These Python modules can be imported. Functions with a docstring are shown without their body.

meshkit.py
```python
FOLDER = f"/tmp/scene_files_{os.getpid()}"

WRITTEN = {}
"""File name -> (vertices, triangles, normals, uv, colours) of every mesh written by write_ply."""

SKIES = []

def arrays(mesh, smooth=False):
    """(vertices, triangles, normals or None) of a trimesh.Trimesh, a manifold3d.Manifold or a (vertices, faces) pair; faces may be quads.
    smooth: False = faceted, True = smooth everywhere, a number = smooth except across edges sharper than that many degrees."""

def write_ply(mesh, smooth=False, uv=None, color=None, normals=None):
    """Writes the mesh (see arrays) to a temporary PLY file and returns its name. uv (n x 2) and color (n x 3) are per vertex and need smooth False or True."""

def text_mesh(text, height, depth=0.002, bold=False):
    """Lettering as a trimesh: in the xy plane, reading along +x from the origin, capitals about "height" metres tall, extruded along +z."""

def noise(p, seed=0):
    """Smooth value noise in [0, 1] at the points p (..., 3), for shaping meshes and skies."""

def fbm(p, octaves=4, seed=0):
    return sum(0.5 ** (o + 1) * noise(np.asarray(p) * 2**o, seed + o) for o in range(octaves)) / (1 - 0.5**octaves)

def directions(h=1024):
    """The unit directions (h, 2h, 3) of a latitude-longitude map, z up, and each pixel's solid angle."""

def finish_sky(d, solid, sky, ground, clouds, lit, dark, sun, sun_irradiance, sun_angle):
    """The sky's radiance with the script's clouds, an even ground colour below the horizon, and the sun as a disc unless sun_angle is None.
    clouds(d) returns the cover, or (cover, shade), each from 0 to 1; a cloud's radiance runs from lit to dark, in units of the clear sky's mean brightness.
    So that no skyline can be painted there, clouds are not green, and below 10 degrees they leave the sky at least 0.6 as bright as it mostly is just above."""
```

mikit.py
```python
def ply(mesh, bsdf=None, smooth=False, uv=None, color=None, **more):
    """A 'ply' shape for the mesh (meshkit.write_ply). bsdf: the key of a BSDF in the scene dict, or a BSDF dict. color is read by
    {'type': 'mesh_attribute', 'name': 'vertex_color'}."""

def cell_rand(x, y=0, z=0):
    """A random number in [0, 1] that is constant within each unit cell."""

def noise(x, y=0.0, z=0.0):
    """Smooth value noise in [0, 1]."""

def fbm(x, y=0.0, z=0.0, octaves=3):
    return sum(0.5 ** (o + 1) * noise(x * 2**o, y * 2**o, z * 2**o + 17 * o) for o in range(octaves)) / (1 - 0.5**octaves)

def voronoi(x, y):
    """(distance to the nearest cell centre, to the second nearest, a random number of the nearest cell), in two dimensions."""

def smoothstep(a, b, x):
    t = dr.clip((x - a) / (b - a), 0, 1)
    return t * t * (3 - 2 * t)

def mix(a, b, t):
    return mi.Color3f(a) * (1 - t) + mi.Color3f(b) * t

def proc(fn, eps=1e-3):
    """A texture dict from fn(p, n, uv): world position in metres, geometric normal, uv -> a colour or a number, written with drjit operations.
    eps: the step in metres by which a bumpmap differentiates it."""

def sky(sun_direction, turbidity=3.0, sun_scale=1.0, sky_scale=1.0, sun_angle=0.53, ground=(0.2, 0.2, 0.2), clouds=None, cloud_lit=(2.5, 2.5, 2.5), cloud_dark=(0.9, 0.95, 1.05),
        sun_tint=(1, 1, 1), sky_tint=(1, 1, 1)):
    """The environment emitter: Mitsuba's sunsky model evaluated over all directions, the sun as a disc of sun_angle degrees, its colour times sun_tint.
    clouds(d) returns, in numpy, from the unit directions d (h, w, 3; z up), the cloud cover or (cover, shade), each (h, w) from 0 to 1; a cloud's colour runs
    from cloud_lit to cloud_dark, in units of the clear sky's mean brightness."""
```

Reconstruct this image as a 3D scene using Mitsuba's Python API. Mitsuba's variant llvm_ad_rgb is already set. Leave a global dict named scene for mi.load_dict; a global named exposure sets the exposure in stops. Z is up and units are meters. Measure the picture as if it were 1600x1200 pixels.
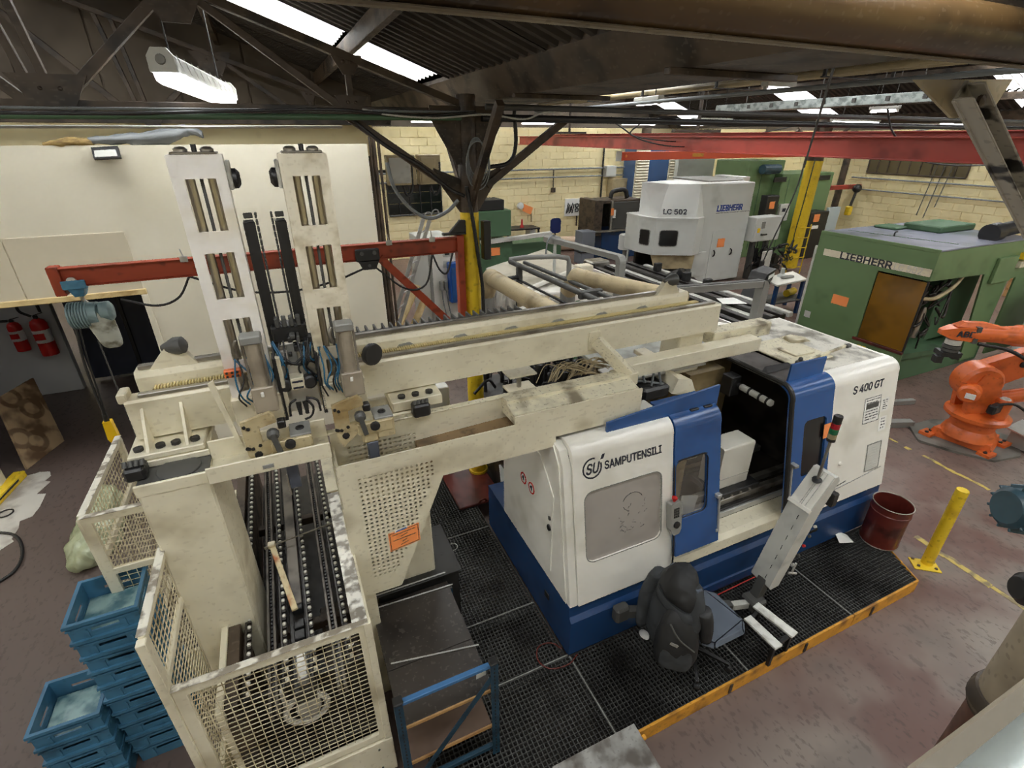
import math, random
import numpy as np, trimesh, mitsuba as mi, mikit, meshkit
import drjit as dr
from mikit import noise, fbm, smoothstep, mix
from shapely.geometry import Polygon, Point, box as sbox
from shapely.ops import unary_union
import manifold3d as m3

rng = random.Random(7)
T4 = mi.ScalarTransform4f
# ------------------------------------------------------------------ camera, light, exposure
CAM = np.array([0.0, 0.0, 4.2])
PITCH, HEAD = math.atan2(387.0, 780.0), math.radians(24.45)
FWD = np.array([math.cos(PITCH) * math.sin(HEAD), math.cos(PITCH) * math.cos(HEAD), -math.sin(PITCH)])
scene = {"type": "scene"}
scene["camera"] = {"type": "perspective", "fov": math.degrees(2 * math.atan(800 / 780.0)), "fov_axis": "x", "near_clip": 0.05, "far_clip": 200.0,
                   "to_world": T4().look_at(origin=CAM.tolist(), target=(CAM + FWD).tolist(), up=[0, 0, 1])}
exposure = -0.7
SKYLIGHT = 15.0      # radiance of the daylit roof sheets
TUBE = 26.0          # radiance of the fluorescent and LED lamp covers
LED = 22.0

labels = {}
used = {}


def new(name):
    n = used.get(name, 0)
    used[name] = n + 1
    return name if n == 0 else f"{name}_{n:03d}"


def srgb(r, g, b):
    f = lambda v: ((v / 255.0 + 0.055) / 1.055) ** 2.4 if v > 10.3 else v / 255.0 / 12.92
    return [f(r), f(g), f(b)]


# ------------------------------------------------------------------ mesh helpers
def cbox(sx, sy, sz, c=0.004):
    """box centred at the origin with chamfered edges"""
    c = min(c, 0.45 * min(sx, sy, sz))
    if c <= 0:
        return trimesh.creation.box((sx, sy, sz))
    a, b, d = sx / 2, sy / 2, sz / 2
    pts = []
    for i in (-1, 1):
        for j in (-1, 1):
            for k in (-1, 1):
                pts += [(i * a, j * (b - c), k * (d - c)), (i * (a - c), j * b, k * (d - c)), (i * (a - c), j * (b - c), k * d)]
    h = m3.Manifold.hull_points(np.array(pts, float))
    m = h.to_mesh()
    return trimesh.Trimesh(m.vert_properties[:, :3], m.tri_verts, process=False)


def frame_from(d, up=(0, 0, 1)):
    d = np.asarray(d, float)
    z = d / np.linalg.norm(d)
    u = np.asarray(up, float)
    if abs(z @ u) / np.linalg.norm(u) > 0.999:
        u = np.array([0, 1.0, 0]) if abs(z[1]) < 0.9 else np.array([1.0, 0, 0])
    x = np.cross(u, z)
    x /= np.linalg.norm(x)
    y = np.cross(z, x)
    M = np.eye(4)
    M[:3, 0], M[:3, 1], M[:3, 2] = x, y, z
    return M


class MB:
    """collects pieces of one mesh"""

    def __init__(s):
        s.p = []

    def add(s, m, M=None):
        m = m.copy()
        if M is not None:
            m.apply_transform(M)
        s.p.append(m)
        return s

    def box(s, x0, x1, y0, y1, z0, z1, c=0.004):
        x0, x1, y0, y1, z0, z1 = min(x0, x1), max(x0, x1), min(y0, y1), max(y0, y1), min(z0, z1), max(z0, z1)
        m = cbox(x1 - x0, y1 - y0, z1 - z0, c)
        m.apply_translation(((x0 + x1) / 2, (y0 + y1) / 2, (z0 + z1) / 2))
        s.p.append(m)
        return s

    def bar(s, a, b, w, h=None, up=(0, 0, 1), c=0.003, ext=0.0):
        """rectangular bar from a to b: w across, h along 'up'"""
        a, b = np.asarray(a, float), np.asarray(b, float)
        L = np.linalg.norm(b - a)
        m = cbox(w, h or w, L + 2 * ext, c)
        M = frame_from(b - a, up)
        M[:3, 3] = (a + b) / 2
        m.apply_transform(M)
        s.p.append(m)
        return s

    def cyl(s, a, b, r, r2=None, n=14):
        a, b = np.asarray(a, float), np.asarray(b, float)
        L = np.linalg.norm(b - a)
        r2 = r if r2 is None else r2
        t = np.arange(n) * 2 * math.pi / n
        v = [[0, 0, 0]] + [[r * math.cos(q), r * math.sin(q), 0] for q in t] + [[r2 * math.cos(q), r2 * math.sin(q), L] for q in t] + [[0, 0, L]]
        f = []
        for i in range(n):
            j = (i + 1) % n
            f += [[0, 1 + j, 1 + i], [1 + i, 1 + j, 1 + n + j], [1 + i, 1 + n + j, 1 + n + i], [2 * n + 1, 1 + n + i, 1 + n + j]]
        m = trimesh.Trimesh(np.array(v), np.array(f), process=False)
        M = frame_from(b - a)
        M[:3, 3] = a
        m.apply_transform(M)
        s.p.append(m)
        return s

    def tube(s, pts, r, n=8, smooth=True):
        """round tube through the points (Catmull-Rom when smooth)"""
        P = [np.asarray(p, float) for p in pts]
        if smooth and len(P) > 2:
            Q = [2 * P[0] - P[1]] + P + [2 * P[-1] - P[-2]]
            out = []
            for i in range(1, len(Q) - 2):
                for t in np.linspace(0, 1, 7)[:-1]:
                    a, b, c, d = Q[i - 1], Q[i], Q[i + 1], Q[i + 2]
                    out.append(0.5 * (2 * b + (c - a) * t + (2 * a - 5 * b + 4 * c - d) * t * t + (3 * b - a - 3 * c + d) * t ** 3))
            out.append(P[-1])
            P = out
        V, F = [], []
        x = None
        for i, p in enumerate(P):
            d = P[min(i + 1, len(P) - 1)] - P[max(i - 1, 0)]
            d = d / (np.linalg.norm(d) + 1e-12)
            if x is None:
                x = frame_from(d)[:3, 0]
            x = x - d * (x @ d)
            nx = np.linalg.norm(x)
            x = x / nx if nx > 1e-6 else frame_from(d)[:3, 0]
            y = np.cross(d, x)
            for k in range(n):
                q = 2 * math.pi * k / n
                V.append(p + r * (math.cos(q) * x + math.sin(q) * y))
        for i in range(len(P) - 1):
            for k in range(n):
                a, b = i * n + k, i * n + (k + 1) % n
                F += [[a, b, b + n], [a, b + n, a + n]]
        a, b = len(V), len(V) + 1
        V += [P[0], P[-1]]
        for k in range(n):
            F += [[a, (k + 1) % n, k], [b, (len(P) - 1) * n + k, (len(P) - 1) * n + (k + 1) % n]]
        s.p.append(trimesh.Trimesh(np.array(V), np.array(F), process=False))
        return s

    def prism(s, poly, depth, M):
        """2-D polygon (list or shapely) extruded by depth along local z, placed by M (4x4)"""
        g = poly if hasattr(poly, "geom_type") else Polygon(poly)
        if not g.is_valid:
            g = g.buffer(0)
        for q in getattr(g, "geoms", [g]):
            m = trimesh.creation.extrude_polygon(q, depth, engine="earcut")
            m.apply_transform(M)
            s.p.append(m)
        return s

    def prism_y(s, poly, y0, y1):
        """polygon in x,z extruded from y0 to y1"""
        M = np.array([[1, 0, 0, 0], [0, 0, -1, y1], [0, 1, 0, 0], [0, 0, 0, 1.0]])
        return s.prism(poly, y1 - y0, M)

    def prism_x(s, poly, x0, x1):
        """polygon in y,z extruded from x0 to x1"""
        M = np.array([[0, 0, 1, x0], [1, 0, 0, 0], [0, 1, 0, 0], [0, 0, 0, 1.0]])
        return s.prism(poly, x1 - x0, M)

    def prism_z(s, poly, z0, z1):
        M = np.eye(4)
        M[2, 3] = z0
        return s.prism(poly, z1 - z0, M)

    def lathe(s, prof, base, axis=(0, 0, 1), n=24):
        """profile [(r, h)...] revolved about the axis through base"""
        prof = np.array(prof, float)
        t = np.arange(n) * 2 * math.pi / n
        V = [(r * math.cos(q), r * math.sin(q), h) for r, h in prof for q in t]
        F = []
        for i in range(len(prof) - 1):
            for k in range(n):
                a, b = i * n + k, i * n + (k + 1) % n
                F += [[a, b, b + n], [a, b + n, a + n]]
        m = trimesh.Trimesh(np.array(V), np.array(F), process=False)
        M = frame_from(axis)
        M[:3, 3] = base
        m.apply_transform(M)
        s.p.append(m)
        return s

    def sphere(s, c, r, sub=2, sc=(1, 1, 1)):
        m = trimesh.creation.icosphere(subdivisions=sub, radius=r)
        m.apply_scale(sc)
        m.apply_translation(c)
        s.p.append(m)
        return s

    def hull(s, pts):
        m = m3.Manifold.hull_points(np.array(pts, float)).to_mesh()
        s.p.append(trimesh.Trimesh(m.vert_properties[:, :3], m.tri_verts, process=False))
        return s

    def quad(s, a, b, c, d, t=0.004):
        """thin plate through four corners, thickness t behind"""
        a, b, c, d = [np.asarray(q, float) for q in (a, b, c, d)]
        n = np.cross(b - a, d - a)
        n /= np.linalg.norm(n)
        return s.hull([a, b, c, d, a - n * t, b - n * t, c - n * t, d - n * t])

    def text(s, txt, height, origin, xdir, ydir, depth=0.003, bold=False, width=None, slant=0.0):
        m = meshkit.text_mesh(txt, height, depth, bold)
        if slant:
            m.vertices[:, 0] += slant * m.vertices[:, 1]
        if width:
            x0, x1 = m.vertices[:, 0].min(), m.vertices[:, 0].max()
            m.vertices[:, 0] = (m.vertices[:, 0] - x0) * width / (x1 - x0)
        x = np.asarray(xdir, float) / np.linalg.norm(xdir)
        y = np.asarray(ydir, float)
        y = y - x * (x @ y)
        y /= np.linalg.norm(y)
        M = np.eye(4)
        M[:3, 0], M[:3, 1], M[:3, 2], M[:3, 3] = x, y, np.cross(x, y), origin
        return s.add(m, M)

    def mesh(s):
        return trimesh.util.concatenate(s.p) if len(s.p) > 1 else s.p[0]


def solid(m):
    if isinstance(m, MB):
        m = m.mesh()
    return m3.Manifold(m3.Mesh(np.asarray(m.vertices, np.float32), np.asarray(m.faces, np.uint32)))


def tri(man):
    m = man.to_mesh()
    return trimesh.Trimesh(m.vert_properties[:, :3], m.tri_verts, process=False)


def rrect(x0, x1, y0, y1, r, q=6):
    return sbox(x0 + r, y0 + r, x1 - r, y1 - r).buffer(r, quad_segs=q)


# ------------------------------------------------------------------ scene helpers
def put(key, mesh, mat, smooth=False, **more):
    if isinstance(mesh, MB):
        mesh = mesh.mesh()
    scene[key] = mikit.ply(mesh, mat, smooth=smooth, **more)
    return key


def part(parent, name, mesh, mat, smooth=False, label=None, kind=None, **more):
    key = new(parent + "__" + name)
    put(key, mesh, mat, smooth, **more)
    if label or kind:
        labels[key] = {}
        if label:
            labels[key]["label"] = label
        if kind:
            labels[key]["kind"] = kind
    return key


def thing(name, label, cat, group=None):
    key = new(name)
    labels[key] = {"label": label, "category": cat}
    if group:
        labels[key]["group"] = group
    return key


def one(name, label, cat, mesh, mat, smooth=False, group=None, **more):
    key = thing(name, label, cat, group)
    put(key, mesh, mat, smooth, **more)
    return key


def struct(name, mesh, mat, smooth=False, label=None):
    key = new(name)
    put(key, mesh, mat, smooth)
    labels[key] = {"kind": "structure"}
    if label:
        labels[key]["label"] = label
    return key


def at(root, place, names):
    """further instances share the mesh data of a first one"""
    return None


# ------------------------------------------------------------------ materials
def mat(name, col, rough=0.5, metal=0.0, spec=0.5, coat=0.0, two=True):
    b = {"type": "principled", "base_color": col if isinstance(col, dict) else {"type": "rgb", "value": list(col)}, "roughness": rough if isinstance(rough, dict) else float(rough), "metallic": float(metal), "specular": float(spec)}
    if coat:
        b["clearcoat"] = float(coat)
    scene[name] = {"type": "twosided", "bsdf": b} if two else b
    return name


def dirty(c1, c2, scale=3.0, lo=0.45, hi=0.75, speck=0.0, sp_scale=60.0, streak=1.0, c3=None):
    """paint c1 with fbm stains of colour c2 and fine specks"""
    def fn(p, n, uv):
        a = fbm(p.x * scale, p.y * scale, p.z * scale * streak, 4)
        col = mix(mi.Color3f(*c1), mi.Color3f(*c2), smoothstep(lo, hi, a))
        if speck:
            b = noise(p.x * sp_scale, p.y * sp_scale, p.z * sp_scale)
            col = mix(col, mi.Color3f(*(c3 or c2)), smoothstep(0.72, 0.86, b) * speck)
        return col
    return mikit.proc(fn)


CREAM = srgb(219, 208, 170)
M_cream = mat("mat_cream", dirty(srgb(222, 215, 192), srgb(182, 172, 146), 3.2, 0.5, 0.85, 0.3, 45.0), 0.45)
M_creamtop = mat("mat_cream_worn", dirty(srgb(214, 207, 182), srgb(122, 112, 92), 6.0, 0.42, 0.78, 0.5, 70.0), 0.55)
M_white = mat("mat_white_paint", dirty(srgb(236, 234, 226), srgb(206, 203, 190), 2.0, 0.55, 0.9), 0.28, coat=0.3)
M_whitetop = mat("mat_white_worn", dirty(srgb(212, 209, 198), srgb(120, 116, 106), 7.0, 0.38, 0.72, 0.4, 55.0), 0.5)
M_blue = mat("mat_blue_paint", dirty(srgb(34, 74, 128), srgb(26, 58, 104), 2.5, 0.5, 0.85), 0.25, coat=0.5)
M_bluebase = mat("mat_blue_base", dirty(srgb(24, 54, 94), srgb(18, 42, 74), 2.5, 0.5, 0.85), 0.35)
M_grey = mat("mat_grey_paint", srgb(128, 128, 124), 0.45)
M_lgrey = mat("mat_light_grey", dirty(srgb(196, 196, 190), srgb(160, 160, 152), 4.0, 0.5, 0.85), 0.35)
M_dgrey = mat("mat_dark_grey", srgb(62, 62, 60), 0.5)
M_black = mat("mat_black", srgb(22, 22, 23), 0.45)
M_rubber = mat("mat_rubber", srgb(16, 16, 17), 0.7)
M_oily = mat("mat_oily_dark", dirty(srgb(36, 32, 28), srgb(14, 12, 11), 5.0, 0.35, 0.7), 0.4)
M_steel = mat("mat_steel", dirty(srgb(168, 164, 156), srgb(112, 106, 98), 6.0, 0.4, 0.8), 0.32, 0.85)
M_chrome = mat("mat_chrome_rod", srgb(190, 184, 172), 0.2, 1.0)
M_alu = mat("mat_aluminium", dirty(srgb(196, 196, 194), srgb(150, 150, 148), 8.0, 0.45, 0.85), 0.38, 0.7)
M_galv = mat("mat_galvanised", dirty(srgb(160, 168, 166), srgb(104, 112, 110), 14.0, 0.35, 0.75), 0.4, 0.7)
M_yellow = mat("mat_yellow_paint", dirty(srgb(226, 192, 40), srgb(190, 150, 34), 4.0, 0.5, 0.85, 0.3, 30.0, c3=srgb(120, 96, 40)), 0.4)
M_ochre = mat("mat_ochre_paint", dirty(srgb(208, 146, 44), srgb(136, 90, 34), 7.0, 0.45, 0.8, 0.3, 40.0, c3=srgb(80, 52, 26)), 0.5)
M_orange = mat("mat_orange_paint", dirty(srgb(206, 98, 42), srgb(158, 72, 32), 4.0, 0.5, 0.9, 0.25, 25.0, c3=srgb(120, 60, 30)), 0.35, coat=0.3)
M_green = mat("mat_green_paint", dirty(srgb(94, 118, 80), srgb(74, 96, 62), 1.6, 0.5, 0.85), 0.45)
M_dgreen = mat("mat_dark_green", dirty(srgb(64, 92, 66), srgb(44, 66, 46), 1.6, 0.5, 0.85), 0.5)
M_red = mat("mat_crane_red", dirty(srgb(152, 58, 48), srgb(112, 40, 34), 2.5, 0.45, 0.8), 0.45)
M_rust = mat("mat_red_oxide", dirty(srgb(136, 50, 24), srgb(82, 34, 20), 3.0, 0.45, 0.8, 0.4, 18.0, c3=srgb(54, 26, 18)), 0.5)
M_maroon = mat("mat_maroon", dirty(srgb(88, 34, 28), srgb(56, 24, 22), 5.0, 0.45, 0.8), 0.35)
M_brownsteel = mat("mat_grimy_steel", dirty(srgb(66, 53, 40), srgb(30, 24, 19), 5.0, 0.4, 0.75, 0.3, 50.0, c3=srgb(86, 78, 66)), 0.55)
M_roof = mat("mat_roof_sheet", dirty(srgb(54, 48, 42), srgb(32, 28, 24), 1.3, 0.4, 0.8), 0.75)
M_label = mat("mat_orange_label", srgb(240, 146, 84), 0.6)
M_paper = mat("mat_paper", srgb(232, 232, 228), 0.7)
M_ink = mat("mat_ink", srgb(30, 32, 44), 0.6)
M_inkblue = mat("mat_ink_blue", srgb(26, 52, 130), 0.5)
M_amberglass = mat("mat_amber_screen", dirty(srgb(116, 80, 18), srgb(88, 60, 14), 2.0, 0.4, 0.8), 0.22)
M_darkglass = mat("mat_dark_glass", srgb(20, 22, 22), 0.12)
M_bluecrate = mat("mat_blue_plastic", dirty(srgb(54, 98, 126), srgb(30, 64, 84), 3.5, 0.42, 0.75, 0.3, 30.0), 0.4)
M_bluesteel = mat("mat_blue_steel", dirty(srgb(40, 84, 124), srgb(22, 48, 76), 5.0, 0.4, 0.8), 0.4)
M_wood = mat("mat_wood", dirty(srgb(176, 136, 88), srgb(140, 100, 62), 9.0, 0.4, 0.8), 0.6)
M_blackboard = mat("mat_phenolic_board", dirty(srgb(46, 41, 38), srgb(30, 26, 25), 3.0, 0.4, 0.75, 0.25, 60.0, c3=srgb(90, 84, 78)), 0.4)
M_ductbeige = mat("mat_duct_beige", dirty(srgb(176, 160, 126), srgb(122, 108, 80), 2.2, 0.42, 0.8, 0.25, 40.0), 0.45)
M_cable = mat("mat_cable_black", srgb(24, 24, 25), 0.5)
M_cablegrey = mat("mat_cable_grey", srgb(120, 124, 126), 0.5)
M_hoseblue = mat("mat_hose_blue", srgb(28, 84, 116), 0.4)
M_redplastic = mat("mat_red_plastic", srgb(176, 34, 30), 0.35)
M_teal = mat("mat_teal_motor", dirty(srgb(40, 66, 78), srgb(26, 44, 52), 6.0, 0.4, 0.8), 0.35)
M_hoistblue = mat("mat_hoist_blue", dirty(srgb(68, 118, 146), srgb(44, 80, 100), 8.0, 0.4, 0.8), 0.4)
M_hoistgrey = mat("mat_hoist_greyblue", dirty(srgb(112, 132, 134), srgb(70, 84, 86), 8.0, 0.4, 0.8), 0.45)
# ================================================================== the setting
def floor_col(p, n, uv):
    a = fbm(p.x * 0.55 + 3.0, p.y * 0.55, 0.0, 5)
    b = fbm(p.x * 2.4, p.y * 2.4 + 9.0, 1.0, 4)
    s = fbm(p.x * 34.0, p.y * 21.0, 2.0, 3)
    red, grey, dark = mi.Color3f(*srgb(98, 64, 56)), mi.Color3f(*srgb(126, 116, 107)), mi.Color3f(*srgb(78, 69, 65))
    right = smoothstep(-0.5, 4.5, p.x)
    near = smoothstep(0.75, 0.1, dr.abs(p.y - 1.5) * 1.6) * smoothstep(0.5, 1.5, p.x) * smoothstep(6.0, 4.8, p.x)
    bay = dr.maximum(smoothstep(6.4, 7.6, p.x) * smoothstep(1.8, 2.8, p.y), smoothstep(6.5, 9.0, p.y) * smoothstep(0.0, 3.0, p.x))
    wear = smoothstep(0.22, 0.52, a + 0.35 * (b - 0.5)) * right * (1 - 0.6 * near) * (1 - 0.75 * bay)
    col = mix(mix(dark, red, 0.12 + 0.55 * right), grey, wear)
    col = mix(col, dark, smoothstep(0.55, 0.8, b) * 0.45)
    return mix(col, mi.Color3f(*srgb(52, 44, 40)), smoothstep(0.60, 0.78, s) * 0.4)


def floor_rough(p, n, uv):
    return 0.30 + 0.35 * fbm(p.x * 1.7, p.y * 1.7, 4.0, 3)


M_floor = mat("mat_floor", mikit.proc(floor_col), mikit.proc(floor_rough), two=False)
M_wall = mat("mat_cream_wall", dirty(srgb(236, 222, 176), srgb(206, 190, 140), 0.9, 0.45, 0.85, 0.12, 9.0, c3=srgb(170, 150, 108)), 0.7)
M_partition = mat("mat_partition", dirty(srgb(216, 210, 192), srgb(202, 195, 174), 0.8, 0.5, 0.9), 0.55)
M_patch = mat("mat_partition_patch", srgb(194, 185, 164), 0.6)
M_gable = mat("mat_gable_board", dirty(srgb(96, 86, 74), srgb(66, 58, 50), 1.2, 0.4, 0.8), 0.8)
M_dimwhite = mat("mat_corridor_white", dirty(srgb(186, 186, 184), srgb(150, 150, 150), 1.5, 0.5, 0.9), 0.6)
M_navy = mat("mat_navy_door", srgb(28, 34, 50), 0.5)
M_wornwhite = mat("mat_worn_white_floor", dirty(srgb(188, 184, 176), srgb(140, 132, 124), 4.0, 0.4, 0.8), 0.5)
M_wornyellow = mat("mat_worn_yellow", dirty(srgb(184, 162, 84), srgb(124, 110, 82), 14.0, 0.4, 0.7), 0.6)
M_windowglass = {"type": "thindielectric", "int_ior": 1.5}
scene["mat_pane"] = {"type": "thindielectric", "int_ior": 1.5}
scene["mat_lens"] = {"type": "diffuse", "reflectance": {"type": "rgb", "value": [0.8, 0.8, 0.8]}}

struct("floor", MB().box(-10, 23, -9, 20, -0.2, 0, 0), M_floor, label="worn maroon and grey painted concrete workshop floor")


def ragged(pts, step=0.06, amp=0.03, seed=1):
    r = random.Random(seed)
    out = []
    for i, a in enumerate(pts):
        b = pts[(i + 1) % len(pts)]
        L = math.hypot(b[0] - a[0], b[1] - a[1])
        n = max(1, int(L / step))
        for k in range(n):
            t = k / n
            out.append((a[0] + (b[0] - a[0]) * t + r.uniform(-amp, amp), a[1] + (b[1] - a[1]) * t + r.uniform(-amp, amp)))
    return Polygon(out).buffer(0)


# worn painted markings on the floor, thin paint films
part("floor", "worn_white_paint", MB().prism_z(ragged([(-9, 3.8), (-3.75, 5.0), (-3.55, 6.1), (-3.4, 7.0), (-3.5, 7.9), (-9, 7.9)], 0.12, 0.07, 3), 0, 0.003), M_wornwhite, label="worn white paint patch on the floor")


def worn_line(pts, w, seed, keep=0.7):
    r = random.Random(seed)
    mb = MB()
    for a, b in zip(pts[:-1], pts[1:]):
        L = math.hypot(b[0] - a[0], b[1] - a[1])
        d = ((b[0] - a[0]) / L, (b[1] - a[1]) / L)
        t = 0
        while t < L:
            l = r.uniform(0.08, 0.4)
            if r.random() < keep:
                e = min(t + l, L)
                ww = w * r.uniform(0.4, 0.6)
                o = r.uniform(-0.15, 0.15) * w
                P = [(a[0] + d[0] * q - d[1] * (o + s * ww), a[1] + d[1] * q + d[0] * (o + s * ww)) for q, s in ((t, -1), (e, -1), (e, 1), (t, 1))]
                mb.prism_z(ragged(P, 0.06, 0.012, r.randint(0, 9999)), 0, 0.003)
            t += l
    return mb


part("floor", "yellow_line", worn_line([(8.1, 4.2), (7.95, 2.2)], 0.06, 5, 0.95), M_wornyellow, label="worn yellow line by the robot")
part("floor", "yellow_line", worn_line([(6.15, 2.1), (5.97, 0.1)], 0.07, 6, 0.9), M_wornyellow, label="worn yellow line past the yellow bollard")

# --- block walls -------------------------------------------------------------
struct("wall_back", MB().box(-10, 22, 19.23, 19.4, 0, 4.5, 0), M_wall, label="cream painted block wall at the far end")
struct("wall_right", MB().box(22.03, 22.2, -9, 19.4, 0, 4.42, 0), M_wall, label="cream painted block wall beyond the green machine")
WIN1 = (3.82, 5.8, 1.62, 2.75)      # dark window in the back wall (x0, x1, z0, z1)
WIN2 = (10.45, 13.9, 2.92, 3.5)     # window band in the right wall (y0, y1, z0, z1)
blk = {}


def block(kind, wall, u0, u1, z0, z1):
    j = 0.006
    if kind == "back":
        m = MB().box(u0 + j, u1 - j, 19.2, 19.235, z0 + j, z1 - j, 0.004)
    else:
        m = MB().box(22.0, 22.035, u0 + j, u1 - j, z0 + j, z1 - j, 0.004)
    return m


cells = {"back": [], "right": []}
for kind, u0, u1, z0, z1, hole in (("back", 2.0, 14.4, 0.0, 4.4, WIN1), ("right", 4.0, 17.5, 0.0, 4.4, WIN2)):
    row = 0
    z = z0
    while z < z1 - 0.1:
        u = u0 - (0.3 if row % 2 else 0)
        while u < u1:
            a, b = max(u, u0), min(u + 0.62, u1)
            if not (b > hole[0] + 0.02 and a < hole[1] - 0.02 and z + 0.26 > hole[2] + 0.02 and z < hole[3] - 0.02):
                cells[kind].append((a, b, z, z + 0.26))
            else:
                for aa, bb in ((a, hole[0]), (hole[1], b)):
                    if bb - aa > 0.05:
                        cells[kind].append((aa, bb, z, z + 0.26))
            u += 0.62
        z += 0.26
        row += 1
for kind, wall in (("back", "wall_back"), ("right", "wall_right")):
    near = sorted(cells[kind], key=lambda c: -(c[2] > 1.2) - 0.001 * c[2])
    for c in near[:200]:
        part(wall, "block", block(kind, wall, *c), M_wall)
    rest = MB()
    for c in near[200:]:
        rest.p += block(kind, wall, *c).p
    part(wall, "blockwork", rest, M_wall, kind="stuff")

struct("wall_back_upper", MB().box(-10, 22.2, 19.23, 19.4, 4.5, 9.3, 0), M_gable, label="dark boarding above the back wall")
struct("wall_right_upper", MB().box(22.03, 22.2, -9, 19.4, 4.42, 9.3, 0), M_gable, label="dark boarding above the right wall")
# windows
win = struct("window_1", MB().box(WIN1[0], WIN1[1], 19.12, 19.2, WIN1[2] - 0.06, WIN1[2], 0.01).box(WIN1[0], WIN1[1], 19.12, 19.2, WIN1[3], WIN1[3] + 0.06, 0.01), M_dgrey, label="dark steel framed window in the back wall")
for i in range(6):
    x = WIN1[0] + (WIN1[1] - WIN1[0]) * i / 5
    part(win, "glazing_bar", MB().box(x - 0.02, x + 0.02, 19.13, 19.2, WIN1[2], WIN1[3], 0.004), M_black)
    if i < 5:
        for k in range(3):
            z = WIN1[2] + (WIN1[3] - WIN1[2]) * k / 3
            part(win, "pane", MB().box(x + 0.02, x + (WIN1[1] - WIN1[0]) / 5 - 0.02, 19.17, 19.18, z + 0.012, z + (WIN1[3] - WIN1[2]) / 3 - 0.012, 0), M_windowpane if False else M_darkglass)
win = struct("window_2", MB().box(21.94, 22.0, WIN2[0], WIN2[1], WIN2[2] - 0.05, WIN2[2], 0.01).box(21.94, 22.0, WIN2[0], WIN2[1], WIN2[3], WIN2[3] + 0.05, 0.01), M_brownsteel, label="long brown glazed window band high in the right wall")
M_brownpane = mat("mat_brown_pane", srgb(84, 74, 52), 0.25)
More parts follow.
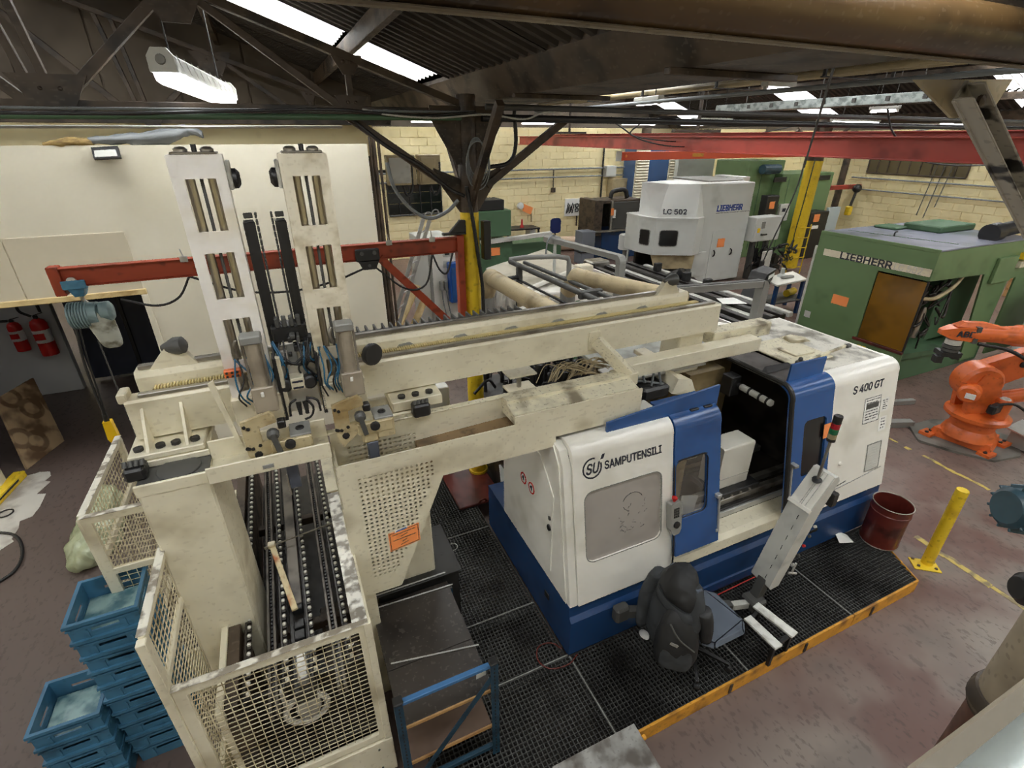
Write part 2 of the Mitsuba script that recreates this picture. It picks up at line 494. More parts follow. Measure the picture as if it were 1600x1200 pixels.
for i in range(10):
    y = WIN2[0] + (WIN2[1] - WIN2[0]) * i / 9
    part(win, "glazing_bar", MB().box(21.95, 22.0, y - 0.02, y + 0.02, WIN2[2], WIN2[3], 0.004), M_brownsteel)
    if i < 9:
        part(win, "pane", MB().box(21.985, 21.995, y + 0.02, y + (WIN2[1] - WIN2[0]) / 9 - 0.02, WIN2[2], WIN2[3], 0), M_brownpane)

# --- partition wall with its doorway ------------------------------------------
PY = 7.6
part_key = struct("wall_partition", MB().prism_y(Polygon([(-9, 0), (-3.95, 0), (-3.95, 2.42), (-1.69, 2.42), (-1.69, 0), (1.31, 0), (1.31, 4.11), (-9, 4.11)]), PY, PY + 0.1), M_partition, label="smooth cream partition wall with a doorway at the left")
part(part_key, "patch_panel", MB().box(-2.84, -1.69, PY - 0.012, PY, 2.46, 3.17, 0.003), M_patch, label="slightly darker board above the doorway")
part(part_key, "patch_panel", MB().box(-4.3, -2.85, PY - 0.012, PY, 2.46, 3.17, 0.003), M_patch, label="slightly darker board above the doorway")
M_tanframe = mat("mat_tan_frame", dirty(srgb(206, 184, 134), srgb(168, 140, 92), 9.0, 0.45, 0.8), 0.55)
dk = struct("trim_1", MB().box(-3.98, -1.66, PY - 0.03, PY + 0.12, 2.40, 2.47, 0.006), M_tanframe, label="tan door lintel trim")
part(dk, "jamb", MB().box(-1.73, -1.66, PY - 0.03, PY + 0.12, 0, 2.40, 0.006), M_partition)
part(dk, "jamb", MB().box(-3.98, -3.91, PY - 0.03, PY + 0.12, 0, 2.40, 0.006), M_partition)
# passage behind the doorway
struct("wall_passage_back", MB().box(-9, -3.80, 10.8, 10.95, 0, 3.2, 0.01), M_dimwhite, label="dull white wall behind the doorway that carries the fire extinguishers")
struct("wall_passage_right", MB().box(-1.60, -1.5, 7.7, 13, 0, 3.4, 0), M_navy)
struct("wall_passage_left", MB().box(-9.1, -9, 7.7, 10.9, 0, 3.4, 0), M_dimwhite)
struct("wall_passage_end", MB().box(-3.9, -1.5, 12.2, 12.3, 0, 3.4, 0), M_navy)
struct("ceiling_passage", MB().box(-9, -1.5, 7.7, 12.3, 3.1, 3.2, 0), M_gable)
dd = struct("door_1", MB().box(-3.72, -2.1, 11.1, 11.16, 0.06, 2.9, 0.01), M_navy, label="dark navy double door in the shadow of the passage")
part(dd, "kick_rail", MB().box(-3.3, -2.25, 11.06, 11.1, 0.03, 0.07, 0.005), M_steel)
part(dd, "meeting_rail", MB().box(-2.94, -2.88, 11.07, 11.1, 0.1, 2.85, 0.005), M_black)
struct("baseboard_left", MB().box(-9, -4.0, PY - 0.02, PY, 0, 0.1, 0.004), M_dgrey)
# gable boards above the partition, vertical sheets
gk = struct("wall_gable", MB().box(-12, 1.7, 9.55, 9.6, 4.55, 7.4, 0), M_gable, label="dark sheeted gable above the partition wall")
x = -11.7
while x < 1.6:
    part(gk, "sheet", MB().box(x + 0.012, x + 0.888, 9.52, 9.555, 4.56, 5.1 + max(0.05, min(0.35 * (2 - x - 0.9), 2.2)), 0.004), M_gable)
    x += 0.9
struct("wall_upper", MB().box(-10, 1.75, 9.5, 9.6, 3.9, 4.6, 0.01), M_wall, label="strip of old cream wall seen above the partition")
struct("wall_left", MB().box(-10.2, -10, -9, 7.6, 0, 7.5, 0), M_wall)
struct("wall_front", MB().box(-10, 22, -9.2, -9, 0, 8, 0), M_wall)

# --- roof: bays along Y with valleys over the columns --------------------------
VALLEY, PITCHR, SPAN = 4.72, 0.35, 14.0
roof = struct("ceiling", MB().box(-13, 24, -9.2, 20, 9.2, 9.3, 0), M_roof, label="dark pitched roof of corrugated sheets")
SKY_Y = [(-5.1, -4.0), (0.4, 1.5), (5.9, 7.0), (11.4, 12.5), (16.9, 18.0)]
BAYS = [(-12.0, 1, 7.0), (2.0, -1, 7.0), (2.9, 1, 6.6), (16.1, -1, 6.6), (17.0, 1, 6.0)]   # valley x, direction, run


def corrugated(xv, sgn, x0, x1, y0, y1, dz=0.0, pitch=0.152, depth=0.035):
    """sheet from run x0 to x1 measured from the valley, trapezoid ribs running down the slope"""
    ys, zs = [], []
    n = max(1, int(round((y1 - y0) / pitch)))
    w = (y1 - y0) / n
    for i in range(n):
        for f, q in ((0.0, 0), (0.35, 0), (0.5, 1), (0.85, 1)):
            ys.append(y0 + (i + f) * w)
            zs.append(q * depth)
    ys.append(y1)
    zs.append(0)
    V, F = [], []
    for y, q in zip(ys, zs):
        for r in (x0, x1):
            V.append((xv + sgn * r, y, VALLEY + PITCHR * r + q + dz))
    for i in range(len(ys) - 1):
        a = 2 * i
        F += [[a, a + 1, a + 3], [a, a + 3, a + 2]]
    m = trimesh.Trimesh(np.array(V), np.array(F), process=False)
    if m.face_normals[:, 2].mean() > 0:
        m.invert()
    return m


sky_no = 0
for bi, (xv, sg, run) in enumerate(BAYS):
    y = -9.0
    k = 0
    while y < 19.9:
        nxt = next((s for s in SKY_Y if abs(s[0] - y) < 0.05), None)
        if nxt:
            w = nxt[1] - nxt[0]
            segs = [(0.18, 1.0), (1.07, 3.6), (3.67, 5.6)]
            for r0, r1 in segs:
                key = new("window_roof_light")
                ribs = MB()
                nr = 7
                for q in range(nr):
                    yy = y + (nxt[1] - y) * (q + 0.15) / nr
                    ribs.bar((xv + sg * r0, yy, VALLEY + PITCHR * r0 - 0.004), (xv + sg * r1, yy, VALLEY + PITCHR * r1 - 0.004), 0.022, 0.004, c=0)
                part(key, "ribs", ribs, M_lgrey, kind="stuff")
                put(key, corrugated(xv, sg, r0, r1, y, nxt[1]), "mat_lens", emitter={"type": "area", "radiance": {"type": "rgb", "value": [SKYLIGHT, SKYLIGHT * 1.02, SKYLIGHT * 1.0]}})
                labels[key] = {"kind": "structure", "label": "daylit translucent corrugated roof sheet"}
            part("ceiling", "roof_sheet", corrugated(xv, sg, 5.6, run, y, nxt[1]), M_roof)
            y = nxt[1]
        else:
            lim = min([s[0] for s in SKY_Y if s[0] > y + 0.05] + [20.0])
            w = min(1.1, lim - y)
            part("ceiling", "roof_sheet", corrugated(xv, sg, 0, run, y, y + w, 0.006 * (k % 2)), M_roof)
            y += w
        k += 1
    # purlins along Y
    for r in (1.03, 2.3, 3.63, 5.0):
        if r < run:
            x = xv + sg * r
            part("ceiling", "purlin", MB().box(x - 0.03, x + 0.03, -9, 20, VALLEY + PITCHR * r - 0.16, VALLEY + PITCHR * r - 0.01, 0.004), M_brownsteel)
# valley gutters on the column lines
for xg in (2.0, 16.1):
    g = "ceiling"
    part(g, "valley_gutter", MB().prism_y([(xg - 0.05, VALLEY + 0.02), (xg + 0.1, VALLEY - 0.2), (xg + 0.8, VALLEY - 0.2), (xg + 0.95, VALLEY + 0.02), (xg + 0.95, VALLEY + 0.06), (xg - 0.05, VALLEY + 0.06)], -9, 20), M_brownsteel)
    for yy in (0.6, 2.4, 4.3, 6.4, 8.3, 10.4):
        part(g, "gutter_bracket", MB().box(xg - 0.02, xg + 0.92, yy, yy + 0.05, VALLEY - 0.235, VALLEY - 0.2, 0.004), M_brownsteel)

# --- trusses -------------------------------------------------------------------
def truss(y, label, xr=2.0, sg=-1):
    t = thing("roof_truss", label, "truss")
    X = lambda r: xr + sg * r
    rz = lambda r: VALLEY - 0.31 + 0.335 * r
    cz = 4.40
    mb = lambda a, b, w=0.07, h=0.07: MB().bar((X(a[0]), y, a[1]), (X(b[0]), y, b[1]), w, h, up=(0, 1, 0))
    part(t, "bottom_chord", mb((0, cz), (13.9, cz), 0.08, 0.06), M_brownsteel)
    part(t, "rafter", mb((0.0, rz(0)), (6.95, rz(6.95)), 0.06, 0.10), M_brownsteel)
    part(t, "rafter", mb((13.9, rz(0)), (6.95, rz(6.95)), 0.06, 0.10), M_brownsteel)
    for a, b, w in (((1.2, cz), (1.2, rz(1.2)), 0.05), ((1.25, cz), (2.35, rz(2.35)), 0.055), ((3.3, cz), (2.4, rz(2.35)), 0.07), ((3.3, cz), (3.45, rz(3.45)), 0.05), ((3.4, cz), (3.62, rz(3.6)), 0.05), ((3.45, cz), (5.1, rz(5.1)), 0.07), ((6.9, cz), (6.95, rz(6.9)), 0.05)):
        part(t, "web_bar", mb(a, b, w, 0.06), M_brownsteel)
    for c, s in (((1.2, cz + 0.05), 0.14), ((1.2, rz(1.2) - 0.06), 0.13), ((2.4, rz(2.4) - 0.1), 0.26), ((3.3, cz + 0.08), 0.24)):
        gx = X(c[0])
        part(t, "gusset_plate", MB().prism_y([(gx - s, c[1] + s * 0.5), (gx + s, c[1] + s * 0.5), (gx + 0.35 * s, c[1] - s * 0.6), (gx - 0.35 * s, c[1] - s * 0.6)], y - 0.045, y - 0.03), M_brownsteel)
        for q in (-0.4, 0.4):
            part(t, "bolt", MB().sphere((gx + q * s * 0.6, y - 0.05, c[1] + 0.12 * s), 0.014, 1), M_brownsteel)
    return t


truss(5.2, "nearer grimy steel roof truss above the red jib crane")
truss(9.2, "farther dark roof truss in front of the gable boards")

# --- columns -------------------------------------------------------------------
def column(x, y, r, top_y, label, ztop, yellow=True, head=True):
    c = thing("steel_column", label, "column")
    part(c, "shaft", MB().lathe([(0, 0.0), (r, 0.0), (r, top_y), (0, top_y)], (x, y, 0.16 if head else 0.0), n=22), M_yellow if yellow else M_brownsteel, 40)
    part(c, "upper_shaft", MB().lathe([(0, top_y), (r * 0.98, top_y), (r * 0.98, ztop), (0, ztop)], (x, y, 0.16 if head else 0), n=22), M_brownsteel, 40)
    if head:
        for s in (-1, 1):
            part(c, "gusset_plate", MB().prism_y([(x + s * 0.05, 3.42), (x + s * 0.36, 3.86), (x + s * 0.36, 3.92), (x + s * 0.05, 3.80)], y - 0.012, y + 0.012), M_brownsteel)
            part(c, "knee_brace", MB().bar((x + s * 0.2, y, 3.74), (x + s * 1.12, y, 4.36), 0.07, 0.07, up=(0, 1, 0)), M_brownsteel)
            part(c, "gusset_plate", MB().prism_x([(y + s * 0.05, 3.42), (y + s * 0.36, 3.86), (y + s * 0.36, 3.92), (y + s * 0.05, 3.80)], x - 0.012, x + 0.012), M_brownsteel)
            part(c, "knee_brace", MB().bar((x, y + s * 0.2, 3.74), (x, y + s * 0.85, 4.45), 0.07, 0.07, up=(1, 0, 0)), M_brownsteel)
            part(c, "head_plate", MB().prism_y([(x + s * 0.08, 3.95), (x + s * 0.14, 3.95), (x + s * 0.38, 4.36), (x + s * 0.38, 4.46), (x + s * 0.08, 4.46)], y - 0.06, y - 0.045), M_brownsteel)
    return c


c1 = column(1.87, 5.2, 0.098, 3.33, "nearest yellow steel column, rising from a maroon base plate and carrying the jib crane", 4.4)
part(c1, "base_plate", MB().box(1.38, 1.95, 4.55, 5.35, 0.15, 0.185, 0.01), M_maroon, label="maroon base plate")
part(c1, "lifting_eye", MB().tube([(1.63, 4.55, 0.19), (1.65, 4.53, 0.24), (1.70, 4.53, 0.24), (1.72, 4.55, 0.19)], 0.012), M_maroon)
part(c1, "collar", MB().lathe([(0.1, 0), (0.125, 0), (0.125, 0.03), (0.1, 0.03)], (1.87, 5.2, 0.185)), M_yellow, 30)
c2 = column(15.85, 11.75, 0.24, 3.35, "distant yellow column with a wire guard beside the green tall cabinets", 4.5)
cg = thing("wire_guard", "yellow wire guard around the foot of the distant yellow column", "guard")
for i in range(5):
    z = 0.25 + 0.32 * i
    part(cg, "hoop", MB().tube([(15.55, 11.62, z), (15.6, 11.4, z), (15.9, 11.35, z), (16.12, 11.5, z)], 0.016, 6), M_yellow, True)
for q in ((15.56, 11.6), (15.92, 11.36), (16.12, 11.5)):
    part(cg, "upright", MB().cyl((q[0], q[1], 0), (q[0], q[1], 1.6), 0.016, n=8), M_yellow)
column(2.0, 11.7, 0.16, 3.6, "dark grimy column between the partition wall and the back window", 4.5, yellow=False, head=False)
column(14.6, 18.7, 0.2, 3.0, "far yellow column by the blue louvred cabinet", 4.5, head=False)
column(21.6, 14.6, 0.13, 4.2, "rusty brown column standing against the right wall", 4.4, yellow=False, head=False)

# --- things close to the camera -----------------------------------------------
M_ductgrey = mat("mat_duct_grey", dirty(srgb(128, 117, 100), srgb(98, 88, 74), 5.0, 0.4, 0.8, 0.3, 60.0, c3=srgb(60, 52, 44)), 0.5)
bp = thing("overhead_pipe", "huge brown grimy pipe crossing overhead close to the viewer", "pipe")
M_bigpipe = mat("mat_big_pipe", dirty(srgb(84, 64, 38), srgb(42, 32, 21), 5.0, 0.4, 0.75, 0.12, 90.0, c3=srgb(130, 120, 104)), 0.3, coat=0.4)
part(bp, "pipe", MB().cyl((-1.5, 1.0, 4.46), (9, 1.0, 4.46), 0.068, n=40), M_bigpipe, 40)
part(bp, "seam_strip", MB().box(-1.5, 9, 0.975, 1.0, 4.386, 4.393, 0.003), M_ductgrey)
for xx in (0.2, 3.6):
    part(bp, "pipe_strap", MB().lathe([(0.069, 0), (0.072, 0), (0.072, 0.03), (0.069, 0.03)], (xx, 1.0, 4.46), (1, 0, 0), 30), M_brownsteel, 40)
    part(bp, "hanger_rod", MB().cyl((xx + 0.015, 1.0, 4.52), (xx + 0.015, 1.0, 5.2), 0.006, n=8), M_brownsteel)
nb = thing("knee_brace", "pale oil-stained channel brace hanging from a grey gusset plate, close at the upper right", "brace")
M_stained = mat("mat_oil_stained", dirty(srgb(176, 172, 162), srgb(20, 17, 15), 7.0, 0.52, 0.62, 0.25, 50.0), 0.45)
part(nb, "channel", MB().bar((2.47, 1.3, 4.355), (3.75, 1.3, 3.62), 0.016, 0.085, up=(0.5, 0, 0.86)).bar((2.49, 1.27, 4.38), (3.75, 1.27, 3.66), 0.07, 0.01, up=(0.5, 0, 0.86)).bar((2.45, 1.27, 4.33), (3.75, 1.27, 3.58), 0.07, 0.01, up=(0.5, 0, 0.86)), M_stained)
part(nb, "gusset_plate", MB().prism_y([(2.22, 4.385), (2.86, 4.41), (2.78, 4.27), (2.53, 4.265)], 1.325, 1.337), M_ductbeige)
part(nb, "bolt", MB().lathe([(0, 0), (0.022, 0), (0.022, 0.014), (0, 0.02)], (2.53, 1.255, 4.32), (0, -1, 0), 8), M_brownsteel)
rail = thing("guard_rail", "galvanised hand rail and kick strip of the viewing gallery, lower right", "railing")
M_stripgrey = mat("mat_strip_grey", dirty(srgb(92, 84, 70), srgb(70, 62, 52), 8.0, 0.4, 0.8), 0.55)
part(rail, "hand_rail", MB().cyl((-0.6, 0.0, 3.985), (2.6, 0.0, 3.985), 0.026, n=32), M_galv, 40)
part(rail, "flat_strip", MB().box(-0.6, 2.6, -0.012, 0.040, 3.935, 3.947, 0.002), M_stripgrey)
for xx in (-0.5, 2.45):
    part(rail, "post", MB().cyl((xx, 0.0, 2.6), (xx, 0.0, 3.96), 0.024, n=16), M_galv, 40)
vd = thing("vertical_duct", "grey-brown vertical pipe with a rusty flange, standing close at the lower right", "pipe")
part(vd, "upper_pipe", MB().cyl((1.69, 0.187, 2.74), (1.69, 0.187, 4.38), 0.1, n=32), M_ductgrey, 40)
part(vd, "flange", MB().lathe([(0.08, 0), (0.108, 0.0), (0.115, 0.02), (0.115, 0.05), (0.108, 0.07), (0.08, 0.07)], (1.69, 0.187, 2.68), n=32), M_brownsteel, 40)
part(vd, "lower_pipe", MB().cyl((1.69, 0.187, 0.0), (1.69, 0.187, 2.69), 0.1, n=32), mat("mat_rust_brown", dirty(srgb(74, 44, 32), srgb(44, 30, 24), 6.0, 0.4, 0.8), 0.5), 40)

# motor of a hoist at the right edge and its hook block
# services under the roof ------------------------------------------------------
def pipe(name, label, cat, pts, r, m, n=10, smooth=False, group=None):
    return one(name, label, cat, MB().tube(pts, r, n, smooth), m, 50, group)


pipe("conduit_pipe", "dark green pipe running level across the nearer truss", "pipe", [(-7, 5.0, 4.29), (1.75, 5.0, 4.355)], 0.024, M_dgreen)
pipe("conduit_pipe", "thin grey conduit just above the dark green pipe", "pipe", [(-7, 5.02, 4.335), (1.9, 5.02, 4.405)], 0.010, M_cablegrey, 8)
pipe("conduit_pipe", "thin pale rod just below the dark green pipe", "pipe", [(-7, 5.6, 4.24), (0.75, 5.6, 4.28)], 0.012, M_lgrey, 8)
pipe("conduit_pipe", "black pipe running level from the yellow column to the right", "pipe", [(2.0, 5.1, 4.36), (16, 5.1, 4.30)], 0.035, M_black)
pipe("conduit_pipe", "dark grey pipe above the black one, running to the right", "pipe", [(2.0, 5.0, 4.45), (16, 5.0, 4.40)], 0.028, M_dgrey)
pipe("cable_run", "black cable bundle draped along the dark green pipe", "cable", [(-5, 4.98, 4.33), (-1.4, 4.98, 4.345), (-0.6, 4.96, 4.36), (0.5, 4.95, 4.40), (0.9, 4.95, 4.385), (1.3, 4.97, 4.36), (1.9, 5.0, 4.40)], 0.012, M_cable, 7, True)
pipe("cable_run", "pale cable clipped under the nearer truss by the yellow column", "cable", [(0.85, 4.97, 4.41), (1.05, 4.95, 4.37), (1.5, 4.96, 4.35), (2.0, 4.98, 4.385), (2.4, 5.0, 4.35), (2.7, 5.0, 4.42), (3.6, 5.1, 4.44)], 0.009, M_lgrey, 7, True)
pipe("cable_run", "black hose hanging from the truss to the yellow column head", "cable", [(0.75, 5.15, 4.36), (1.05, 5.1, 4.12), (1.35, 5.1, 3.95), (1.62, 5.08, 3.74), (1.78, 5.06, 3.66)], 0.016, M_cable, 7, True)
pipe("cable_run", "grey hose looping low in front of the dark window to the yellow column", "cable", [(1.05, 5.15, 3.98), (1.1, 5.15, 3.75), (1.25, 5.15, 3.55), (1.42, 5.12, 3.46), (1.6, 5.1, 3.52), (1.72, 5.1, 3.62)], 0.018, M_cablegrey, 8, True)
pipe("cable_run", "black hose curving down the right side of the yellow column head", "cable", [(2.34, 5.1, 4.45), (2.36, 5.1, 4.12), (2.28, 5.1, 3.96), (2.06, 5.1, 3.92)], 0.02, M_cable, 8, True)
pipe("cable_run", "thick black cable running down the face of the yellow column", "cable", [(1.80, 5.06, 3.75), (1.86, 5.06, 3.4), (1.90, 5.07, 3.1), (1.95, 5.08, 2.7), (1.955, 5.08, 2.2), (1.955, 5.08, 1.4)], 0.02, M_cable, 8, True)
mb = MB()
for k in range(5):
    mb.tube([(1.9 + 0.075 * math.cos(q + k) * (1 + 0.12 * k) * 1.1, 5.02 - 0.01 * k, 4.02 - 0.02 * k + 0.17 * math.sin(q + k) * (1 + 0.07 * k)) for q in np.linspace(0, 2 * math.pi, 12)], 0.006, 6)
one("cable_coil", "coil of grey cable hung on the dark head of the yellow column", "cable", mb, M_cablegrey, True)

# runs along Y in the right-hand bay
for i, (x, z, r, m, lab) in enumerate((
        (4.55, 4.585, 0.022, M_cablegrey, "blue-grey pipe sloping under the valley gutter towards the upper right"),
        (4.62, 4.70, 0.03, M_ductbeige, "nearest of the beige pipes above the blue-grey pipe"),
        (4.95, 4.74, 0.035, M_ductbeige, "middle one of the beige pipes above the blue-grey pipe"),
        (5.35, 4.76, 0.035, M_ductbeige, "farthest of the beige pipes above the blue-grey pipe"),
        (3.1, 4.82, 0.03, M_cablegrey, "grey pipe under the dark roof beside the valley gutter"),
        (3.35, 4.88, 0.022, M_ductbeige, "thin beige pipe under the dark roof beside the valley gutter"))):
    pipe("service_pipe", lab, "pipe", [(x, 1.6, z), (x, 9.0 if i < 4 else 8.0, z)], r, m)
for k in range(5):
    y = 2.2 + 1.25 * k
    b = one("pipe_hanger", "black strap hanger holding the beige pipes", "hanger", MB().box(4.5, 5.5, y, y + 0.03, 4.655, 4.665, 0.002).box(4.52, 4.54, y, y + 0.03, 4.655, 4.95, 0.002).box(5.44, 5.46, y, y + 0.03, 4.655, 5.2, 0.002), M_black, group="strap hangers under the beige pipes")
tr = thing("cable_trunking", "bright galvanised slotted trunking running under the roof at the upper right", "trunking")
part(tr, "channel", MB().box(8.34, 8.44, 4.45, 8.6, 4.62, 4.75, 0.004), M_galv)
for k in range(7):
    part(tr, "slot_clip", MB().box(8.325, 8.34, 4.75 + 0.5 * k, 4.81 + 0.5 * k, 4.66, 4.72, 0.003), M_dgrey)
for k in range(3):
    part(tr, "hanger_rod", MB().cyl((8.39, 4.9 + 1.5 * k, 4.75), (8.39, 4.9 + 1.5 * k, 6.2), 0.008, n=6), M_dgrey)
cb = [[(5.2, 7.5, 4.40), (6.4, 8.2, 4.12), (7.9, 8.6, 4.02), (9.6, 8.4, 4.28), (10.4, 8.2, 4.42)],
      [(4.6, 6.0, 4.38), (6.0, 8.0, 4.2), (8.4, 9.0, 4.08), (10.6, 8.0, 4.12), (13, 7.0, 4.35)],
      [(7.0, 4.4, 4.5), (7.15, 4.35, 4.25), (7.6, 4.3, 4.0), (8.1, 4.3, 3.88), (9.0, 4.2, 3.84), (10.4, 4.1, 3.88)]]
for pts, lab in zip(cb, ("black cable sagging before the orange crane beam", "thin black cable crossing in front of the red crane beams", "dangling wire sagging across the red crane beam at the upper right")):
    pipe("slack_cable", lab, "cable", pts, 0.011, M_cable, 6, True)
# flat steel hanger in front of the red beams
one("hanger_strap", "dark flat steel strap hanging down in front of the red crane beams", "hanger", MB().bar((4.0, 3.0, 4.66), (6.30, 4.8, 3.85), 0.02, 0.03), M_dgrey)

# lamps --------------------------------------------------------------------------
def roof_z(x):
    xv = min((-12.0, 2.0, 2.9, 16.1, 17.0), key=lambda v: abs(v - x))
    if 2.0 <= x <= 2.9 or 16.1 <= x <= 17.0:
        return VALLEY - 0.2
    if x > 17:
        return VALLEY + PITCHR * (x - 17)
    return VALLEY + PITCHR * (min(x - 2.9, 16.1 - x) if x > 2.9 else min(2.0 - x, x + 12.0))


def tube_lamp(x, y, z, L, along, label, group=None, rad=TUBE, w=0.09):
    t = thing("fluorescent_lamp", label, "lamp", group)
    a, b = (L / 2, w / 2) if along == "x" else (w / 2, L / 2)
    part(t, "housing", MB().box(x - a, x + a, y - b, y + b, z, z + 0.05, 0.006), M_lgrey)
    d = (L / 2 - 0.03, 0, 0) if along == "x" else (0, L / 2 - 0.03, 0)
    part(t, "tube", MB().cyl((x - d[0], y - d[1], z - 0.025), (x + d[0], y + d[1], z - 0.025), 0.022, n=8), "mat_lens", emitter={"type": "area", "radiance": {"type": "rgb", "value": [rad, rad * 0.99, rad * 0.95]}})
    for s in (-1, 1):
        part(t, "end_cap", MB().box(x + s * d[0] - 0.02, x + s * d[0] + 0.02, y + s * d[1] - 0.02, y + s * d[1] + 0.02, z - 0.045, z, 0.004), M_white)
        part(t, "hanger_rod", MB().cyl((x + 0.6 * s * d[0], y + 0.6 * s * d[1], z + 0.05), (x + 0.6 * s * d[0], y + 0.6 * s * d[1], roof_z(x + 0.6 * s * d[0]) + 0.02), 0.006, n=6), M_dgrey)
    return t


far = [(6.9, 13.3, 4.53, 1.2, "x"), (4.58, 5.9, 4.60, 0.5, "y"), (11.9, 13.0, 4.53, 1.2, "y"), (9.6, 9.95, 4.53, 1.2, "x"), (4.8, 4.15, 4.64, 0.4, "x"), (13.4, 9.1, 4.53, 1.8, "x"), (9.99, 6.33, 4.62, 0.5, "y"), (18.9, 9.8, 4.55, 1.5, "x"), (18.0, 14.0, 4.6, 1.5, "x"), (4.8, 16.0, 4.6, 1.5, "x"), (12.5, 16.5, 4.6, 1.5, "x"), (20.0, 5.0, 4.6, 1.5, "x")]
far_labels = ["lit batten lamp just right of the nearest yellow column head, against the back wall", "small lit lamp above the left part of the red crane girders, beside the valley gutter", "lit batten lamp above the pale LC 502 machine, the farther one", "lit batten lamp above the pale LC 502 machine, the nearer one", "small lit lamp between the beige pipes and the slotted trunking",
              "longest lit batten lamp, above the yellow column with the wire guard", "small lit lamp beside the far end of the slotted trunking", "lit batten lamp behind the pale oil-stained brace at the right", "lit batten lamp in the far bay near the right wall window", "lit batten lamp in front of the dark window of the back wall", "lit batten lamp near the blue louvred cabinet", "lit batten lamp over the green machine at the right"]
for q, lb in zip(far, far_labels):
    tube_lamp(*q, lb, "fluorescent battens in the far bays")


def led_lamp(p, q, label, group=None, rad=LED):
    """grey finned LED high-bay batten with a glowing prism cover, from p to q"""
    p, q = np.array(p, float), np.array(q, float)
    t = thing("hanging_lamp", label, "lamp", group)
    d = (q - p) / np.linalg.norm(q - p)
    M = frame_from(d)
    M[:3, 3] = p
    L = np.linalg.norm(q - p)
    prof = Polygon([(-0.075, 0.03), (-0.06, 0.13), (-0.03, 0.16), (0.03, 0.16), (0.06, 0.13), (0.075, 0.03)])
    part(t, "body", MB().prism(prof, L, M), M_lgrey)
    part(t, "end_plate", MB().prism(Polygon([(-0.09, 0.02), (-0.09, 0.12), (-0.05, 0.175), (0.05, 0.175), (0.09, 0.12), (0.09, 0.02)]), 0.04, M @ np.array([[1, 0, 0, 0], [0, 1, 0, 0], [0, 0, 1, -0.04], [0, 0, 0, 1.0]])), M_lgrey)
    part(t, "end_plate", MB().prism(Polygon([(-0.09, 0.02), (-0.09, 0.12), (-0.05, 0.175), (0.05, 0.175), (0.09, 0.12), (0.09, 0.02)]), 0.04, M @ np.array([[1, 0, 0, 0], [0, 1, 0, 0], [0, 0, 1, L], [0, 0, 0, 1.0]])), M_lgrey)
    part(t, "end_boss", MB().lathe([(0, -0.015), (0.03, -0.012), (0.036, 0.0)], p + M[:3, 1] * 0.10 - d * 0.04, d, 14), M_grey, 40)
    cov = Polygon([(-0.085, 0.025), (0.085, 0.025), (0.075, -0.03), (0.045, -0.055), (-0.045, -0.055), (-0.075, -0.03)])
    part(t, "cover", MB().prism(cov, L, M), "mat_lens", emitter={"type": "area", "radiance": {"type": "rgb", "value": [rad, rad, rad * 0.99]}})
    for k in range(9):
        c = p + d * L * (0.1 + 0.1 * k)
        part(t, "fin", MB().bar(c + M[:3, 0] * -0.088 + M[:3, 1] * 0.03, c + M[:3, 0] * -0.05 + M[:3, 1] * 0.165, 0.006, 0.006, up=tuple(d)), M_lgrey)
    for k in (0.12, 0.88):
        c = p + d * L * k
        part(t, "suspension_wire", MB().cyl(c + (0, 0, 0.15), (c[0], c[1], roof_z(c[0]) + 0.02 if c[2] > 3.5 else 3.12), 0.006, n=6), M_cable)
    return t


led_lamp((-0.54, 5.0, 4.60), (-0.22, 6.6, 4.52), "grey finned LED lamp glowing white, hung from the truss at the upper left")
for q in ((-4.6, 3.0), (-4.6, 7.0), (-1.2, -2.0), (-5, -2.5), (5.5, 0.2), (8.0, 3.0), (6.5, 7.5), (11.5, 3.5)):
    led_lamp((q[0], q[1] - 0.8, 4.95), (q[0], q[1] + 0.8, 4.95), "grey finned LED lamp hanging high in a bay out of the main view", "LED lamps hanging in the bays")
led_lamp((-6.4, 9.2, 2.90), (-5.0, 9.2, 2.90), "lamp under the passage ceiling behind the doorway, out of the main view", None, 10.0)
# ================================================================== grating platform
GZ = 0.15
pf = thing("grating_platform", "low platform of black open grating with an ochre edge around the blue and white machine", "platform")
part(pf, "oil_pan", MB().box(0.3, 5.3, 1.66, 2.4, 0.004, 0.02, 0).box(0.3, 1.62, 2.4, 5.25, 0.004, 0.02, 0), M_oily)


def grating(x0, x1, y0, y1, pitch=0.034, clip=None):
    mb = MB()
    nx, ny = int((x1 - x0) / pitch), int((y1 - y0) / pitch)
    for i in range(nx + 1):
        x = x0 + (x1 - x0) * i / nx
        ye = y1
        ys = y0
        if clip:
            ys = max(y0, clip(x))
        if ye - ys > 0.02:
            mb.box(x - 0.003, x + 0.003, ys, ye, GZ - 0.028, GZ, 0)
    for j in range(ny + 1):
        y = y0 + (y1 - y0) * j / ny
        xe = x1
        if clip:
            xe = x0 + 0.0
            xs = [q for q in np.linspace(x0, x1, 80) if clip(q) <= y + 1e-6]
            xe = max(xs) if xs else x0
        if xe - x0 > 0.02:
            mb.box(x0, xe, y - 0.002, y + 0.002, GZ - 0.02, GZ - 0.002, 0)
    return mb


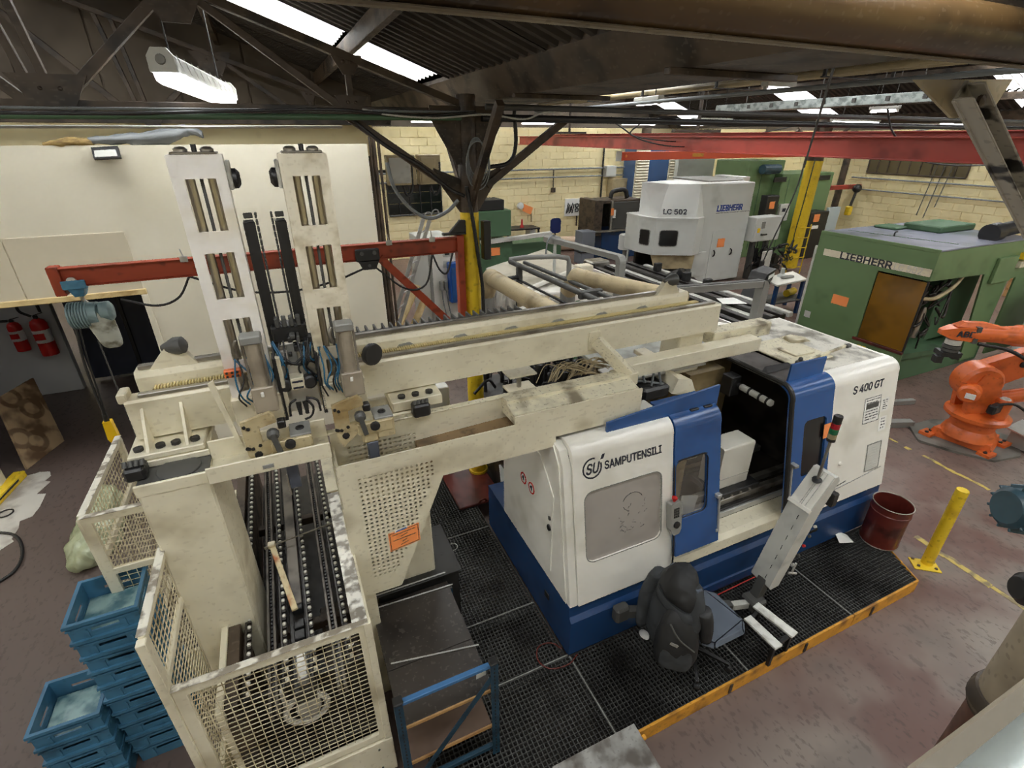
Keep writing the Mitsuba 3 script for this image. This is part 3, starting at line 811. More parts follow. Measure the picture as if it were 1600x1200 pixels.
M_grate = mat("mat_grating", dirty(srgb(72, 72, 70), srgb(36, 35, 34), 3.0, 0.4, 0.75), 0.4, 0.3)
diag = lambda x: 1.64 if x < 5.28 else 1.64 + (x - 5.28) * (0.76 / 0.36)
for a in ((0.3, 1.62, 1.64, 2.38), (1.64, 2.93, 1.64, 2.38), (2.95, 4.26, 1.64, 2.38), (0.3, 1.60, 2.41, 3.00), (0.3, 1.60, 3.02, 4.16), (0.3, 1.60, 4.18, 5.25)):
    part(pf, "grating_panel", grating(*a), M_grate)
part(pf, "grating_panel", grating(4.28, 5.62, 1.64, 2.38, clip=diag), M_grate)
for a in ((1.63, 1.64, 2.38, "y"), (2.94, 1.64, 2.38, "y"), (4.27, 1.64, 2.38, "y"), (2.395, 0.3, 1.62, "x"), (3.01, 0.3, 1.60, "x"), (4.17, 0.3, 1.60, "x")):
    if a[3] == "y":
        part(pf, "support_bar", MB().box(a[0] - 0.005, a[0] + 0.005, a[1], a[2], 0.02, GZ + 0.002, 0.002), M_grey)
    else:
        part(pf, "support_bar", MB().box(a[1], a[2], a[0] - 0.005, a[0] + 0.005, 0.02, GZ + 0.002, 0.002), M_grey)
for x0, x1 in ((0.3, 1.66), (1.67, 4.28), (4.29, 5.28)):
    part(pf, "edge_plate", MB().box(x0, x1, 1.615, 1.635, 0.0, GZ + 0.006, 0.003), M_ochre, label="ochre painted edge plate")
part(pf, "edge_plate", MB().bar((5.28, 1.625, 0.077), (5.645, 2.395, 0.077), 0.016, 0.154), M_ochre, label="ochre painted edge plate")
for x in (2.72, 3.62, 4.55):
    part(pf, "edge_clip", MB().box(x, x + 0.03, 1.606, 1.616, 0.02, 0.13, 0.002), M_brownsteel)

# ================================================================== gear grinding machine
gm = thing("grinding_machine", "big white and blue machine with the lettering S 400 GT standing on the grating", "machine")
part(gm, "base", MB().prism_x([(2.41, 0.15), (2.375, 0.17), (2.375, 0.56), (2.41, 0.60), (2.42, 0.705), (4.2, 0.705), (4.2, 0.15)], 1.62, 5.66).box(2.5, 4.2, 2.36, 2.40, 0.18, 0.30, 0.01), M_bluebase)
for x in (2.75, 4.55):
    part(gm, "base_grip", MB().box(x, x + 0.11, 2.368, 2.377, 0.42, 0.46, 0.002), M_black)
part(gm, "base_slot", MB().box(1.612, 1.622, 2.75, 2.83, 0.44, 0.50, 0.002), M_black)


def front_profile(y_in, top=2.12, base=0.705, yb=2.40, off=0.0):
    """outer front outline of the housing in (y, z), leaning back and rolled over at the top"""
    k = 0.184
    pts = [(yb - off, base), (yb + k * (1.99 - 0.70) - off, 1.99)]
    y1, z1 = pts[-1]
    cy, cz, r = y1 + 0.128 + off, 1.99, 0.13 + off
    for q in np.linspace(math.radians(172), math.radians(90), 9):
        pts.append((cy + r * math.cos(q), cz + r * math.sin(q)))
    return pts + [(y_in, top + off), (y_in, top - 0.05), (cy, top - 0.05)] if y_in > cy + 0.05 else pts


def shell(x0, x1, y_back, thick=0.04, base=0.705, off=0.0):
    out = front_profile(0, base=base, off=off)
    inn = [(y + thick, z - (thick if z > 1.95 else 0)) for y, z in out]
    poly = out + [(y_back, out[-1][1]), (y_back, out[-1][1] - thick)] + inn[::-1]
    return MB().prism_x(Polygon(poly).buffer(0), x0, x1)


def front_pt(x, z, off=0.0):
    return np.array([x, 2.40 + 0.184 * (z - 0.70) - off, z])


FN = np.array([0, -1, 0.184]) / math.hypot(1, 0.184)      # outward normal of the leaning front
FU = np.array([0, 0.184, 1]) / math.hypot(1, 0.184)


def front_M(x, z, lift=0.0):
    M = np.eye(4)
    M[:3, 0], M[:3, 1], M[:3, 2] = (1, 0, 0), FU, FN
    M[:3, 3] = front_pt(x, z) + FN * lift
    return M


def on_front(poly, x, z, t=0.002, lift=0.0):
    return MB().prism(poly, t, front_M(x, z, lift))


# left housing with its window
left = tri(solid(shell(1.70, 2.665, 3.05)) - solid(on_front(rrect(0, 0.75, 0, 0.64, 0.08), 1.795, 1.08, 0.3, -0.2)))
part(gm, "left_cover", left, M_white, 35)
M_greypane = mat("mat_grey_pane", dirty(srgb(158, 152, 146), srgb(140, 134, 128), 2.5, 0.45, 0.8), 0.22, coat=0.4)
wp = part(gm, "window", on_front(rrect(0, 0.78, 0, 0.67, 0.085), 1.78, 1.065, 0.006, -0.02), M_greypane, label="grey window pane with a rubber seal")
ring = rrect(0, 0.765, 0, 0.655, 0.083).difference(rrect(0.008, 0.757, 0.008, 0.647, 0.078))
part(wp, "seal", on_front(ring, 1.7875, 1.072, 0.012, -0.010), M_grey)
# marks scratched on the pane
mk = MB()
for q0, q1, r in ((20, 160, 0.10), (200, 250, 0.10)):
    pts = [front_pt(2.26 + r * math.cos(math.radians(q)), 1.50 + 0.8 * r * math.sin(math.radians(q)), 0.0) - FN * 0.012 for q in np.linspace(q0, q1, 10)]
    mk.tube(pts, 0.0022, 4)
rr = random.Random(4)
for k in range(26):
    u, w = 2.12 + rr.random() * 0.28, 1.22 + rr.random() * 0.26
    mk.tube([front_pt(u, w) - FN * 0.013, front_pt(u + rr.uniform(-0.04, 0.04), w + rr.uniform(-0.02, 0.03)) - FN * 0.012], 0.0014, 4)
part(wp, "scribble", mk, M_ink, kind="stuff")
part(gm, "corner_trim", MB().prism_x([(2.415, 0.705), (2.65, 1.95), (2.72, 2.07), (2.80, 2.10), (2.86, 2.10), (2.86, 0.705)], 1.625, 1.695), M_white, 30)
part(gm, "left_end_panel", MB().prism_x([(2.47, 0.705), (2.70, 1.95), (2.80, 2.08), (3.75, 2.08), (3.75, 0.705)], 1.615, 1.635), M_white)
dr_ = part(gm, "end_door", MB().prism_x([(2.74, 0.82), (2.74, 1.62), (2.98, 1.88), (3.62, 1.88), (3.62, 0.82)], 1.607, 1.617), M_white)
part(dr_, "lock", MB().lathe([(0, 0), (0.02, 0), (0.02, 0.008), (0, 0.01)], (1.607, 2.78, 1.38), (-1, 0, 0), 12), M_dgrey)
part(dr_, "lock", MB().lathe([(0, 0), (0.028, 0), (0.028, 0.012), (0, 0.014)], (1.607, 2.78, 1.28), (-1, 0, 0), 14), M_black)
for yy in (3.28, 3.12):
    st = part(dr_, "warning_sticker", MB().prism_x(Point(yy, 1.445).buffer(0.052), 1.604, 1.607), M_paper, label="round warning sticker with a red rim")
    part(gm, "sticker_rim", MB().prism_x(Point(yy, 1.445).buffer(0.056).difference(Point(yy, 1.445).buffer(0.043)), 1.6025, 1.607), M_redplastic)
    part(gm, "sticker_sign", MB().prism_x(unary_union([sbox(yy - 0.012, 1.42, yy + 0.004, 1.475), Point(yy + 0.012, 1.45).buffer(0.014)]), 1.6025, 1.607), M_ink)
part(gm, "left_top_plate", MB().box(1.64, 2.66, 2.80, 3.60, 2.06, 2.085, 0.004), M_oily)

# lettering and emblem on the left cover
B = front_pt(1.985, 1.868)
part(gm, "lettering", MB().text("SAMPUTENSILI", 0.068, B + FN * 0.0005, (1, 0, 0), FU, 0.003, True, width=0.555), M_ink, label="dark lettering SAMPUTENSILI")
em = MB()
c = front_M(1.872, 1.905)
ringp = Point(0, 0).buffer(0.088, 24).difference(Point(0, 0).buffer(0.076, 24))
ringp = ringp.difference(Polygon([(0.02, 0.03), (0.12, 0.03), (0.12, 0.12), (0.03, 0.12)]))
em.prism(ringp, 0.003, c)
em.text("SU", 0.085, front_pt(1.815, 1.862) + FN * 0.0005, (1, 0, 0), FU, 0.003, True, width=0.125, slant=0.25)
em.prism([(0.075, 0.058), (0.10, 0.058), (0.125, 0.115), (0.10, 0.115)], 0.003, c)
part(gm, "emblem", em, M_ink, label="round emblem with slanted letters SU")

# left sliding door
ld = part(gm, "sliding_door", tri(solid(shell(2.675, 3.175, 2.98, base=0.86, off=0.012)) - solid(on_front(rrect(0, 0.36, 0, 0.56, 0.06), 2.68, 1.20, 0.3, -0.2))), M_blue, 35, label="left blue sliding door")
part(ld, "window_frame", on_front(rrect(0, 0.385, 0, 0.585, 0.07).difference(rrect(0.015, 0.37, 0.015, 0.57, 0.058)), 2.668, 1.188, 0.012, 0.006), M_black)
part(ld, "pane", on_front(rrect(0, 0.37, 0, 0.57, 0.06), 2.675, 1.195, 0.005, -0.004), "mat_pane")
part(ld, "hinge", MB().box(3.10, 3.19, 2.48, 2.53, 1.03, 1.06, 0.004), M_black)
part(ld, "handle", MB().cyl(front_pt(3.165, 0.96) + FN * 0.04, front_pt(3.165, 1.32) + FN * 0.04, 0.012, n=12).box(3.14, 3.175, 2.40, 2.46, 0.955, 0.985, 0.004).box(3.12, 3.175, 2.45, 2.53, 1.31, 1.345, 0.004), M_alu)
part(gm, "upright_panel", MB().hull([(2.06, 2.735, 2.03), (3.20, 2.735, 2.03), (3.20, 2.735, 2.30), (2.06, 2.735, 2.20), (2.06, 2.755, 2.03), (3.20, 2.755, 2.03), (3.20, 2.755, 2.30), (2.06, 2.755, 2.20)]), M_blue)
part(gm, "upright_panel", MB().box(4.11, 4.59, 2.765, 2.785, 2.10, 2.305, 0.003), M_blue)
for x in (2.95, 3.1):
    part(gm, "panel_clip", MB().box(x - 0.06, x + 0.03, 2.71, 2.74, 2.105, 2.135, 0.004), M_black)

# right sliding door, front and dark roof portion
rd = part(gm, "sliding_door", tri(solid(shell(4.05, 4.63, 2.78, base=0.84, off=0.012)) - solid(on_front(rrect(0, 0.32, 0, 0.60, 0.06), 4.235, 1.17, 0.3, -0.2))), M_blue, 35, label="right blue sliding door")
part(rd, "pane", on_front(rrect(0, 0.33, 0, 0.61, 0.06), 4.23, 1.165, 0.005, -0.004), M_darkglass)
part(rd, "handle", MB().cyl(front_pt(4.08, 0.99) + FN * 0.045, front_pt(4.08, 1.36) + FN * 0.045, 0.012, n=12).box(4.06, 4.12, 2.43, 2.50, 1.36, 1.39, 0.004), M_alu)
edge = front_profile(0, base=0.86, off=0.02)
part(rd, "edge_seal", MB().tube([(4.035, y, z) for y, z in edge] + [(4.035, 2.95, 2.135), (4.035, 3.5, 2.135)], 0.022, 8, False), M_black, 40)
M_roofgrey = mat("mat_dark_roof_panel", dirty(srgb(78, 78, 76), srgb(52, 52, 50), 4.0, 0.4, 0.8), 0.3, 0.3)
part(rd, "roof_panel", MB().box(4.03, 4.44, 2.76, 3.56, 2.10, 2.125, 0.008), M_roofgrey)
part(rd, "roof_grip", MB().hull([(4.05, 3.02, 2.13), (4.14, 3.06, 2.16), (4.44, 3.04, 2.16), (4.44, 2.98, 2.13), (4.10, 2.98, 2.13), (4.14, 3.04, 2.125)]), M_black)

# right housing
right = solid(shell(4.64, 5.65, 2.86))
part(gm, "right_cover", tri(right), M_white, 35)
part(gm, "right_end_panel", MB().prism_x([(2.42, 0.705), (2.64, 1.90), (2.70, 2.05), (2.82, 2.115), (4.15, 2.115), (4.15, 0.705)], 5.60, 5.655), M_white)
part(gm, "right_top", MB().box(4.62, 5.60, 2.80, 4.15, 2.08, 2.122, 0.006), M_whitetop)
part(gm, "rear_top", MB().box(2.7, 4.62, 3.58, 4.18, 2.09, 2.13, 0.006), mat("mat_rear_top", dirty(srgb(168, 172, 164), srgb(120, 120, 110), 4.0, 0.4, 0.8), 0.45))
part(gm, "left_inner_wall", MB().prism_x([(2.46, 0.71), (2.72, 2.05), (3.9, 2.05), (3.9, 0.71)], 4.63, 4.645), M_oily)
# top hatch with its rail
hp = part(gm, "top_hatch", MB().box(4.47, 5.05, 2.98, 3.60, 2.125, 2.145, 0.006), M_creamtop)
part(hp, "pad", MB().box(4.66, 4.95, 3.12, 3.36, 2.145, 2.165, 0.012), M_creamtop)
part(hp, "dust_sheet", MB().hull([(4.95, 3.42, 2.145), (5.2, 3.36, 2.145), (5.1, 3.55, 2.145), (5.0, 3.6, 2.145), (5.12, 3.40, 2.20), (5.05, 3.52, 2.20)]), M_cream, True)
part(gm, "top_rail", MB().bar((4.50, 2.97, 2.16), (5.45, 3.10, 2.16), 0.025, 0.03), M_creamtop)
part(gm, "rail_stop", MB().box(4.46, 4.54, 2.93, 2.99, 2.14, 2.20, 0.01).sphere((4.50, 2.96, 2.215), 0.022, 2), M_dgrey)
part(gm, "rail_stop", MB().box(5.38, 5.45, 3.06, 3.11, 2.14, 2.18, 0.008), M_dgrey)
part(gm, "drain_hose", MB().tube([(4.9, 3.8, 2.13), (4.85, 3.78, 2.24), (4.8, 3.72, 2.26), (4.76, 3.70, 2.14)], 0.01, 6), M_cable)
part(gm, "lettering", MB().text("S 400 GT", 0.080, front_pt(4.935, 1.885) + FN * 0.0005, (1, 0, 0), FU, 0.003, True, width=0.48, slant=0.12), M_ink, label="dark lettering S 400 GT")


def plate(parent, name, x0, x1, z0, z1, lines, m=None, frame=True, lab=None, seed=0, ink=None):
    """a flat printed plate on the leaning front, with rows of small print"""
    k = part(parent, name, on_front(sbox(0, 0, x1 - x0, z1 - z0), x0, z0, 0.003, 0.0005), m or M_paper, label=lab)
    w, h = x1 - x0, z1 - z0
    mb = MB()
    if frame:
        mb.prism(sbox(0, 0, w, h).difference(sbox(0.006, 0.006, w - 0.006, h - 0.006)), 0.001, front_M(x0, z0, 0.0032))
    r = random.Random(seed)
    for i in range(lines):
        y = h * (0.93 - 0.86 * (i + 0.5) / lines)
        x = 0.03 * 1.0
        while x < w - 0.04:
            l = r.uniform(0.01, 0.05)
            mb.prism(sbox(x, y, min(x + l, w - 0.025), y + 0.35 * h * 0.86 / lines), 0.001, front_M(x0, z0, 0.0032))
            x += l + r.uniform(0.006, 0.02)
    part(k, "print", mb, ink or M_ink, kind="stuff")
    return k


pl = plate(gm, "rating_plate", 5.145, 5.405, 1.52, 1.80, 8, M_paper, True, "printed rating plate", 3)
part(pl, "title_block", on_front(sbox(0, 0, 0.20, 0.055), 5.175, 1.675, 0.002, 0.0035), M_dgrey)
plate(gm, "instruction_sticker", 5.42, 5.55, 1.60, 1.74, 5, None, False, "small instruction sticker", 5)
plate(gm, "instruction_sticker", 5.43, 5.55, 1.38, 1.54, 4, None, False, "small instruction sticker", 8)
vp = part(gm, "vent_panel", on_front(sbox(0, 0, 0.215, 0.30), 5.30, 0.955, 0.004, 0.0), M_lgrey, label="framed pale vent panel")
part(vp, "frame", on_front(sbox(-0.01, -0.01, 0.225, 0.31).difference(sbox(0, 0, 0.215, 0.30)), 5.30, 0.955, 0.006, 0.0005), M_grey)
for k in range(9):
    part(vp, "slat", on_front(sbox(0.015, 0.02 + 0.03 * k, 0.2, 0.03 + 0.03 * k), 5.30, 0.955, 0.004, 0.003), M_lgrey)
part(gm, "cover_knob", MB().lathe([(0, 0), (0.022, 0), (0.022, 0.02), (0, 0.026)], front_pt(4.86, 1.16), FN, 12), M_white, 40)
part(gm, "scratch", MB().tube([front_pt(4.70, 0.86, 0.002), front_pt(5.2, 0.90, 0.002), front_pt(5.58, 0.94, 0.002)], 0.004, 5), M_grey)
part(gm, "scratch", MB().tube([front_pt(4.72, 0.88, 0.002), front_pt(5.0, 0.925, 0.002)], 0.004, 5), M_dgrey)
# sill below the doors
part(gm, "sill", MB().prism_x([(2.395, 0.705), (2.41, 0.80), (2.46, 0.835), (2.60, 0.86), (2.62, 0.705)], 2.67, 4.635), M_cream)
sp = part(gm, "sill_sign", MB().box(3.98, 4.16, 2.385, 2.400, 0.73, 0.79, 0.002), M_paper)
part(sp, "print", MB().box(3.99, 4.02, 2.382, 2.386, 0.74, 0.78, 0).box(4.05, 4.14, 2.382, 2.386, 0.755, 0.77, 0), M_ink, kind="stuff")

# interior
M_innerbeige = mat("mat_inner_beige", dirty(srgb(150, 132, 96), srgb(92, 78, 54), 2.2, 0.38, 0.75, 0.3, 30.0, c3=srgb(60, 50, 36)), 0.45)
part(gm, "inner_back_wall", MB().box(2.7, 4.63, 3.86, 3.9, 0.71, 2.10, 0.004), M_innerbeige)
part(gm, "inner_bed", MB().box(2.68, 4.62, 2.62, 3.86, 0.71, 0.95, 0.01), M_oily)
for yy in (2.66, 2.80, 3.2):
    part(gm, "bed_rail", MB().box(2.7, 4.6, yy, yy + 0.06, 0.95, 1.02, 0.006), M_steel)
part(gm, "bed_trim", MB().box(2.7, 4.6, 2.60, 2.64, 0.86, 0.93, 0.006), M_alu)
part(gm, "inner_column", MB().prism_y([(3.36, 0.95), (3.42, 1.5), (3.40, 1.75), (3.55, 2.02), (4.02, 2.02), (4.02, 0.95)], 3.42, 3.86), M_innerbeige)
part(gm, "bellows", MB().prism_y([(3.05, 1.0), (3.05, 1.9), (3.34, 1.9), (3.34, 1.0)], 3.35, 3.36), M_black)
for k in range(14):
    part(gm, "bellows_fold", MB().box(3.04, 3.35, 3.28, 3.36, 1.02 + 0.065 * k, 1.055 + 0.065 * k, 0.01), M_dgrey)
part(gm, "work_head", MB().prism_x(unary_union([sbox(2.75, 1.1, 3.25, 1.75).buffer(-0.05).buffer(0.05), Point(3.0, 1.6).buffer(0.26)]), 2.72, 2.98), M_innerbeige, 30)
part(gm, "work_spindle", MB().lathe([(0, 0), (0.12, 0), (0.12, 0.06), (0.05, 0.1), (0.05, 0.3), (0.02, 0.36), (0, 0.36)], (2.98, 2.95, 1.45), (1, 0, 0)), M_steel, 30)
part(gm, "work_fixture", MB().hull([(2.84, 2.6, 1.10), (3.05, 2.62, 1.06), (3.12, 2.66, 1.20), (2.9, 2.65, 1.28), (2.9, 2.75, 1.1), (3.1, 2.75, 1.1)]), M_lgrey)
M_tailwhite = mat("mat_tailstock_white", srgb(222, 219, 208), 0.4)
ts = part(gm, "tailstock_cover", MB().prism_x(rrect(2.74, 2.98, 1.08, 1.56, 0.02), 3.44, 3.84), M_tailwhite, 30, label="white box shaped tailstock cover")
part(ts, "seam", MB().box(3.435, 3.845, 2.737, 2.743, 1.20, 1.206, 0), M_lgrey)
part(gm, "tailstock_slide", MB().box(3.40, 3.95, 2.66, 3.05, 1.02, 1.09, 0.01), M_black)
for k in range(4):
    part(gm, "slide_bolt", MB().lathe([(0, 0), (0.014, 0), (0.014, 0.012), (0, 0.012)], (3.45 + 0.12 * k, 2.66, 1.05), (0, -1, 0), 8), M_steel)
part(gm, "grinding_unit", MB().lathe([(0.0, 0), (0.18, 0), (0.2, 0.03), (0.2, 0.24), (0.16, 0.3), (0, 0.3)], (3.05, 3.45, 1.78), (0.2, -0.6, 0.7)), M_innerbeige, 30)
# lamp tube inside the door opening
lt = part(gm, "work_light", MB().cyl((4.0, 3.16, 1.92), (3.98, 2.78, 1.92), 0.034, n=18), M_lgrey, 40, label="tubular work light with black rings")
for a in (0.28, 0.62, 0.86):
    q = np.array((4.0, 3.16, 1.92)) + a * np.array((-0.02, -0.38, 0))
    part(lt, "ring", MB().cyl(q, q + (0, -0.022, 0), 0.038, n=18), M_black, 40)
part(lt, "socket", MB().cyl((4.0, 3.2, 1.92), (4.0, 3.16, 1.92), 0.03, n=14).box(3.9, 4.03, 3.2, 3.34, 1.80, 2.02, 0.01), M_black)
# spindle drive seen through the opening
part(gm, "drive_motor", MB().box(2.75, 3.05, 3.15, 3.55, 2.02, 2.14, 0.02), M_black)
part(gm, "motor_cap", MB().hull([(3.02, 3.1, 2.08), (3.3, 3.05, 2.0), (3.32, 3.3, 2.0), (3.05, 3.42, 2.1), (3.1, 3.12, 2.2), (3.24, 3.1, 2.18), (3.12, 3.32, 2.22), (3.26, 3.28, 2.16)]), M_cream)
for pts in (((2.62, 3.2, 2.16), (2.7, 3.2, 2.34), (2.78, 3.2, 2.2)), ((2.86, 3.2, 2.15), (2.9, 3.22, 2.36), (2.98, 3.2, 2.12)), ((2.6, 3.3, 2.1), (2.75, 3.28, 2.18), (3.0, 3.2, 2.14))):
    part(gm, "motor_cable", MB().tube(pts, 0.011, 6), M_cablegrey, True)
part(gm, "label_orange", on_front(sbox(0, 0, 0.20, 0.15), 4.52, 1.52, 0.003, 0.02), M_label, label="orange paper label on the right blue door")

# hand-held pendant hooked on the door edge
hd = thing("hand_controller", "small grey hand controller with a red stop button hooked beside the blue door", "controller")
HM = front_M(2.595, 1.15, 0.01)
part(hd, "body", MB().prism(rrect(0, 0.115, 0, 0.26, 0.015), 0.06, HM).prism([(0, 0.0), (0.115, 0.0), (0.09, -0.05), (0.03, -0.05)], 0.06, HM), M_grey)
part(hd, "stop_button", MB().lathe([(0.012, 0), (0.012, 0.02), (0.024, 0.024), (0.024, 0.04), (0, 0.045)], front_pt(2.65, 1.41) + FN * 0.04, (0, 0, 1), 14), M_redplastic, 40)
for i in range(3):
    for j in range(4):
        part(hd, "key", MB().prism(sbox(0.03 + 0.02 * i, 0.12 + 0.024 * j, 0.044 + 0.02 * i, 0.138 + 0.024 * j), 0.004, front_M(2.595, 1.15, 0.07)), M_black)
part(hd, "wheel", MB().lathe([(0, 0), (0.03, 0), (0.03, 0.014), (0, 0.018)], front_pt(2.652, 1.20) + FN * 0.07, FN, 16), M_black, 40)
part(hd, "cable", MB().tube([front_pt(2.65, 1.1) + FN * 0.04, front_pt(2.66, 0.95) + FN * 0.03, front_pt(2.665, 0.72) + FN * 0.02, (2.68, 2.34, 0.45), (2.7, 2.34, 0.2)], 0.007, 6), M_cable, True)
# ================================================================== gantry loader
gl = thing("gantry_loader", "long cream loading gantry with two tall slotted lifting columns above the conveyor", "gantry")
part(gl, "support_column", MB().box(-0.98, -0.62, 2.86, 3.42, 0.0, 2.45, 0.012), M_cream)
tp = part(gl, "column_cover", MB().box(-0.98, -0.62, 2.87, 3.12, 2.45, 2.462, 0.003), M_dgrey)
part(tp, "round_lid", MB().lathe([(0, 0), (0.11, 0), (0.115, 0.006), (0.105, 0.012), (0, 0.012)], (-0.78, 2.985, 2.461), n=28), M_dgrey, 40)
part(gl, "cover_lip", MB().box(-0.985, -0.615, 2.855, 2.875, 2.40, 2.475, 0.004), M_cream)
part(gl, "column_step", MB().box(-0.98, -0.62, 3.06, 3.42, 2.462, 2.505, 0.006), M_cream)
ft = part(gl, "beam_foot", MB().box(-1.03, -0.64, 3.07, 3.40, 2.507, 2.545, 0.006), M_cream)
for x in (-0.98, -0.87, -0.79, -0.69):
    part(ft, "bolt", MB().lathe([(0, 0), (0.026, 0), (0.026, 0.02), (0.012, 0.022), (0, 0.018)], (x, 3.14, 2.545), n=12), M_black, 40)
for x in (-0.935, -0.735):
    part(ft, "rib", MB().hull([(x, 3.25, 2.545), (x + 0.016, 3.25, 2.545), (x, 3.09, 2.545), (x + 0.016, 3.09, 2.545), (x, 3.25, 2.76), (x + 0.016, 3.25, 2.76)]), M_cream)
cn = part(gl, "connector_box", MB().box(-1.03, -0.93, 2.93, 3.05, 2.462, 2.54, 0.012), M_black)
for k in range(4):
    part(cn, "plug", MB().cyl((-1.02 + 0.028 * k, 2.97, 2.54), (-1.02 + 0.028 * k, 2.99, 2.57), 0.013, n=10), M_dgrey, 40)
part(gl, "support_column", MB().box(0.14, 0.695, 3.10, 3.42, 0.15, 2.46, 0.012), M_cream)
ft = part(gl, "beam_foot", MB().box(0.50, 0.86, 3.10, 3.40, 2.47, 2.545, 0.006), M_cream)
for x in (0.58, 0.68, 0.78):
    part(ft, "bolt", MB().lathe([(0, 0), (0.026, 0), (0.026, 0.02), (0.012, 0.022), (0, 0.018)], (x, 3.16, 2.545), n=12), M_black, 40)
cn = part(gl, "connector_box", MB().box(0.62, 0.74, 2.99, 3.08, 2.45, 2.545, 0.012), M_black)
for k in range(4):
    part(cn, "plug", MB().cyl((0.64 + 0.028 * k, 3.02, 2.545), (0.64 + 0.028 * k, 3.03, 2.57), 0.012, n=10), M_dgrey, 40)
part(gl, "support_column", MB().box(3.25, 3.55, 3.34, 3.6, 2.12, 2.56, 0.012), M_cream)
# the double beam
part(gl, "front_beam", MB().prism_x([(3.25, 2.56), (3.25, 2.80), (3.262, 2.815), (3.37, 2.815), (3.37, 2.56)], -1.0, 3.60).box(-1.03, -0.98, 3.26, 3.38, 2.80, 2.86, 0.006), M_cream)
part(gl, "rear_beam", MB().prism_x([(3.375, 2.56), (3.375, 2.90), (3.39, 2.935), (3.50, 2.935), (3.50, 2.56)], -0.94, 3.30), M_cream)
part(gl, "front_rail", MB().box(-0.93, 3.55, 3.272, 3.315, 2.815, 2.84, 0.005), M_steel)
part(gl, "rear_rail", MB().box(-0.92, 3.22, 3.41, 3.455, 2.935, 2.965, 0.005), M_steel)
M_rack = mat("mat_rack", srgb(222, 206, 152), 0.5)
rk = part(gl, "toothed_rack", MB().box(-0.86, 3.40, 3.318, 3.37, 2.815, 2.838, 0.002), mat("mat_rack_groove", srgb(104, 84, 46), 0.6))
tm = MB()
n = 260
for k in range(n):
    x = -0.85 + 4.24 * k / n
    tm.box(x, x + 0.009, 3.318, 3.368, 2.838, 2.849, 0)
part(rk, "teeth", tm, M_rack, kind="stuff")
for x in (0.62 + 0.42 * k for k in range(6)):
    part(gl, "beam_pocket", MB().prism_y([(x, 2.838), (x + 0.025, 2.862), (x + 0.1, 2.868), (x + 0.14, 2.838)], 3.368, 3.376), M_grey)
tray = part(gl, "cable_tray", MB().box(0.25, 1.75, 3.505, 3.66, 2.885, 2.90, 0.003), M_black)
for k in range(24):
    part(tray, "chain_link", MB().box(0.27 + 0.061 * k, 0.285 + 0.061 * k, 3.51, 3.65, 2.90, 2.945, 0.003), M_dgrey)
part(tray, "side_band", MB().box(0.25, 1.75, 3.50, 3.512, 2.88, 2.945, 0.003), M_dgrey)
# end buffers
for x, y in ((-0.70, 3.43), (3.1, 3.42)):
    bf = part(gl, "buffer_bracket", MB().prism_y([(x - 0.16, 2.935), (x + 0.1, 2.935), (x + 0.02, 3.06), (x - 0.05, 3.06)], y - 0.035, y + 0.02), M_cream)
    part(bf, "buffer", MB().lathe([(0, -0.05), (0.022, -0.05), (0.055, 0.03), (0.05, 0.07), (0.03, 0.085), (0, 0.09)], (x - 0.02, y - 0.01, 3.055), (1, -0.25, 0.15), 18), M_dgrey, 40)
# drip trough with its perforated leg
PYF = 2.80
outline = Polygon([(0.06, 1.17), (0.06, 2.335), (1.30, 2.335), (1.30, 2.40), (2.42, 2.40), (2.42, 2.15), (1.64, 2.15), (1.64, 2.065), (0.74, 2.065), (0.36, 1.17)])
holes = []
zz = 1.34
row = 0
while zz < 2.235:
    xr = 0.36 + (zz - 1.17) * 0.425 - 0.075
    x = 0.185
    while x < min(xr, 0.70):
        holes.append(Point(x, zz).buffer(0.0105, quad_segs=2))
        x += 0.0345
    zz += 0.0345
front = outline.difference(unary_union(holes))
part(gl, "perforated_plate", MB().prism_y(front, PYF, PYF + 0.012), M_cream)
part(gl, "leg_flange", MB().box(0.052, 0.075, PYF, PYF + 0.30, 1.17, 2.335, 0.002), M_cream)
part(gl, "leg_side", MB().hull([(0.36, 2.815, 1.17), (0.74, 2.815, 2.065), (0.36, 3.06, 1.17), (0.74, 3.06, 2.065), (0.37, 2.815, 1.165), (0.75, 2.815, 2.06), (0.37, 3.06, 1.165), (0.75, 3.06, 2.06)]), M_cream)
part(gl, "leg_back", MB().prism_y([(0.06, 1.17), (0.06, 2.0), (0.72, 2.0), (0.36, 1.17)], 3.062, 3.075), M_dgrey)
part(gl, "leg_foot", MB().box(0.06, 0.17, PYF + 0.02, PYF + 0.24, 0.0, 1.17, 0.006), M_cream)
back = Polygon([(0.06, 1.9), (0.06, 2.43), (2.42, 2.43), (2.42, 2.12), (0.9, 2.06)])
hb = [Point(0.17 + 0.0345 * i, 2.06 + 0.0345 * j).buffer(0.0105, quad_segs=2) for i in range(14) for j in range(8) if 0.17 + 0.0345 * i < 0.48 + 0.03 * j]
part(gl, "back_plate", MB().prism_y(back.difference(unary_union(hb)), 3.05, 3.062), M_cream)
part(gl, "back_cap", MB().box(0.05, 2.42, 3.045, 3.10, 2.43, 2.445, 0.004), M_creamtop)
part(gl, "trough_end_plate", MB().box(0.05, 0.062, PYF, 3.06, 2.0, 2.36, 0.002), M_creamtop)
part(gl, "trough_floor", MB().hull([(0.62, 2.81, 2.08), (1.62, 2.81, 2.12), (1.62, 3.05, 2.12), (0.62, 3.05, 2.08), (0.62, 2.81, 2.24), (1.62, 2.81, 2.28), (1.62, 3.05, 2.28), (0.62, 3.05, 2.24)]), mat("mat_dirt_tray", dirty(srgb(118, 96, 66), srgb(70, 56, 38), 7.0, 0.4, 0.75, 0.4, 40.0), 0.7))
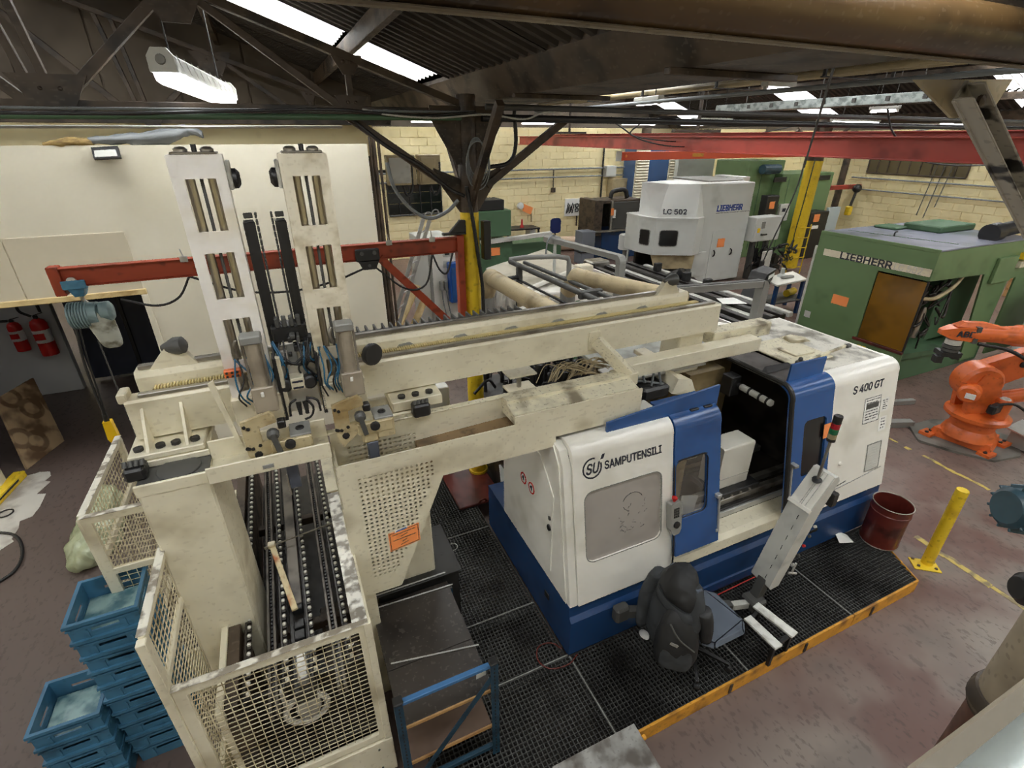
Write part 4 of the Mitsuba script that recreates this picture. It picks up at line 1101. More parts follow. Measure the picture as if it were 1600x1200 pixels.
part(gl, "trough_lid", MB().prism_x([(2.815, 2.33), (2.83, 2.40), (2.95, 2.43), (2.95, 2.455), (3.04, 2.455), (3.04, 2.33)], 1.30, 2.40), M_creamtop)
part(gl, "trough_chute", MB().hull([(0.075, 2.82, 2.0), (0.62, 2.82, 2.05), (0.62, 3.04, 2.05), (0.075, 3.04, 2.0), (0.075, 2.82, 1.98), (0.62, 2.82, 2.03), (0.62, 3.04, 2.03), (0.075, 3.04, 1.98)]), M_creamtop)
part(gl, "orange_notice", MB().prism_y([(0.315, 1.525), (0.535, 1.555), (0.535, 1.715), (0.315, 1.69)], PYF - 0.004, PYF), M_label, label="orange paper notice with small print")
nt = MB()
r = random.Random(11)
for k, w in enumerate((0.16, 0.05, 0.17, 0.04, 0.06)):
    z = 1.67 - 0.025 * k
    nt.prism_y([(0.425 - w / 2, z - 0.006), (0.425 + w / 2, z + 0.012), (0.425 + w / 2, z + 0.016), (0.425 - w / 2, z - 0.002)], PYF - 0.0055, PYF - 0.004)
for a, b in (((0.322, 1.533), (0.528, 1.561)), ((0.322, 1.683), (0.528, 1.707))):
    nt.prism_y([(a[0], a[1]), (b[0], b[1]), (b[0], b[1] + 0.003), (a[0], a[1] + 0.003)], PYF - 0.0055, PYF - 0.004)
for x in (0.322, 0.525):
    nt.prism_y([(x, 1.533 + (x - 0.322) * 0.13), (x + 0.003, 1.533 + (x - 0.322) * 0.13), (x + 0.003, 1.683 + (x - 0.322) * 0.12), (x, 1.683 + (x - 0.322) * 0.12)], PYF - 0.0055, PYF - 0.004)
part(gl, "notice_print", nt, M_ink, kind="stuff")
part(gl, "notice_slip", MB().prism_y([(0.36, 1.688), (0.45, 1.702), (0.455, 1.722), (0.365, 1.706)], PYF - 0.007, PYF - 0.005), M_paper)
part(gl, "notice_slip_print", MB().prism_y([(0.368, 1.694), (0.444, 1.706), (0.445, 1.713), (0.37, 1.701)], PYF - 0.0085, PYF - 0.007), M_inkblue)
# left part of the trough over the conveyor
part(gl, "left_trough_front", MB().box(-0.62, 0.05, 2.80, 2.815, 2.42, 2.525, 0.003), M_cream)
part(gl, "left_trough_floor", MB().box(-0.62, 0.05, 2.815, 3.05, 2.42, 2.435, 0.003), M_creamtop)
part(gl, "left_trough_back", MB().box(-0.62, 0.05, 3.05, 3.065, 2.42, 2.56, 0.003), M_cream)
part(gl, "type_plate", MB().box(-0.335, -0.275, 2.795, 2.80, 2.445, 2.47, 0.001), M_grey)
# arm and side trays on the machine side
part(gl, "swing_arm", MB().bar((2.24, 3.24, 2.68), (2.42, 2.98, 2.44), 0.07, 0.10).box(2.17, 2.28, 3.235, 3.252, 2.60, 2.76, 0.004), M_creamtop)
part(gl, "side_tray", MB().box(2.50, 4.12, 3.15, 3.30, 2.30, 2.43, 0.006), M_cream)
part(gl, "side_tray_box", MB().box(2.30, 2.52, 2.98, 3.12, 2.33, 2.45, 0.012), M_creamtop)
part(gl, "end_box", MB().box(3.66, 4.44, 3.32, 3.48, 2.36, 2.50, 0.01), M_creamtop)
part(gl, "side_bracket", MB().box(2.85, 2.98, 3.30, 3.5, 2.36, 2.40, 0.006), M_cream)
part(gl, "lower_shelf", MB().box(2.55, 3.6, 3.3, 3.62, 2.18, 2.20, 0.003), M_lgrey)
hy = part(gl, "leveling_screw", MB().cyl((1.62, 3.42, 2.30), (1.62, 3.42, 2.42), 0.02, n=12), M_steel, 40)
part(gl, "leveling_plate", MB().box(1.50, 1.75, 3.34, 3.5, 2.42, 2.44, 0.004).box(1.50, 1.75, 3.34, 3.5, 2.28, 2.30, 0.004), M_cream)
part(gl, "hose_bundle", MB().tube([(1.9, 3.15, 2.36), (2.0, 3.2, 2.42), (2.15, 3.15, 2.44), (2.25, 3.12, 2.40)], 0.012, 6), M_ductbeige, True)
hb_ = MB()
r = random.Random(3)
for k in range(26):
    x = 1.65 + r.random() * 0.5
    hb_.tube([(x, 3.12 + r.random() * 0.05, 2.44), (x + 0.12, 3.16 + r.random() * 0.08, 2.50 + r.random() * 0.05), (x + 0.25, 3.12 + r.random() * 0.1, 2.48 + r.random() * 0.03), (x + 0.36, 3.14 + r.random() * 0.06, 2.445)], r.uniform(0.003, 0.006), 5)
part(gl, "loose_cables", hb_, M_ductbeige, True, kind="stuff")

M_liftwhite = mat("mat_lift_white", dirty(srgb(236, 232, 226), srgb(222, 214, 196), 5.0, 0.5, 0.8), 0.4)
M_liftworn = mat("mat_lift_worn", dirty(srgb(226, 218, 198), srgb(186, 174, 146), 9.0, 0.45, 0.8, 0.25, 60.0), 0.45)
M_jaw = mat("mat_jaw_steel", srgb(92, 98, 112), 0.35, 0.6)
M_oldcream = mat("mat_old_cream", dirty(srgb(188, 174, 138), srgb(142, 120, 80), 6.0, 0.45, 0.8, 0.3, 45.0, c3=srgb(70, 56, 36)), 0.5)
M_taupe = mat("mat_taupe_cylinder", dirty(srgb(152, 142, 126), srgb(120, 110, 96), 5.0, 0.45, 0.8), 0.4)


def carriage(dx, m, side):
    """one lifting column with its carriage; side = +1 when its cable chain stands to the right"""
    X = lambda v: v + dx
    fr = sbox(-0.43, 2.78, -0.185, 4.12)
    wins = [(3.755, 4.01), (3.395, 3.645), (3.03, 3.28), (2.83, 2.95)]
    for a, b in wins:
        fr = fr.difference(sbox(-0.375, a, -0.235, b))
    from shapely import affinity
    lc = part(gl, "lifting_column", MB().prism_y(affinity.translate(fr, dx, 0), 3.085, 3.10), m, label="tall slotted lifting column")
    part(lc, "side_web", MB().box(X(-0.43), X(-0.415), 3.10, 3.20, 2.78, 4.12, 0.003), m)
    part(lc, "side_web", MB().box(X(-0.20), X(-0.185), 3.10, 3.20, 2.78, 4.12, 0.003), m)
    for x in (-0.355, -0.255):
        part(lc, "guide_rod", MB().cyl((X(x), 3.145, 2.7), (X(x), 3.145, 4.1), 0.022, n=18), M_chrome, 40)
    part(lc, "screw_rod", MB().cyl((X(-0.305), 3.145, 2.7), (X(-0.305), 3.145, 4.1), 0.008, n=10), M_dgrey, 40)
    cap = part(lc, "top_cap", MB().box(X(-0.41), X(-0.205), 3.10, 3.20, 4.12, 4.132, 0.003), M_steel)
    for x in (-0.365, -0.25):
        part(cap, "knob", MB().lathe([(0, 0), (0.03, 0), (0.032, 0.012), (0.02, 0.022), (0, 0.024)], (X(x), 3.15, 4.132), n=16), M_steel, 40)
    part(cap, "pin", MB().cyl((X(-0.305), 3.15, 4.13), (X(-0.305), 3.15, 4.165), 0.012, n=10), M_black, 40)
    sx = -0.185 if side > 0 else -0.43
    part(lc, "motor_plate", MB().box(X(sx), X(sx + 0.02 * side), 3.12, 3.25, 3.95, 4.09, 0.004), M_lgrey)
    part(lc, "motor", MB().lathe([(0, 0), (0.05, 0), (0.05, 0.02), (0.03, 0.035), (0, 0.035)], (X(sx + 0.02 * side), 3.22, 4.0), (side, 0, 0), 18), M_black, 40)
    # cable chain in a black guard
    gx = -0.17 if side > 0 else -0.43 - 0.075
    gd = part(gl, "cable_guard", MB().box(X(gx), X(gx + 0.06), 3.27, 3.30, 3.02, 3.765, 0.003).box(X(gx), X(gx + 0.004), 3.30, 3.40, 3.02, 3.765, 0.001), M_black)
    for k in range(20):
        z = 3.06 + 0.038 * k
        part(gd, "chain_link", MB().box(X(gx + 0.008), X(gx + 0.055), 3.31, 3.33, z, z + 0.03, 0.004).box(X(gx + 0.065 if side > 0 else gx - 0.017), X(gx + 0.077 if side > 0 else gx - 0.005), 3.30, 3.36, z, z + 0.028, 0.003), M_dgrey)
    # air cylinder
    ac = part(gl, "air_cylinder", MB().cyl((X(-0.25), 2.98, 2.90), (X(-0.25), 2.98, 3.165), 0.042, n=24), M_taupe, 40)
    part(ac, "cap", MB().box(X(-0.305), X(-0.195), 2.93, 3.03, 3.165, 3.215, 0.008), M_grey)
    for x in (-0.298, -0.202):
        part(ac, "tie_rod", MB().cyl((X(x), 2.94, 2.9), (X(x), 2.94, 3.17), 0.007, n=8), M_steel, 40)
    part(ac, "lower_block", MB().box(X(-0.31), X(-0.185), 2.92, 3.04, 2.745, 2.905, 0.006), M_taupe)
    part(ac, "screw_tag", MB().box(X(-0.262), X(-0.245), 2.913, 2.92, 2.85, 2.88, 0.002), M_paper)
    part(ac, "air_fitting", MB().tube([(X(-0.32), 2.96, 3.2), (X(-0.335), 2.95, 3.16), (X(-0.325), 2.96, 3.1)], 0.010, 6), M_steel, True)
    # carriage back plate and gripper head
    part(gl, "carriage_plate", MB().box(X(-0.44), X(-0.16), 3.05, 3.24, 2.62, 2.80, 0.006), M_cream)
    gp = part(gl, "gripper_head", MB().prism_y(Polygon([(X(-0.40), 2.52), (X(-0.40), 2.735), (X(-0.24), 2.77), (X(-0.215), 2.745), (X(-0.215), 2.70), (X(-0.31), 2.68), (X(-0.31), 2.585), (X(-0.24), 2.60), (X(-0.26), 2.52), (X(-0.37), 2.43)]).buffer(0), 2.865, 2.89), M_oldcream)
    for x, z in ((-0.385, 2.705), (-0.365, 2.69), (-0.385, 2.56), (-0.365, 2.555), (-0.325, 2.57), (-0.395, 2.565)):
        part(gp, "bolt", MB().lathe([(0, 0), (0.010, 0), (0.010, 0.008), (0, 0.008)], (X(x), 2.865, z), (0, -1, 0), 8), M_black)
    part(gp, "pivot_pin", MB().lathe([(0, 0), (0.016, 0), (0.016, 0.008), (0, 0.01)], (X(-0.245), 2.865, 2.735), (0, -1, 0), 14), M_oldcream, 40)
    part(gp, "hole_plug", MB().lathe([(0, 0), (0.024, 0), (0.022, 0.006), (0, 0.008)], (X(-0.345), 2.865, 2.51), (0, -1, 0), 7), M_black)
    part(gp, "jaw_frame", MB().box(X(-0.27), X(-0.05), 2.84, 2.88, 2.50, 2.58, 0.006).box(X(-0.15), X(-0.04), 2.85, 3.02, 2.45, 2.575, 0.005), M_oldcream)
    part(gp, "black_cap", MB().lathe([(0, 0), (0.03, 0), (0.03, 0.016), (0.018, 0.022), (0, 0.018)], (X(-0.165), 2.84, 2.555), (0, -1, 0), 18), M_black, 40)
    part(gp, "clamp_roller", MB().lathe([(0, 0), (0.034, 0), (0.034, 0.03), (0.018, 0.045), (0.016, 0.05), (0, 0.05)], (X(-0.245), 2.865, 2.635), (0, -1, 0), 18), M_dgrey, 40)
    part(gp, "link_arm", MB().bar((X(-0.245), 2.83, 2.63), (X(-0.225), 2.83, 2.51), 0.03, 0.03), M_dgrey)
    part(gp, "top_plate", MB().box(X(-0.16), X(-0.04), 2.86, 3.02, 2.577, 2.592, 0.003), M_grey)
    part(gp, "plate_hole", MB().lathe([(0, 0), (0.026, 0), (0.022, 0.008), (0.012, 0.012), (0, 0.012)], (X(-0.10), 2.94, 2.592), n=16), M_black, 40)
    jw = part(gp, "jaw_clevis", MB().box(X(-0.25), X(-0.14), 2.86, 2.93, 2.42, 2.51, 0.014), M_oldcream)
    part(jw, "jaw", MB().box(X(-0.225), X(-0.155), 2.87, 2.92, 2.21, 2.42, 0.006), M_jaw)
    part(jw, "jaw_edge", MB().box(X(-0.232), X(-0.222), 2.862, 2.872, 2.17, 2.33, 0.002), M_steel)
    part(gp, "sensor_block", MB().box(X(-0.215), X(-0.17), 2.90, 2.96, 2.63, 2.68, 0.006), M_black)
    # hoses
    r = random.Random(int(dx * 100) + 5)
    for k in range(9):
        x = X(-0.36 + 0.02 * k) if side > 0 else X(-0.40 + 0.018 * k)
        part(gl, "air_hose", MB().tube([(x, 3.03, 2.72 + r.random() * 0.06), (x - 0.03 * r.random(), 2.99, 2.84), (x + r.uniform(-0.04, 0.04), 3.0, 2.94), (x + r.uniform(-0.05, 0.02), 3.04, 3.06)], 0.005, 5), M_hoseblue if k % 3 else M_cable, True)


carriage(0.0, M_liftwhite, 1)
carriage(0.50, M_liftworn, -1)
# white levers and the middle of the carriage
part(gl, "balance_lever", MB().hull([(-0.53, 3.08, 2.92), (-0.50, 3.08, 2.94), (-0.435, 3.04, 2.52), (-0.46, 3.04, 2.52), (-0.53, 3.06, 2.92), (-0.50, 3.06, 2.94), (-0.435, 3.02, 2.52), (-0.46, 3.02, 2.52)]), M_cream)
part(gl, "centre_plate", MB().box(-0.15, 0.055, 3.16, 3.19, 2.60, 3.02, 0.006), M_liftwhite)
cb_ = part(gl, "distribution_box", MB().box(-0.10, -0.02, 3.06, 3.16, 2.79, 2.87, 0.005), M_cream, label="cream distribution box with small print")
part(cb_, "print", MB().box(-0.09, -0.03, 3.057, 3.06, 2.84, 2.852, 0).box(-0.09, -0.03, 3.057, 3.06, 2.80, 2.812, 0), M_ink, kind="stuff")
for x in (-0.135, 0.01):
    part(gl, "round_motor", MB().lathe([(0, 0), (0.035, 0), (0.042, 0.02), (0.042, 0.09), (0.03, 0.1), (0, 0.1)], (x, 3.16, 2.815), (0, -1, 0.1), 18), M_black, 40)
part(gl, "valve_block", MB().box(-0.15, 0.05, 3.2, 3.34, 3.06, 3.16, 0.008), M_black)
for k in range(4):
    part(gl, "valve_coil", MB().box(-0.12 + 0.04 * k, -0.095 + 0.04 * k, 3.18, 3.24, 3.16, 3.22, 0.005), M_dgrey)
part(gl, "flat_cable", MB().box(-0.085, -0.03, 3.15, 3.16, 2.92, 3.06, 0.003), M_grey)
for x in (-0.08, -0.04):
    part(gl, "gland", MB().hull([(x - 0.016, 3.05, 2.70), (x + 0.016, 3.05, 2.70), (x - 0.016, 3.08, 2.70), (x + 0.016, 3.08, 2.70), (x - 0.01, 3.05, 2.62), (x + 0.01, 3.05, 2.62), (x - 0.01, 3.08, 2.62), (x + 0.01, 3.08, 2.62)]), M_black)
for pts in (((-0.09, 3.08, 2.72), (-0.13, 3.06, 2.70), (-0.14, 3.06, 2.62)), ((-0.03, 3.08, 2.72), (0.03, 3.06, 2.70), (0.04, 3.06, 2.62)), ((-0.03, 3.06, 2.72), (0.0, 3.05, 2.66), (-0.02, 3.05, 2.60), (-0.06, 3.06, 2.58)), ((-0.13, 3.1, 3.02), (-0.06, 3.08, 2.96), (0.0, 3.08, 3.0)), ((-0.14, 3.14, 2.96), (-0.02, 3.12, 2.93), (0.06, 3.14, 2.95))):
    part(gl, "motor_cable", MB().tube(pts, 0.007, 6), M_cable, True)
r = random.Random(29)
for k in range(14):
    x, z = -0.17 + 0.25 * r.random(), 2.97 + 0.14 * r.random()
    part(gl, "hose_fitting", MB().box(x, x + r.uniform(0.015, 0.04), 3.12, 3.2, z, z + r.uniform(0.015, 0.04), 0.004), M_black if k % 3 else M_dgrey)
for k in range(12):
    x = -0.16 + 0.23 * r.random()
    part(gl, "centre_hose", MB().tube([(x, 3.14, 3.06 + 0.05 * r.random()), (x + r.uniform(-.05, .05), 3.08, 2.98), (x + r.uniform(-.06, .06), 3.12, 2.9), (x + r.uniform(-.05, .05), 3.13, 2.8)], 0.006, 5), M_cable if k % 3 else M_hoseblue, True)
for x in (-0.175, 0.06):
    part(gl, "side_gap_plate", MB().box(x, x + 0.022, 3.05, 3.16, 2.60, 3.02, 0.003), M_black)
part(gl, "orange_terminal", MB().box(-0.43, -0.345, 3.02, 3.06, 2.955, 3.0, 0.004), M_orange, label="orange terminal block with round sockets")
for i in range(3):
    for j in range(2):
        part(gl, "socket", MB().lathe([(0, 0), (0.007, 0), (0.007, 0.004), (0, 0.004)], (-0.415 + 0.027 * i, 3.02, 2.966 + 0.022 * j), (0, -1, 0), 8), M_black)
part(gl, "drive_wheel", MB().lathe([(0.0, 0), (0.07, 0), (0.075, 0.02), (0.07, 0.04), (0, 0.04)], (0.40, 3.12, 2.93), (0.5, -0.8, 0), 22), M_black, 40)
for x in (-0.16, 0.07):
    part(gl, "side_strut", MB().box(x, x + 0.03, 3.06, 3.10, 2.62, 3.02, 0.004), M_cream)
# ================================================================== conveyor magazine
M_pin = mat("mat_bright_pin", srgb(226, 224, 216), 0.3, 0.3)
cv = thing("chain_conveyor", "dark oily chain conveyor with rows of bright pins behind the mesh guards", "conveyor")
CZ = 1.25
M_darksteel = mat("mat_dark_steel", dirty(srgb(96, 90, 82), srgb(48, 44, 40), 6.0, 0.4, 0.75), 0.4, 0.4)
part(cv, "side_wall", MB().box(0.0, 0.075, 2.24, 4.45, 0.05, 1.60, 0.004), M_cream)
part(cv, "side_wall_cap", MB().box(-0.03, 0.06, 2.24, 3.55, 1.60, 1.61, 0.003), mat("mat_worn_cap", dirty(srgb(236, 234, 226), srgb(128, 122, 112), 14.0, 0.42, 0.6), 0.4))
part(cv, "side_wall_cap", MB().box(-0.03, 0.06, 3.57, 4.45, 1.60, 1.61, 0.003), M_creamtop)
part(cv, "side_wall", MB().box(-0.83, -0.79, 2.24, 4.45, 0.05, 1.26, 0.004), M_cream)
part(cv, "inner_plate", MB().box(-0.79, -0.70, 2.24, 5.4, 0.6, 1.15, 0.004), M_brownsteel)
part(cv, "front_plate", MB().box(-0.78, -0.005, 2.44, 2.46, 0.08, 1.02, 0.004), M_oily)
part(cv, "inner_plate", MB().box(-0.79, -0.72, 2.27, 5.4, 1.15, 1.245, 0.004), M_brownsteel)
part(cv, "bed_plate", MB().box(-0.70, 0.0, 2.24, 5.4, 0.55, 0.60, 0.004), M_oily)
for x in (-0.665, -0.45, -0.285, -0.07):
    part(cv, "guide_bar", MB().box(x - 0.028, x - 0.012, 2.26, 5.3, CZ - 0.12, CZ - 0.01, 0.003), M_oily)
    links, pins = MB(), MB()
    y = 2.28
    while y < 5.2:
        links.box(x - 0.010, x + 0.012, y, y + 0.055, CZ - 0.03, CZ - 0.005, 0)
        pins.sphere((x + 0.002, y + 0.028, CZ + 0.0), 0.014, 1)
        y += 0.07
    ck = part(cv, "chain", links, M_oily, kind="stuff")
    part(cv, "chain_pins", pins, M_pin, True, kind="stuff")
for x in (-0.555, -0.155):
    part(cv, "return_rail", MB().box(x - 0.035, x - 0.015, 2.26, 5.3, CZ - 0.26, CZ - 0.18, 0.003).box(x + 0.005, x + 0.025, 2.26, 5.3, CZ - 0.26, CZ - 0.18, 0.003), M_darksteel)
    rb = MB()
    y = 2.28
    while y < 5.2:
        rb.box(x - 0.012, x + 0.004, y, y + 0.02, CZ - 0.25, CZ - 0.2, 0)
        y += 0.035
    part(cv, "return_chain", rb, M_black, kind="stuff")
part(cv, "centre_beam", MB().box(-0.41, -0.33, 2.9, 5.2, CZ - 0.1, CZ - 0.03, 0.004), M_darksteel)
part(cv, "centre_channel", MB().box(-0.43, -0.31, 2.26, 5.2, CZ - 0.2, CZ - 0.1, 0.004), M_oily)
part(cv, "centre_slider", MB().box(-0.40, -0.33, 2.30, 2.50, CZ - 0.1, CZ - 0.02, 0.01), M_alu)
for y, h in ((2.62, 0.05), (2.72, 0.04), (2.86, 0.06)):
    part(cv, "slider_block", MB().box(-0.40, -0.33, y, y + 0.07, CZ - 0.1, CZ - 0.1 + h, 0.006), M_black)
part(cv, "cross_beam", MB().box(-0.79, 0.0, 3.05, 3.12, 0.72, 0.80, 0.006), M_brownsteel)
part(cv, "cross_beam", MB().box(-0.79, 0.0, 4.35, 4.42, 0.72, 0.80, 0.006), M_brownsteel)
for x, y in ((-0.2, 2.75), (-0.06, 2.8), (-0.22, 3.05), (-0.08, 3.1)):
    part(cv, "foot_bolt", MB().cyl((x, y, 0.6), (x, y, 0.74), 0.012, n=8).lathe([(0, 0), (0.045, 0), (0.05, 0.02), (0.02, 0.04), (0, 0.04)], (x, y, 0.6), n=10), M_steel)
part(cv, "right_bed", MB().box(-0.26, -0.01, 2.5, 3.3, 0.66, 0.68, 0.004), M_brownsteel)
one("feeler_rod", "thin steel rod lying across the conveyor chains", "rod", MB().cyl((-0.53, 3.52, CZ + 0.02), (-0.02, 3.60, CZ + 0.02), 0.006, n=8).cyl((-0.56, 3.515, CZ + 0.02), (-0.49, 3.525, CZ + 0.02), 0.012, n=8), M_steel, 40)
mr = thing("stop_bar", "cream and rusty slotted bar lying along the middle of the conveyor", "bar")
part(mr, "bar", MB().bar((-0.50, 3.50, CZ + 0.035), (-0.375, 2.82, CZ - 0.0), 0.042, 0.02), mat("mat_stop_bar", dirty(srgb(206, 190, 150), srgb(168, 100, 50), 9.0, 0.42, 0.62, 0.4, 70.0, c3=srgb(60, 46, 30)), 0.5))
part(mr, "hook_end", MB().box(-0.53, -0.475, 3.48, 3.53, CZ + 0.02, CZ + 0.065, 0.006), M_cream)
# ring and disc seen behind the front mesh
rg = thing("ring_fixture", "pale ring with a worn disc behind the front mesh guard", "wheel")
part(rg, "rim", MB().add(trimesh.creation.torus(0.125, 0.02, major_sections=36, minor_sections=10), np.array([[1, 0, 0, -0.395], [0, 0, -1, 2.34], [0, 1, 0, 0.88], [0, 0, 0, 1.0]])), M_white, True)
part(rg, "disc", MB().lathe([(0, 0), (0.075, 0), (0.08, 0.01), (0.075, 0.02), (0.03, 0.025), (0, 0.025)], (-0.385, 2.37, 0.86), (0, -1, 0.5), 26), M_alu, 40)
part(rg, "fork", MB().box(-0.52, -0.49, 2.34, 2.38, 0.95, 1.10, 0.005), M_white)
part(rg, "fork", MB().box(-0.34, -0.30, 2.34, 2.38, 0.98, 1.10, 0.005), M_white)

# ================================================================== mesh guards
fe = thing("mesh_guard", "cream framed wire mesh guard around the conveyor at the lower left", "fence")
M_capworn = mat("mat_cap_worn", dirty(srgb(222, 218, 204), srgb(134, 126, 112), 18.0, 0.42, 0.62), 0.45)
M_wire = mat("mat_mesh_wire", dirty(srgb(216, 206, 176), srgb(150, 136, 104), 8.0, 0.45, 0.8), 0.5)


def mesh_panel(parent, x0, y0, x1, y1, z0, z1, w=0.05, px_=0.042, pz=0.030, wire=0.0022, mid=None):
    """framed wire mesh between two floor points"""
    a, b = np.array([x0, y0, 0.0]), np.array([x1, y1, 0.0])
    L = np.linalg.norm(b - a)
    d = (b - a) / L
    nrm = np.array([-d[1], d[0], 0])
    P = lambda s, z: a + d * s + np.array([0, 0, z])
    part(parent, "frame_bar", MB().bar(P(0, z1 - w / 2), P(L, z1 - w / 2), 0.03, w), M_cream)
    part(parent, "frame_cap", MB().bar(P(0, z1 + 0.002), P(L, z1 + 0.002), 0.045, 0.006), M_capworn)
    part(parent, "frame_bar", MB().bar(P(0, z0 + w / 2), P(L, z0 + w / 2), 0.03, w), M_cream)
    part(parent, "frame_bar", MB().bar(P(w / 2, z0), P(w / 2, z1), w, 0.03, up=tuple(nrm)), M_cream)
    part(parent, "frame_bar", MB().bar(P(L - w / 2, z0), P(L - w / 2, z1), w, 0.03, up=tuple(nrm)), M_cream)
    if mid:
        part(parent, "frame_bar", MB().bar(P(0, mid), P(L, mid), 0.03, w * 0.9), M_cream)
    mb = MB()
    n = int((L - 2 * w) / px_)
    for i in range(1, n):
        s = w + (L - 2 * w) * i / n
        mb.bar(P(s, z0 + w * 0.7), P(s, z1 - w * 0.7), 2 * wire, 2 * wire, up=tuple(nrm), c=0)
    n = int((z1 - z0 - 2 * w) / pz)
    for j in range(1, n):
        z = z0 + w + (z1 - z0 - 2 * w) * j / n
        mb.bar(P(w * 0.7, z) + nrm * 2 * wire, P(L - w * 0.7, z) + nrm * 2 * wire, 2 * wire, 2 * wire, c=0)
    part(parent, "wire_mesh", mb, M_wire, kind="stuff")


mesh_panel(fe, -0.955, 2.225, 0.06, 2.225, 0.44, 1.60, 0.062, 0.05, 0.040, 0.0023)
part(fe, "corner_post", MB().box(-1.0, -0.955, 2.20, 2.25, 0.0, 1.99, 0.004), M_cream)
part(fe, "corner_post", MB().box(0.03, 0.078, 2.20, 2.25, 0.44, 1.60, 0.004), M_cream)
bp_ = part(fe, "base_panel", MB().box(-0.99, 0.08, 2.195, 2.225, 0.06, 0.43, 0.004), M_cream)
for x in (-0.9, -0.02):
    for z in (0.14, 0.36):
        part(bp_, "screw", MB().lathe([(0, 0), (0.008, 0), (0.008, 0.005), (0, 0.005)], (x, 2.195, z), (0, -1, 0), 8), M_dgrey)
mesh_panel(fe, -0.98, 2.25, -0.98, 3.42, 0.44, 2.0, 0.05, 0.05, 0.045, 0.0022, mid=1.60)
part(fe, "base_panel", MB().box(-0.995, -0.965, 2.25, 3.40, 0.06, 0.43, 0.004), M_cream)
fe2 = thing("mesh_guard", "second cream mesh guard, standing farther back beside the gantry column", "fence")
mesh_panel(fe2, -1.505, 3.42, -1.0, 3.42, 0.5, 2.0, 0.055, 0.055, 0.048, 0.0022, mid=1.52)
mesh_panel(fe2, -1.50, 3.44, -1.50, 4.50, 0.5, 2.0, 0.05, 0.05, 0.045, 0.0022, mid=1.6)
part(fe2, "base_panel", MB().box(-1.51, -1.0, 3.405, 3.435, 0.05, 0.5, 0.004), M_cream)
part(fe2, "base_panel", MB().box(-1.515, -1.485, 3.44, 4.5, 0.05, 0.5, 0.004), M_cream)
for q in ((-1.5, 4.47), (-1.5, 3.43), (-1.0, 3.44)):
    part(fe2, "post", MB().box(q[0] - 0.022, q[0] + 0.022, q[1] - 0.022, q[1] + 0.022, 0, 1.99, 0.004), M_cream)
part(fe2, "floor_pan", MB().box(-1.48, -1.0, 3.45, 4.5, 0.5, 0.52, 0.004), M_brownsteel)
one("plug_connector", "black and red plug lying inside the farther mesh guard", "plug", MB().cyl((-1.30, 3.9, 0.55), (-1.16, 3.92, 0.55), 0.03, n=14), M_black, 40)
one("plug_connector", "small red plug lying inside the farther mesh guard", "plug", MB().cyl((-1.13, 3.9, 0.545), (-1.06, 3.9, 0.545), 0.025, n=14), M_redplastic, 40)

# ================================================================== work bench
wb = thing("work_bench", "dark topped bench with a blue perforated steel frame and wooden shelves", "table")
M_bluedark = mat("mat_dark_blue_steel", dirty(srgb(24, 54, 72), srgb(14, 34, 46), 6.0, 0.4, 0.8), 0.45)
M_blueedge = mat("mat_bright_blue_steel", srgb(58, 104, 150), 0.4)
for x, y in ((0.135, 1.955), (0.755, 1.955), (0.135, 2.95), (0.755, 2.95)):
    s = 1 if x < 0.4 else -1
    hl = 1.15 if y < 2 else 0.80
    lg = part(wb, "leg", MB().box(x - 0.025, x + 0.025, y - 0.02, y - 0.012, GZ, hl, 0.001).box(x - 0.025 * s - 0.003, x - 0.025 * s + 0.003, y - 0.02, y + 0.03, GZ, hl, 0.001), M_bluedark)
    part(lg, "cap", MB().box(x - 0.03, x + 0.03, y - 0.025, y + 0.035, hl, hl + 0.015, 0.006), M_black)
    if y < 2:
        hm = MB()
        for k in range(26):
            hm.box(x - 0.004, x + 0.004, y - 0.0225, y - 0.0195, GZ + 0.03 + 0.037 * k, GZ + 0.045 + 0.037 * k, 0)
        part(lg, "slots", hm, M_black, kind="stuff")
part(wb, "front_bar", MB().box(0.15, 0.74, 1.95, 1.985, 1.105, 1.135, 0.004), M_blueedge)
part(wb, "brace", MB().bar((0.16, 1.945, 0.24), (0.74, 1.945, 1.02), 0.006, 0.045, up=(-0.8, 0, 0.6)), M_bluedark)
part(wb, "bottom_bar", MB().box(0.15, 0.74, 1.95, 1.98, 0.2, 0.24, 0.003), M_bluedark)
part(wb, "back_bar", MB().box(0.15, 0.74, 2.94, 2.97, 0.77, 0.81, 0.003), M_bluedark)
tp = part(wb, "top_board", MB().box(0.13, 0.76, 1.995, 2.40, 0.815, 0.83, 0.002), M_blackboard)
part(wb, "top_board", MB().box(0.13, 0.76, 2.405, 3.0, 0.815, 0.83, 0.002), M_blackboard)
part(wb, "board_edge", MB().box(0.15, 0.745, 1.983, 1.995, 0.805, 0.83, 0.002), M_wood)
part(wb, "shelf", MB().box(0.15, 0.745, 1.99, 2.96, 0.42, 0.44, 0.002), mat("mat_shelf_brown", dirty(srgb(96, 78, 66), srgb(70, 56, 48), 4.0, 0.4, 0.8), 0.5))
part(wb, "shelf_edge", MB().box(0.15, 0.745, 1.978, 1.99, 0.41, 0.44, 0.002), M_wood)
part(wb, "shelf", MB().box(0.15, 0.745, 2.93, 2.96, 0.2, 0.80, 0.002), M_blackboard)
pp = part(wb, "paper_tag", MB().hull([(0.645, 1.985, 1.005), (0.715, 1.99, 1.005), (0.715, 1.99, 1.09), (0.65, 1.985, 1.095), (0.645, 1.988, 1.005), (0.715, 1.993, 1.005), (0.715, 1.993, 1.09), (0.65, 1.988, 1.095)]), M_paper, label="white paper tag")
